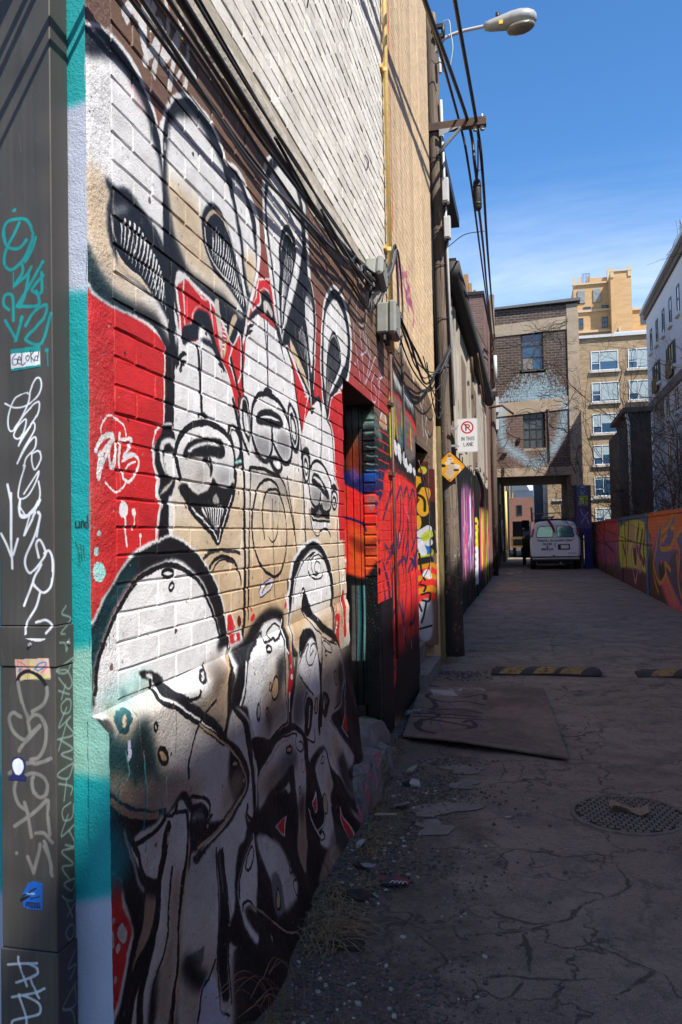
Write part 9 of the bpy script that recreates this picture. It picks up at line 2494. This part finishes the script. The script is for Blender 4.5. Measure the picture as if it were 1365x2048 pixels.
# ------------------------------------------------------------------ white work van
def van():
    t = thing('white_van', 'white glazier van with roof rack parked at the passage mouth', 'van', (1.1, 34.3, 0))
    white = plain('van_white', (.80,.80,.80), .35, .10, 3.5, 0); blk = plain('van_black_plastic', (.02,.02,.022), .6, .2, 6, 0); red = plain('tail_light_red', (.40,.015,.02), .25, .3, 12, 0)
    X = 1.1; Y0 = 34.3
    half = [(.96,.48),(1.0,.62),(1.012,.95),(1.005,1.22),(.965,1.34),(.90,1.62),(.835,1.86),(.76,1.955),(.60,2.0),(0,2.03)]
    def ring(y, s=1, dz=0, zs=1): return [(X+x*s, y, .48+(z-.48)*zs+dz) for x, z in half]+[(X-x*s, y, .48+(z-.48)*zs+dz) for x, z in half[:-1][::-1]]
    mb = MB(); mb.loft([ring(Y0+.03,.93), ring(Y0+.05,.97), ring(Y0+.12,1.0), ring(Y0+2.2), ring(Y0+3.9,1,0,.99), ring(Y0+4.15,.97,0,.86), ring(Y0+4.5,.95,0,.55), ring(Y0+5.2,.90,0,.46), ring(Y0+5.4,.80,0,.40)]); part('body', mb, white, t, True)
    for s in (-1, 1):
        def sx(x): return X+s*x
        prof = [(.012,.56),(.90,.56),(.925,.95),(.92,1.22),(.875,1.36),(.815,1.62),(.76,1.83),(.70,1.90),(.012,1.93)]
        mb = MB(); mb.prism([(sx(x), z) for x, z in prof], 1, Y0+.0, Y0+.045); d = part('rear_door', mb, white, t)
        wp = [(.07,1.33),(.74,1.33),(.765,1.40),(.70,1.72),(.62,1.80),(.10,1.82),(.06,1.75)]
        mb = MB(); mb.prism([(sx(x), z) for x, z in wp], 1, Y0-.006, Y0-.0005); part('window_seal', mb, blk, d)
        wq = [(.10,1.36),(.715,1.36),(.735,1.41),(.675,1.70),(.605,1.775),(.12,1.79),(.09,1.74)]
        mb = MB(); mb.prism([(sx(x), z) for x, z in wq], 1, Y0-.012, Y0-.0065); part('window', mb, NT('van_glass').done((.05,.19,.24), .04, None, .35, .9), d)  # cyan base colour paints the sky reflection into the glass
        mb = MB(); mb.cbox((sx(.915 if s > 0 else .99), Y0-.012, 1.36), (sx(.99 if s > 0 else .915), Y0+.1, 1.70), .01); mb.v = [(x-s*(z-1.36)*.26, y, z) for x, y, z in mb.v]; part('tail_light', mb, red, t)
        mb = MB(); mb.tube([(sx(.90)+.12,Y0+.75,.36),(sx(.90)-.12,Y0+.75,.36)], .36, 22); w = part('wheel', mb, blk, t, True)
        mb = MB(); mb.tube([(sx(.90)+s*.121,Y0+.75,.36),(sx(.90)+s*.128,Y0+.75,.36)], .2, 16); part('rim', mb, M['steel'], w, True)
        mb = MB(); mb.tube([(sx(.88)+.12,Y0+4.2,.36),(sx(.88)-.12,Y0+4.2,.36)], .36, 22); part('wheel', mb, blk, t, True)
        mb = MB(); mb.cbox((sx(1.02 if s > 0 else 1.22),Y0+3.55,1.15), (sx(1.22 if s > 0 else 1.02),Y0+3.68,1.42), .02); part('wing_mirror', mb, blk, t)
    mb = MB(); mb.cbox((X-.98,Y0-.11,.36), (X+.98,Y0+.05,.54), .02); part('bumper', mb, blk, t)
    mb = MB(); mb.box((X-.94,Y0-.112,.44), (X+.94,Y0-.1105,.50)); part('bumper_trim', mb, M['steel'], t)
    mb = MB(); mb.box((X-.12,Y0-.012,.56), (X-.02,Y0-.002,.60)); part('reflector', mb, red, t)
    mb = MB(); mb.cbox((X+.10,Y0-.018,.82), (X+.58,Y0-.001,1.05), .01); p = part('plate_frame', mb, blk, t)
    mb = MB(); mb.box((X+.22,Y0-.022,.87), (X+.53,Y0-.0185,1.01)); part('number_plate', mb, M['whitepaint'], p)
    mb = MB(); mb.tube([(X-.02,Y0-.03,.95),(X-.02,Y0-.03,1.1)], .012, 6); part('door_handle', mb, blk, t)
    mb = MB(); mb.box((X-.75,Y0+.3,.22), (X+.75,Y0+4.8,.47)); part('underbody', mb, M['dark'], t)
    mb = MB(); mb.tube([(X+.2,Y0+.02,.27),(X+.2,Y0+.5,.27)], .04, 8); part('exhaust', mb, M['steel'], t)
    mb = MB(); mb.box((X+.50,Y0-.006,.665), (X+.82,Y0-.001,.685)); part('badge', mb, M['dark'], t)
    def text(s, x, z, size, italic=0):
        c = bpy.data.curves.new('lettering', 'FONT'); c.body = s; c.size = size; c.align_x = 'CENTER'; c.extrude = .001; c.shear = italic; c.offset = .004
        c.materials.append(blk); tmp = bpy.data.objects.new('tmp', c); COLL.objects.link(tmp); bpy.context.view_layer.update(); me = bpy.data.meshes.new_from_object(tmp.evaluated_get(bpy.context.evaluated_depsgraph_get())); bpy.data.objects.remove(tmp); o = bpy.data.objects.new('lettering', me); COLL.objects.link(o); o.rotation_euler = (R(90), 0, 0); o.parent = t; o.location = (x-1.1, Y0-.004-34.3, z)
    text('GLASS', X-.32, 1.02, .135); text('&', X-.32, .915, .12); text('MIRROR', X-.32, .80, .135)
    text('"Need it... for Looking Glass"', X-.02, 1.17, .125, .3)
    # roof rack with uprights and a ladder, red rag
    mb = MB()
    for x in (X-.78,X+.78): mb.tube([(x,Y0+.15,2.08),(x,Y0+3.8,2.08)], .018, 6)
    for y in (Y0+.2,Y0+1.4,Y0+2.6,Y0+3.7): mb.tube([(X-.80,y,2.10),(X+.80,y,2.10)], .018, 6)
    for y in (Y0+.2,Y0+2.6):
        for x in (X-.74,X+.74): mb.tube([(x,y,1.93),(x,y,2.1)], .016, 6)
    part('roof_rack', mb, M['dark'], t, True)
    mb = MB(); mb.tube([(X-.95,Y0+.6,2.34),(X+.3,Y0+.6,2.36)], .02, 6); mb.tube([(X+.33,Y0+.6,2.0),(X+.31,Y0+.6,2.70)], .03, 6); mb.tube([(X-.90,Y0+.6,2.0),(X-.93,Y0+.6,2.62)], .05, 6); part('glass_rack', mb, M['oldwood'], t, True)
    mb = MB()
    for x in (X-.46,X-.05): mb.cbox((x,Y0+.1,2.16), (x+.05,Y0+3.6,2.25), .008)
    for k in range(11): mb.tube([(X-.46,Y0+.25+k*.32,2.2),(X,Y0+.25+k*.32,2.2)], .015, 6)
    part('ladder', mb, M['steel'], t)
    mb = MB(); mb.add([(X-.32,Y0-.03,2.06),(X-.18,Y0-.03,2.05),(X-.02,Y0-.04,1.72),(X+.02,Y0-.04,1.52),(X-.05,Y0-.035,1.55),(X-.2,Y0-.03,1.85)], [(0,1,2,5),(2,3,4,5)]); mb.add([(x,y+.004,z) for x, y, z in mb.v], [(5,2,1,0),(5,4,3,2)]); part('red_rag', mb, plain('red_cloth', (.35,.02,.03), .9, .4, 9, .2), t)
van()
def dark_truck():
    t = thing('dark_van', 'black van squeezed beside the white van in the passage', 'van', (-.2, 39.5, 0))
    b = plain('black_car_paint', (.03,.03,.034), .3, .2, 2, 0)
    mb = MB(); prof = [(39.2,.35),(39.2,1.6),(39.45,2.15),(43.6,2.15),(44.1,1.5),(44.8,1.15),(44.9,.4)]
    mb.loft([[(x,y,z) for y, z in prof] for x in (-.26,-.22,.04,.08)]); part('body', mb, b, t, True)
    for y in (40.1,43.9):
        mb = MB(); mb.tube([(-.27,y,.34),(-.12,y,.34)], .34, 18); part('wheel', mb, M['dark'], t, True)
    for z, c in ((1.35,'whitepaint'),(1.75,'whitepaint')):
        mb = MB(); mb.tube([(-.2,39.19,z),(-.2,39.15,z)], .05, 10); part('marker_light', mb, M[c], t)
dark_truck()
def loader():
    t = thing('yellow_loader', 'yellow framed loader with a dark grille beyond the passage', 'loader', (-.75, 52, 0))
    y = M['yellow']
    mb = MB(); mb.box((-1.05,52,1.15), (-.25,52.5,1.30)); mb.box((-1.05,51.95,.62), (-.25,52.5,.74)); mb.box((-1.05,52,.74), (-.93,52.5,1.149)); part('frame', mb, y, t)
    mb = MB(); mb.box((-.92,52.05,.74), (-.25,54.5,1.148)); part('grille', mb, M['tar'], t)
    mb = MB(); mb.box((-.95,52.6,1.3), (-.3,55,1.7)); mb.box((-.95,53.4,1.7), (-.35,55,2.3)); part('cab', mb, M['tar'], t)
    for x in (-.95,-.45):
        mb = MB(); mb.tube([(x,52.8,.32),(x+.22,52.8,.32)], .32, 16); part('wheel', mb, M['dark'], t, True)
    mb = MB(); mb.box((-.75,51.94,.42), (-.5,51.99,.58)); part('number_plate', mb, M['whitepaint'], t)
    mb = MB(); mb.box((-.15,70,.6), (.25,71.5,1.6)); mb.box((-.1,70.2,1.6), (.2,71.2,2.1)); mb2 = MB(); t2 = thing('parked_car', 'small blue and pink blur of a car parked far beyond the passage', 'car', (0,70,0))
    part('body', mb, plain('car_blue', (.06,.14,.38), .35, .2, 3, 0), t2); mb = MB(); mb.box((-.16,69.98,1.45), (.26,69.995,1.75)); part('window', mb, plain('pink_panel', (.65,.2,.35), .4, .2, 3, 0), t2)
    for x in (-.14,.12):
        mb = MB(); mb.tube([(x,70.3,.3),(x+.1,70.3,.3)], .3, 12); part('wheel', mb, M['dark'], t2, True)
loader()
# ------------------------------------------------------------------ bare shrubs and the little conifer behind the fence
def shrubs():
    tw = plain('twig_bark', (.075,.055,.042), .9, .4, 9, 0); tw2 = plain('reddish_twig', (.13,.06,.04), .9, .4, 9, 0)
    q = random.Random(23)
    def shrub(x, y, h, n, lab, m):
        h *= 1.35; n += 4
        t = thing('bare_shrub', lab, 'shrub', (x, y, 0), 'bare shrubs behind the painted wall')
        st = MB(); fi = MB()
        def grow(p, d, L, r, lvl, mb):
            pts = [p]; k = 5
            for i in range(k):
                d = (d+Vector((q.gauss(0,.22), q.gauss(0,.22), q.gauss(.03,.14)))).normalized(); p = p+d*(L/k); pts.append(p)
                if lvl < 3 and i > 0 and q.random() < .85:
                    dd = (d+Vector((q.gauss(0,.7), q.gauss(0,.7), q.gauss(.1,.4)))).normalized(); grow(p, dd, L*q.uniform(.4,.65), r*.6, lvl+1, fi)
            mb.tube(pts, [r*(1-.6*i/k) for i in range(k+1)], 3 if lvl else 5, False)
        for i in range(n):
            a = q.uniform(0,6.28); grow(Vector((x+.25*math.cos(a), y+.25*math.sin(a), 0)), Vector((.35*math.cos(a), .35*math.sin(a), 1)).normalized(), h*q.uniform(.75,1.05), .02, 0, st)
        part('stems', st, m, t); part('twigs', fi, m, t, kind='stuff')
    shrub(3.9,17.5,2.9,5,'bare shrub with reddish stems nearest the orange wall section',tw2); shrub(4.2,20.2,3.4,6,'tall tangled bare shrub before the white building',tw); shrub(3.75,22.6,3.0,6,'bare shrub with many thin dark twigs over the coping',tw); shrub(4.3,25.4,3.6,6,'tallest bare shrub in front of the dark green annex',tw); shrub(3.7,28.2,2.6,5,'low bare shrub next to the small conifer',tw2); shrub(3.5,33.5,2.7,4,'small bare shrub before the yellow brick windows',tw)
    shrub(4.9,14.6,3.2,5,'bare shrub at the far right edge above the orange coping',tw)
    t = thing('small_conifer', 'small dark green conifer leaning over the painted wall', 'tree', (3.35, 29.6, 0))
    mb = MB(); mb.tube([(3.35,29.6,0),(3.35,29.6,1.5),(3.25,29.5,3.05)], [.05,.04,.01], 6); part('trunk', mb, tw, t)
    mb = MB()
    for i in range(2600):
        u = q.random(); z = 1.3+1.75*u; rr = (.75*(1-u)**.8+.04)*math.sqrt(q.random()); a = q.uniform(0,6.28); c = Vector((3.35-.1*u+rr*math.cos(a), 29.6+rr*math.sin(a), z-.25*rr)); d = Vector((math.cos(a), math.sin(a), q.uniform(-.5,.25))).normalized(); s = d.cross(Vector((0,0,1))).normalized()*.012; L = q.uniform(.06,.14)
        mb.add([c-s, c+s, c+d*L], [(0,1,2)])
    part('needles', mb, plain('conifer_needles', (.02,.035,.018), .8, .5, 20, 0), t, kind='stuff')
    t = thing('roof_plant', 'reddish bare treetop showing above the white roof gutter', 'plant', (6.6, 33.2, 12.4)); mb = MB()
    for i in range(40):
        a = q.uniform(0,6.28); mb.tube([(6.6,33.2,12.4),(6.6+.3*math.cos(a),33.2+.4*math.sin(a),12.8+q.uniform(0,.3)),(6.6+.5*math.cos(a),33.2+.8*math.sin(a),13.0+q.uniform(0,.7))], .015, 3, False)
    part('twigs', mb, tw2, t)
shrubs()
# ------------------------------------------------------------------ things lying in the lane
def plywood():
    A, B_, C_, D_ = Vector((-.96,6.04,0)), Vector((.23,5.64,0)), Vector((.11,8.05,0)), Vector((-1.11,8.55,0))
    m = canvas_mat('scribbled_plywood', cvW, (0, 1), .75, .25, .45, fine=90)
    def fn(top):
        def f(u, v):
            p = A*(1-u)*(1-v)+B_*u*(1-v)+C_*u*v+D_*(1-u)*v
            z = .018+.014*(1-v)*(.35+.65*math.sin(math.pi*min(1, u*.9+.1)))*(1 if v < .999 else 1)+.006*math.sin(5*u+3*v)
            return (p.x, p.y, z+(.013 if top else 0))
        return f
    mb = MB(); mb.grid(fn(1), 14, 20); n0 = len(mb.v)
    for e in range(4):
        f0, f1 = fn(0), fn(1); P = lambda s: ((s,0),(1,s),(1-s,1),(0,1-s))[e]; mb.grid(lambda u, v: (f1 if v > .5 else f0)(*P(u)), 14, 1)
    mb.grid(lambda u, v: fn(0)(1-u, v), 8, 8)
    solo('plywood_sheet', mb, m, 'warped plywood sheet with black scribbles lying on the asphalt', 'plywood sheet')
plywood()
def bumps():
    rub = plain('worn_rubber', (.035,.034,.034), .8, .4, 9, .6, 60); yel = plain('worn_yellow_stripe', (.36,.22,.05), .85, .5, 22, .5, 60, dark=(.04,.036,.032))
    def bump(x0, x1, y, rot, lab, st):
        t = thing('speed_bump', lab, 'speed bump', ((x0+x1)/2, y, 0), 'rubber speed bumps across the lane')
        prof = [(-.15,-.01),(-.15,.012),(-.10,.045),(-.04,.06),(.04,.06),(.10,.045),(.15,.012),(.15,-.01)]
        def P(x, a, z, d=0): return (x, y+a+(x-x0)*rot, z+d+.006*math.sin(x*9))
        n = 12; mb = MB(); mb.loft([[P(x0+(x1-x0)*i/n+(.02 if abs(a) < .1 and i == 0 else 0)-(.02 if abs(a) < .1 and i == n else 0), a, z*(.6 if i in (0, n) else 1)) for a, z in prof] for i in range(n+1)]); part('body', mb, rub, t, True)
        for s in st:
            mb = MB(); rows = []
            for a, z in prof[1:-1]: sh = (a+.15)*.7; rows.append([P(x0+s+sh, a, z, .003), P(x0+s+sh+.22, a, z, .003)])
            mb.loft(rows, False, False); part('stripe', mb, yel, t, True)
        for s in (.06,(x1-x0)*.5,(x1-x0)-.06):
            mb = MB(); p = P(x0+s, 0, .06); mb.tube([p,(p[0],p[1],p[2]+.006)], .014, 8); part('bolt', mb, M['rust'], t)
    bump(-.43,.74,9.12,.08,'striped rubber speed bump lying in the middle of the lane',(.08,.44,.72)); bump(1.10,2.15,9.15,-.03,'striped rubber speed bump at the right side of the lane',(.12,.62))
bumps()
def grate():
    t = thing('manhole_cover', 'round cast iron manhole cover with rows of raised studs', 'manhole cover', (.50, 4.66, 0))
    ir = plain('cast_iron', (.165,.135,.11), .9, .45, 14, .6, 70); hole = plain('grate_holes', (.018,.015,.013), .9, .3, 14, 0)
    mb = MB(); mb.tube([(.5,4.66,-.05),(.5,4.66,.001)], .295, 40); part('plate', mb, hole, t)
    mb = MB(); n = 48
    rr = lambda r, z: [(.5+r*math.cos(2*math.pi*k/n), 4.66+r*math.sin(2*math.pi*k/n), z) for k in range(n)]
    mb.loft([rr(.312,-.02), rr(.310,.004), rr(.288,.006), rr(.286,-.01)], True, False); part('ring', mb, ir, t)
    for i in range(-7, 8):
        for j in range(-7, 8):
            x, y = i*.038+(.019 if j % 2 else 0), j*.038
            if math.hypot(x, y) < .275:
                mb = MB(); mb.cbox((.5+x-.0150, 4.66+y-.0125, .0), (.5+x+.0150, 4.66+y+.0125, .009), .003); part('stud', mb, ir, t)
    lf = MB(); q = random.Random(2)
    lf.grid(lambda u, v: (.40+u*.2, 4.63+v*.085-.03*u+.02*math.sin(u*5), .018+.022*math.sin(7*u+4*v)*math.sin(3*v+1)+.012*q.random()+.02*abs(v-.5)), 9, 5)
    solo('dry_leaf', lf, plain('dry_leaf_brown', (.24,.17,.115), .85, .35, 20, .3), 'crumpled brown dry leaf on the manhole cover', 'leaf')
grate()
def lie(x, y): return .012*math.sin(2.3*x+1.1*y)*math.sin(.9*y-1.7*x)+.008*math.sin(5*x-2*y)-.006
def wallx(y): return float(np.interp(y, [1.8,2.6,3.4,4.3,4.8,6,10], [-.9,-.86,-.95,-.92,-.90,-1.02,-1.04]))
def clutter():
    q = random.Random(77)
    rock = [Vector(v).normalized() for v in ((1,0,0),(-1,0,0),(0,1,0),(0,-1,0),(0,0,1),(0,0,-1),(1,1,1),(-1,1,.6),(1,-1,.7),(-1,-1,1))]
    import bmesh
    bm = bmesh.new(); bmesh.ops.create_icosphere(bm, subdivisions=1, radius=1); bv = [v.co.copy() for v in bm.verts]; bf = [[v.index for v in f.verts] for f in bm.faces]; bm.free()
    def pebble(mb, x, y, s):
        sx, sy, sz = s*q.uniform(.7,1.3), s*q.uniform(.7,1.3), s*q.uniform(.35,.8); a = q.uniform(0,6.28); ca, sa = math.cos(a), math.sin(a); z0 = lie(x, y)+sz*.5
        vs = []
        for c in bv:
            k = q.uniform(.8,1.15); X_, Y_ = c.x*sx*k, c.y*sy*k; vs.append((x+X_*ca-Y_*sa, y+X_*sa+Y_*ca, z0+c.z*sz*k))
        mb.add(vs, bf)
    cols = [plain('gravel_dark', (.085,.075,.068), .95, .4, 30, .3), plain('gravel_brown', (.13,.10,.08), .95, .4, 30, .3), plain('gravel_pale', (.33,.31,.29), .95, .3, 30, .3)]
    mbs = [MB(), MB(), MB()]
    for i in range(19000):
        y = 1.7+7.5*q.random()**1.3; x = wallx(y)+abs(q.gauss(0,.30))+.01
        if y < 3.0: x += .12*q.random()
        if -1.12 < x < .25 and 5.6 < y < 8.5 and x > wallx(y)+.06: continue
        if x > .25: continue
        if math.sin(5.1*x+2.3*y)*math.sin(3.7*y-4*x)+.35*math.sin(17*x-9*y) < q.gauss(-.1,.35): continue
        pebble(mbs[q.choices((0,1,2),(5,4,.8))[0]], x, y, q.choice((.004,.005,.006,.008,.011))*q.uniform(.7,1.3))
    for i in range(700):
        pebble(mbs[q.choices((0,1,2),(5,3,1))[0]], q.uniform(-.3,2.4), q.uniform(1.8,8), q.uniform(.0025,.005))
    for mb, m, nm in zip(mbs, cols, ('dark','brown','pale')):
        solo('gravel', mb, m, nm+' loose gravel along the foot of the mural wall', 'gravel', kind='stuff')
    # dry grass: tufts at the foot of the wall
    gm = [plain('straw_grass', (.29,.21,.105), .85, .4, 20, 0, dark=(.15,.10,.05)), plain('brown_grass', (.27,.19,.10), .9, .4, 20, 0)]
    gb = [MB(), MB()]
    def blade(x, y, L, lean, a, w, k):
        pts = []; z = lie(x, y)
        for i in range(4):
            u = i/3; pts.append(Vector((x+lean*L*u*u*math.cos(a)+.1*L*u*math.cos(a*3), y+lean*L*u*u*math.sin(a), z+L*u*(1-.55*lean*u)+.003)))
        s = Vector((-math.sin(a), math.cos(a), 0))*w
        vs = []
        for i, p in enumerate(pts): ww = s*(1-.8*i/3); vs += [p-ww, p+ww]
        gb[k].add(vs, [(2*i, 2*i+1, 2*i+3, 2*i+2) for i in range(3)])
    for cx, cy, rx, ry, n in ((-.80,3.08,.09,.11,330),(-.86,3.35,.10,.2,200),(-.83,4.05,.07,.25,170),(-.88,4.6,.05,.2,60),(-.98,5.9,.06,.35,170),(-1.0,7.4,.05,.5,170),(-1.0,9.9,.09,.3,150),(-.86,2.45,.04,.1,40)):
        for i in range(n):
            x, y = cx+q.gauss(0,rx*.6), cy+q.gauss(0,ry*.6); x = max(x, wallx(y)+.005); a = q.gauss(-.3,1.1)
            blade(x, y, q.uniform(.03,.12 if cy < 3.2 else .10), q.uniform(.9,1.7), a, q.uniform(.0016,.0034), q.random() < .4)
    for i in range(260):   # fallen straws
        y = q.uniform(2.2,5.2); x = wallx(y)+abs(q.gauss(.1,.14)); a = q.uniform(0,3.14); L = q.uniform(.03,.12)
        gb[0].add([(x,y,lie(x,y)+.006),(x+.002,y+.0015,lie(x,y)+.006),(x+L*math.cos(a),y+L*math.sin(a),lie(x,y)+.014)], [(0,1,2)])
    for mb, m, nm in zip(gb, gm, ('yellow','brown')): solo('dry_grass', mb, m, 'dry '+nm+' grass tufts at the foot of the mural', 'grass', kind='stuff')
    # thin bare stems in front of the low wall at bottom
    t = thing('dead_stalks', 'thin dead brown stalks leaning against the base of the mural', 'dead plant', (-.80,2.5,0)); mb = MB()
    for i in range(14):
        L = q.uniform(.2,.42); x, y = -.80+q.gauss(0,.03), 2.5+q.gauss(0,.14); b = q.uniform(-.5,.5); mb.tube(cat_curve([(x,y,0),(x+.06*L,y-.2*L,L*.4),(x+.05*L*b,y-.5*L,L*.7),(x+.2*L*b,y-.95*L,L*.8)], 4), .0011, 4, False)
    part('stems', mb, plain('stalk_brown', (.20,.11,.06), .9, .3, 20, 0), t)
    # flat litter, one object each
    def scrap(name, x, y, s, m, lab, cat, n=7, th=.004, group=None, tilt=.02):
        a0 = q.uniform(0,6.28); pts = []
        for k in range(n): a = a0+2*math.pi*k/n; r = s*q.uniform(.55,1.15) if name != 'concrete_patch' else s*(1+.28*math.sin(2*a+a0)+.18*math.sin(3*a+2*a0)+.12*math.sin(5*a)+q.uniform(-.06,.06)); pts.append((x+r*math.cos(a), y+r*.8*math.sin(a)))
        mb = MB(); z = lie(x, y)+(.006 if name != 'concrete_patch' else .012); tx, ty = q.uniform(-1,1)*tilt, q.uniform(-1,1)*tilt
        H = lambda p, d: (p[0], p[1], lie(*p)+.004+d) if name == 'concrete_patch' else (p[0], p[1], z+d+tx*(p[0]-x)/s+ty*(p[1]-y)/s+tilt)
        mb.loft([[H(p, 0) for p in pts], [H(p, th) for p in pts]]); return solo(name, mb, m, lab, cat, group)
    bl = plain('blue_grey_plastic', (.16,.18,.22), .45, .3, 14, .1); pl = plain('dirty_paper', (.36,.34,.32), .8, .3, 14, .2); asp = plain('asphalt_lump', (.03,.027,.025), .95, .4, 20, .8, 60); conc = plain('broken_concrete', (.19,.17,.15), .95, .35, 9, .8, 50)
    scrap('plastic_shard', -.765,3.69,.045,bl,'dark blue grey plastic shard beside the red painted scrap','plastic shard',5); scrap('plastic_shard', -.74,4.55,.06,bl,'pale blue torn plastic piece further along the gravel','plastic shard',9)
    scrap('paper_scrap', -.78,5.25,.035,pl,'small crumpled white scrap below the pink scribbled block','litter',8,.012); scrap('paper_scrap', -.72,4.95,.04,pl,'dirty pale bottle cap sized litter near the concrete patches','litter',9,.012); scrap('paper_scrap', -1.0,6.9,.07,pl,'crumpled pale litter beside the plywood corner','litter',10,.03); scrap('paper_scrap', -.86,3.95,.03,pl,'tiny white scrap in the dry grass by the wall','litter',6,.006)
    mr = NT('red_and_black_paint'); f = mr.noise(9, 4, .6); mm = mr.done(mr.mix(mr.ramp(f, .50, .62), (.02,.018,.03), (.20,.02,.03)), .6)
    rp = scrap('painted_scrap', -.62,3.57,.085,mm,'flat scrap painted red and black with white scribble','painted scrap',14,.01,None,.006)
    mb = MB()
    for k in range(4): mb.tube(cat_curve([(-.63+.018*k,3.51,.026),(-.62+.018*k,3.535,.026),(-.605+.018*k,3.515,.026)], 4), .0018, 4)
    o = part('white_scribble', mb, M['lightgrey'], rp)
    for i, (x, y, s, lab) in enumerate(((-.71,3.02,.075,'black asphalt lump in the dry grass nearest the viewer'),(-.75,3.42,.08,'black asphalt lump between grass and red scrap'),(-.80,3.72,.05,'small black lump tucked under the mural wall'),(-.76,5.0,.06,'dark lump beside the concrete patches'))):
        mb = MB(); vs = []
        for c in bv: k = q.uniform(.75,1.2); vs.append((x+c.x*s*k, y+c.y*s*.7*k, lie(x,y)+.012+c.z*s*.32*k))
        mb.add(vs, bf); solo('asphalt_lump', mb, asp, lab, 'lump', 'black lumps at the wall foot')
    for x, y, s, lab in ((-.45,5.35,.13,'pale concrete patch nearest the plywood'),(-.42,5.0,.10,'cracked pale concrete patch in the middle of the gravel'),(-.50,4.55,.15,'broad pale concrete patch in the gravel'),(-.52,4.25,.11,'pale concrete patch nearest the red scrap')):
        scrap('concrete_patch', x, y, s, conc, lab, 'concrete patch', 26, .001, 'concrete patches in the gravel', .0)
    tw = plain('driftwood_stick', (.30,.25,.18), .9, .3, 12, .2)
    mb = MB(); mb.tube([(-.86,4.36,.02),(-.74,4.38,.022)], .008, 6); solo('wooden_stick', mb, tw, 'short pale stick lying on the gravel', 'stick')
    for x, y, s in ((-.3,32.6,.22),(-.75,31.4,.2)):
        pts = [(x+s*q.uniform(.6,1.1)*math.cos(a), y+2.2*s*q.uniform(.6,1.1)*math.sin(a)) for a in np.linspace(0,6.28,16,endpoint=False)]
        mb = MB(); mb.add([(a, b, .003) for a, b in pts], [tuple(range(16))]); solo('puddle', mb, NT('puddle_water').done((.05,.045,.04), .12, None, 0, .5), ('small puddle nearest the van','small puddle beside the far pole')[(-.3,-.75).index(x)], 'puddle', 'puddles in front of the van')
    pk = MB(); pk.box((.8,33.2,.0),(1.2,33.4,.06)); solo('plank', pk, M['oldwood'], 'short plank on the ground behind the van', 'plank')
clutter()
print('objects', len(S.objects), 'tris', sum(len(o.data.polygons) for o in S.objects if o.type == 'MESH'))
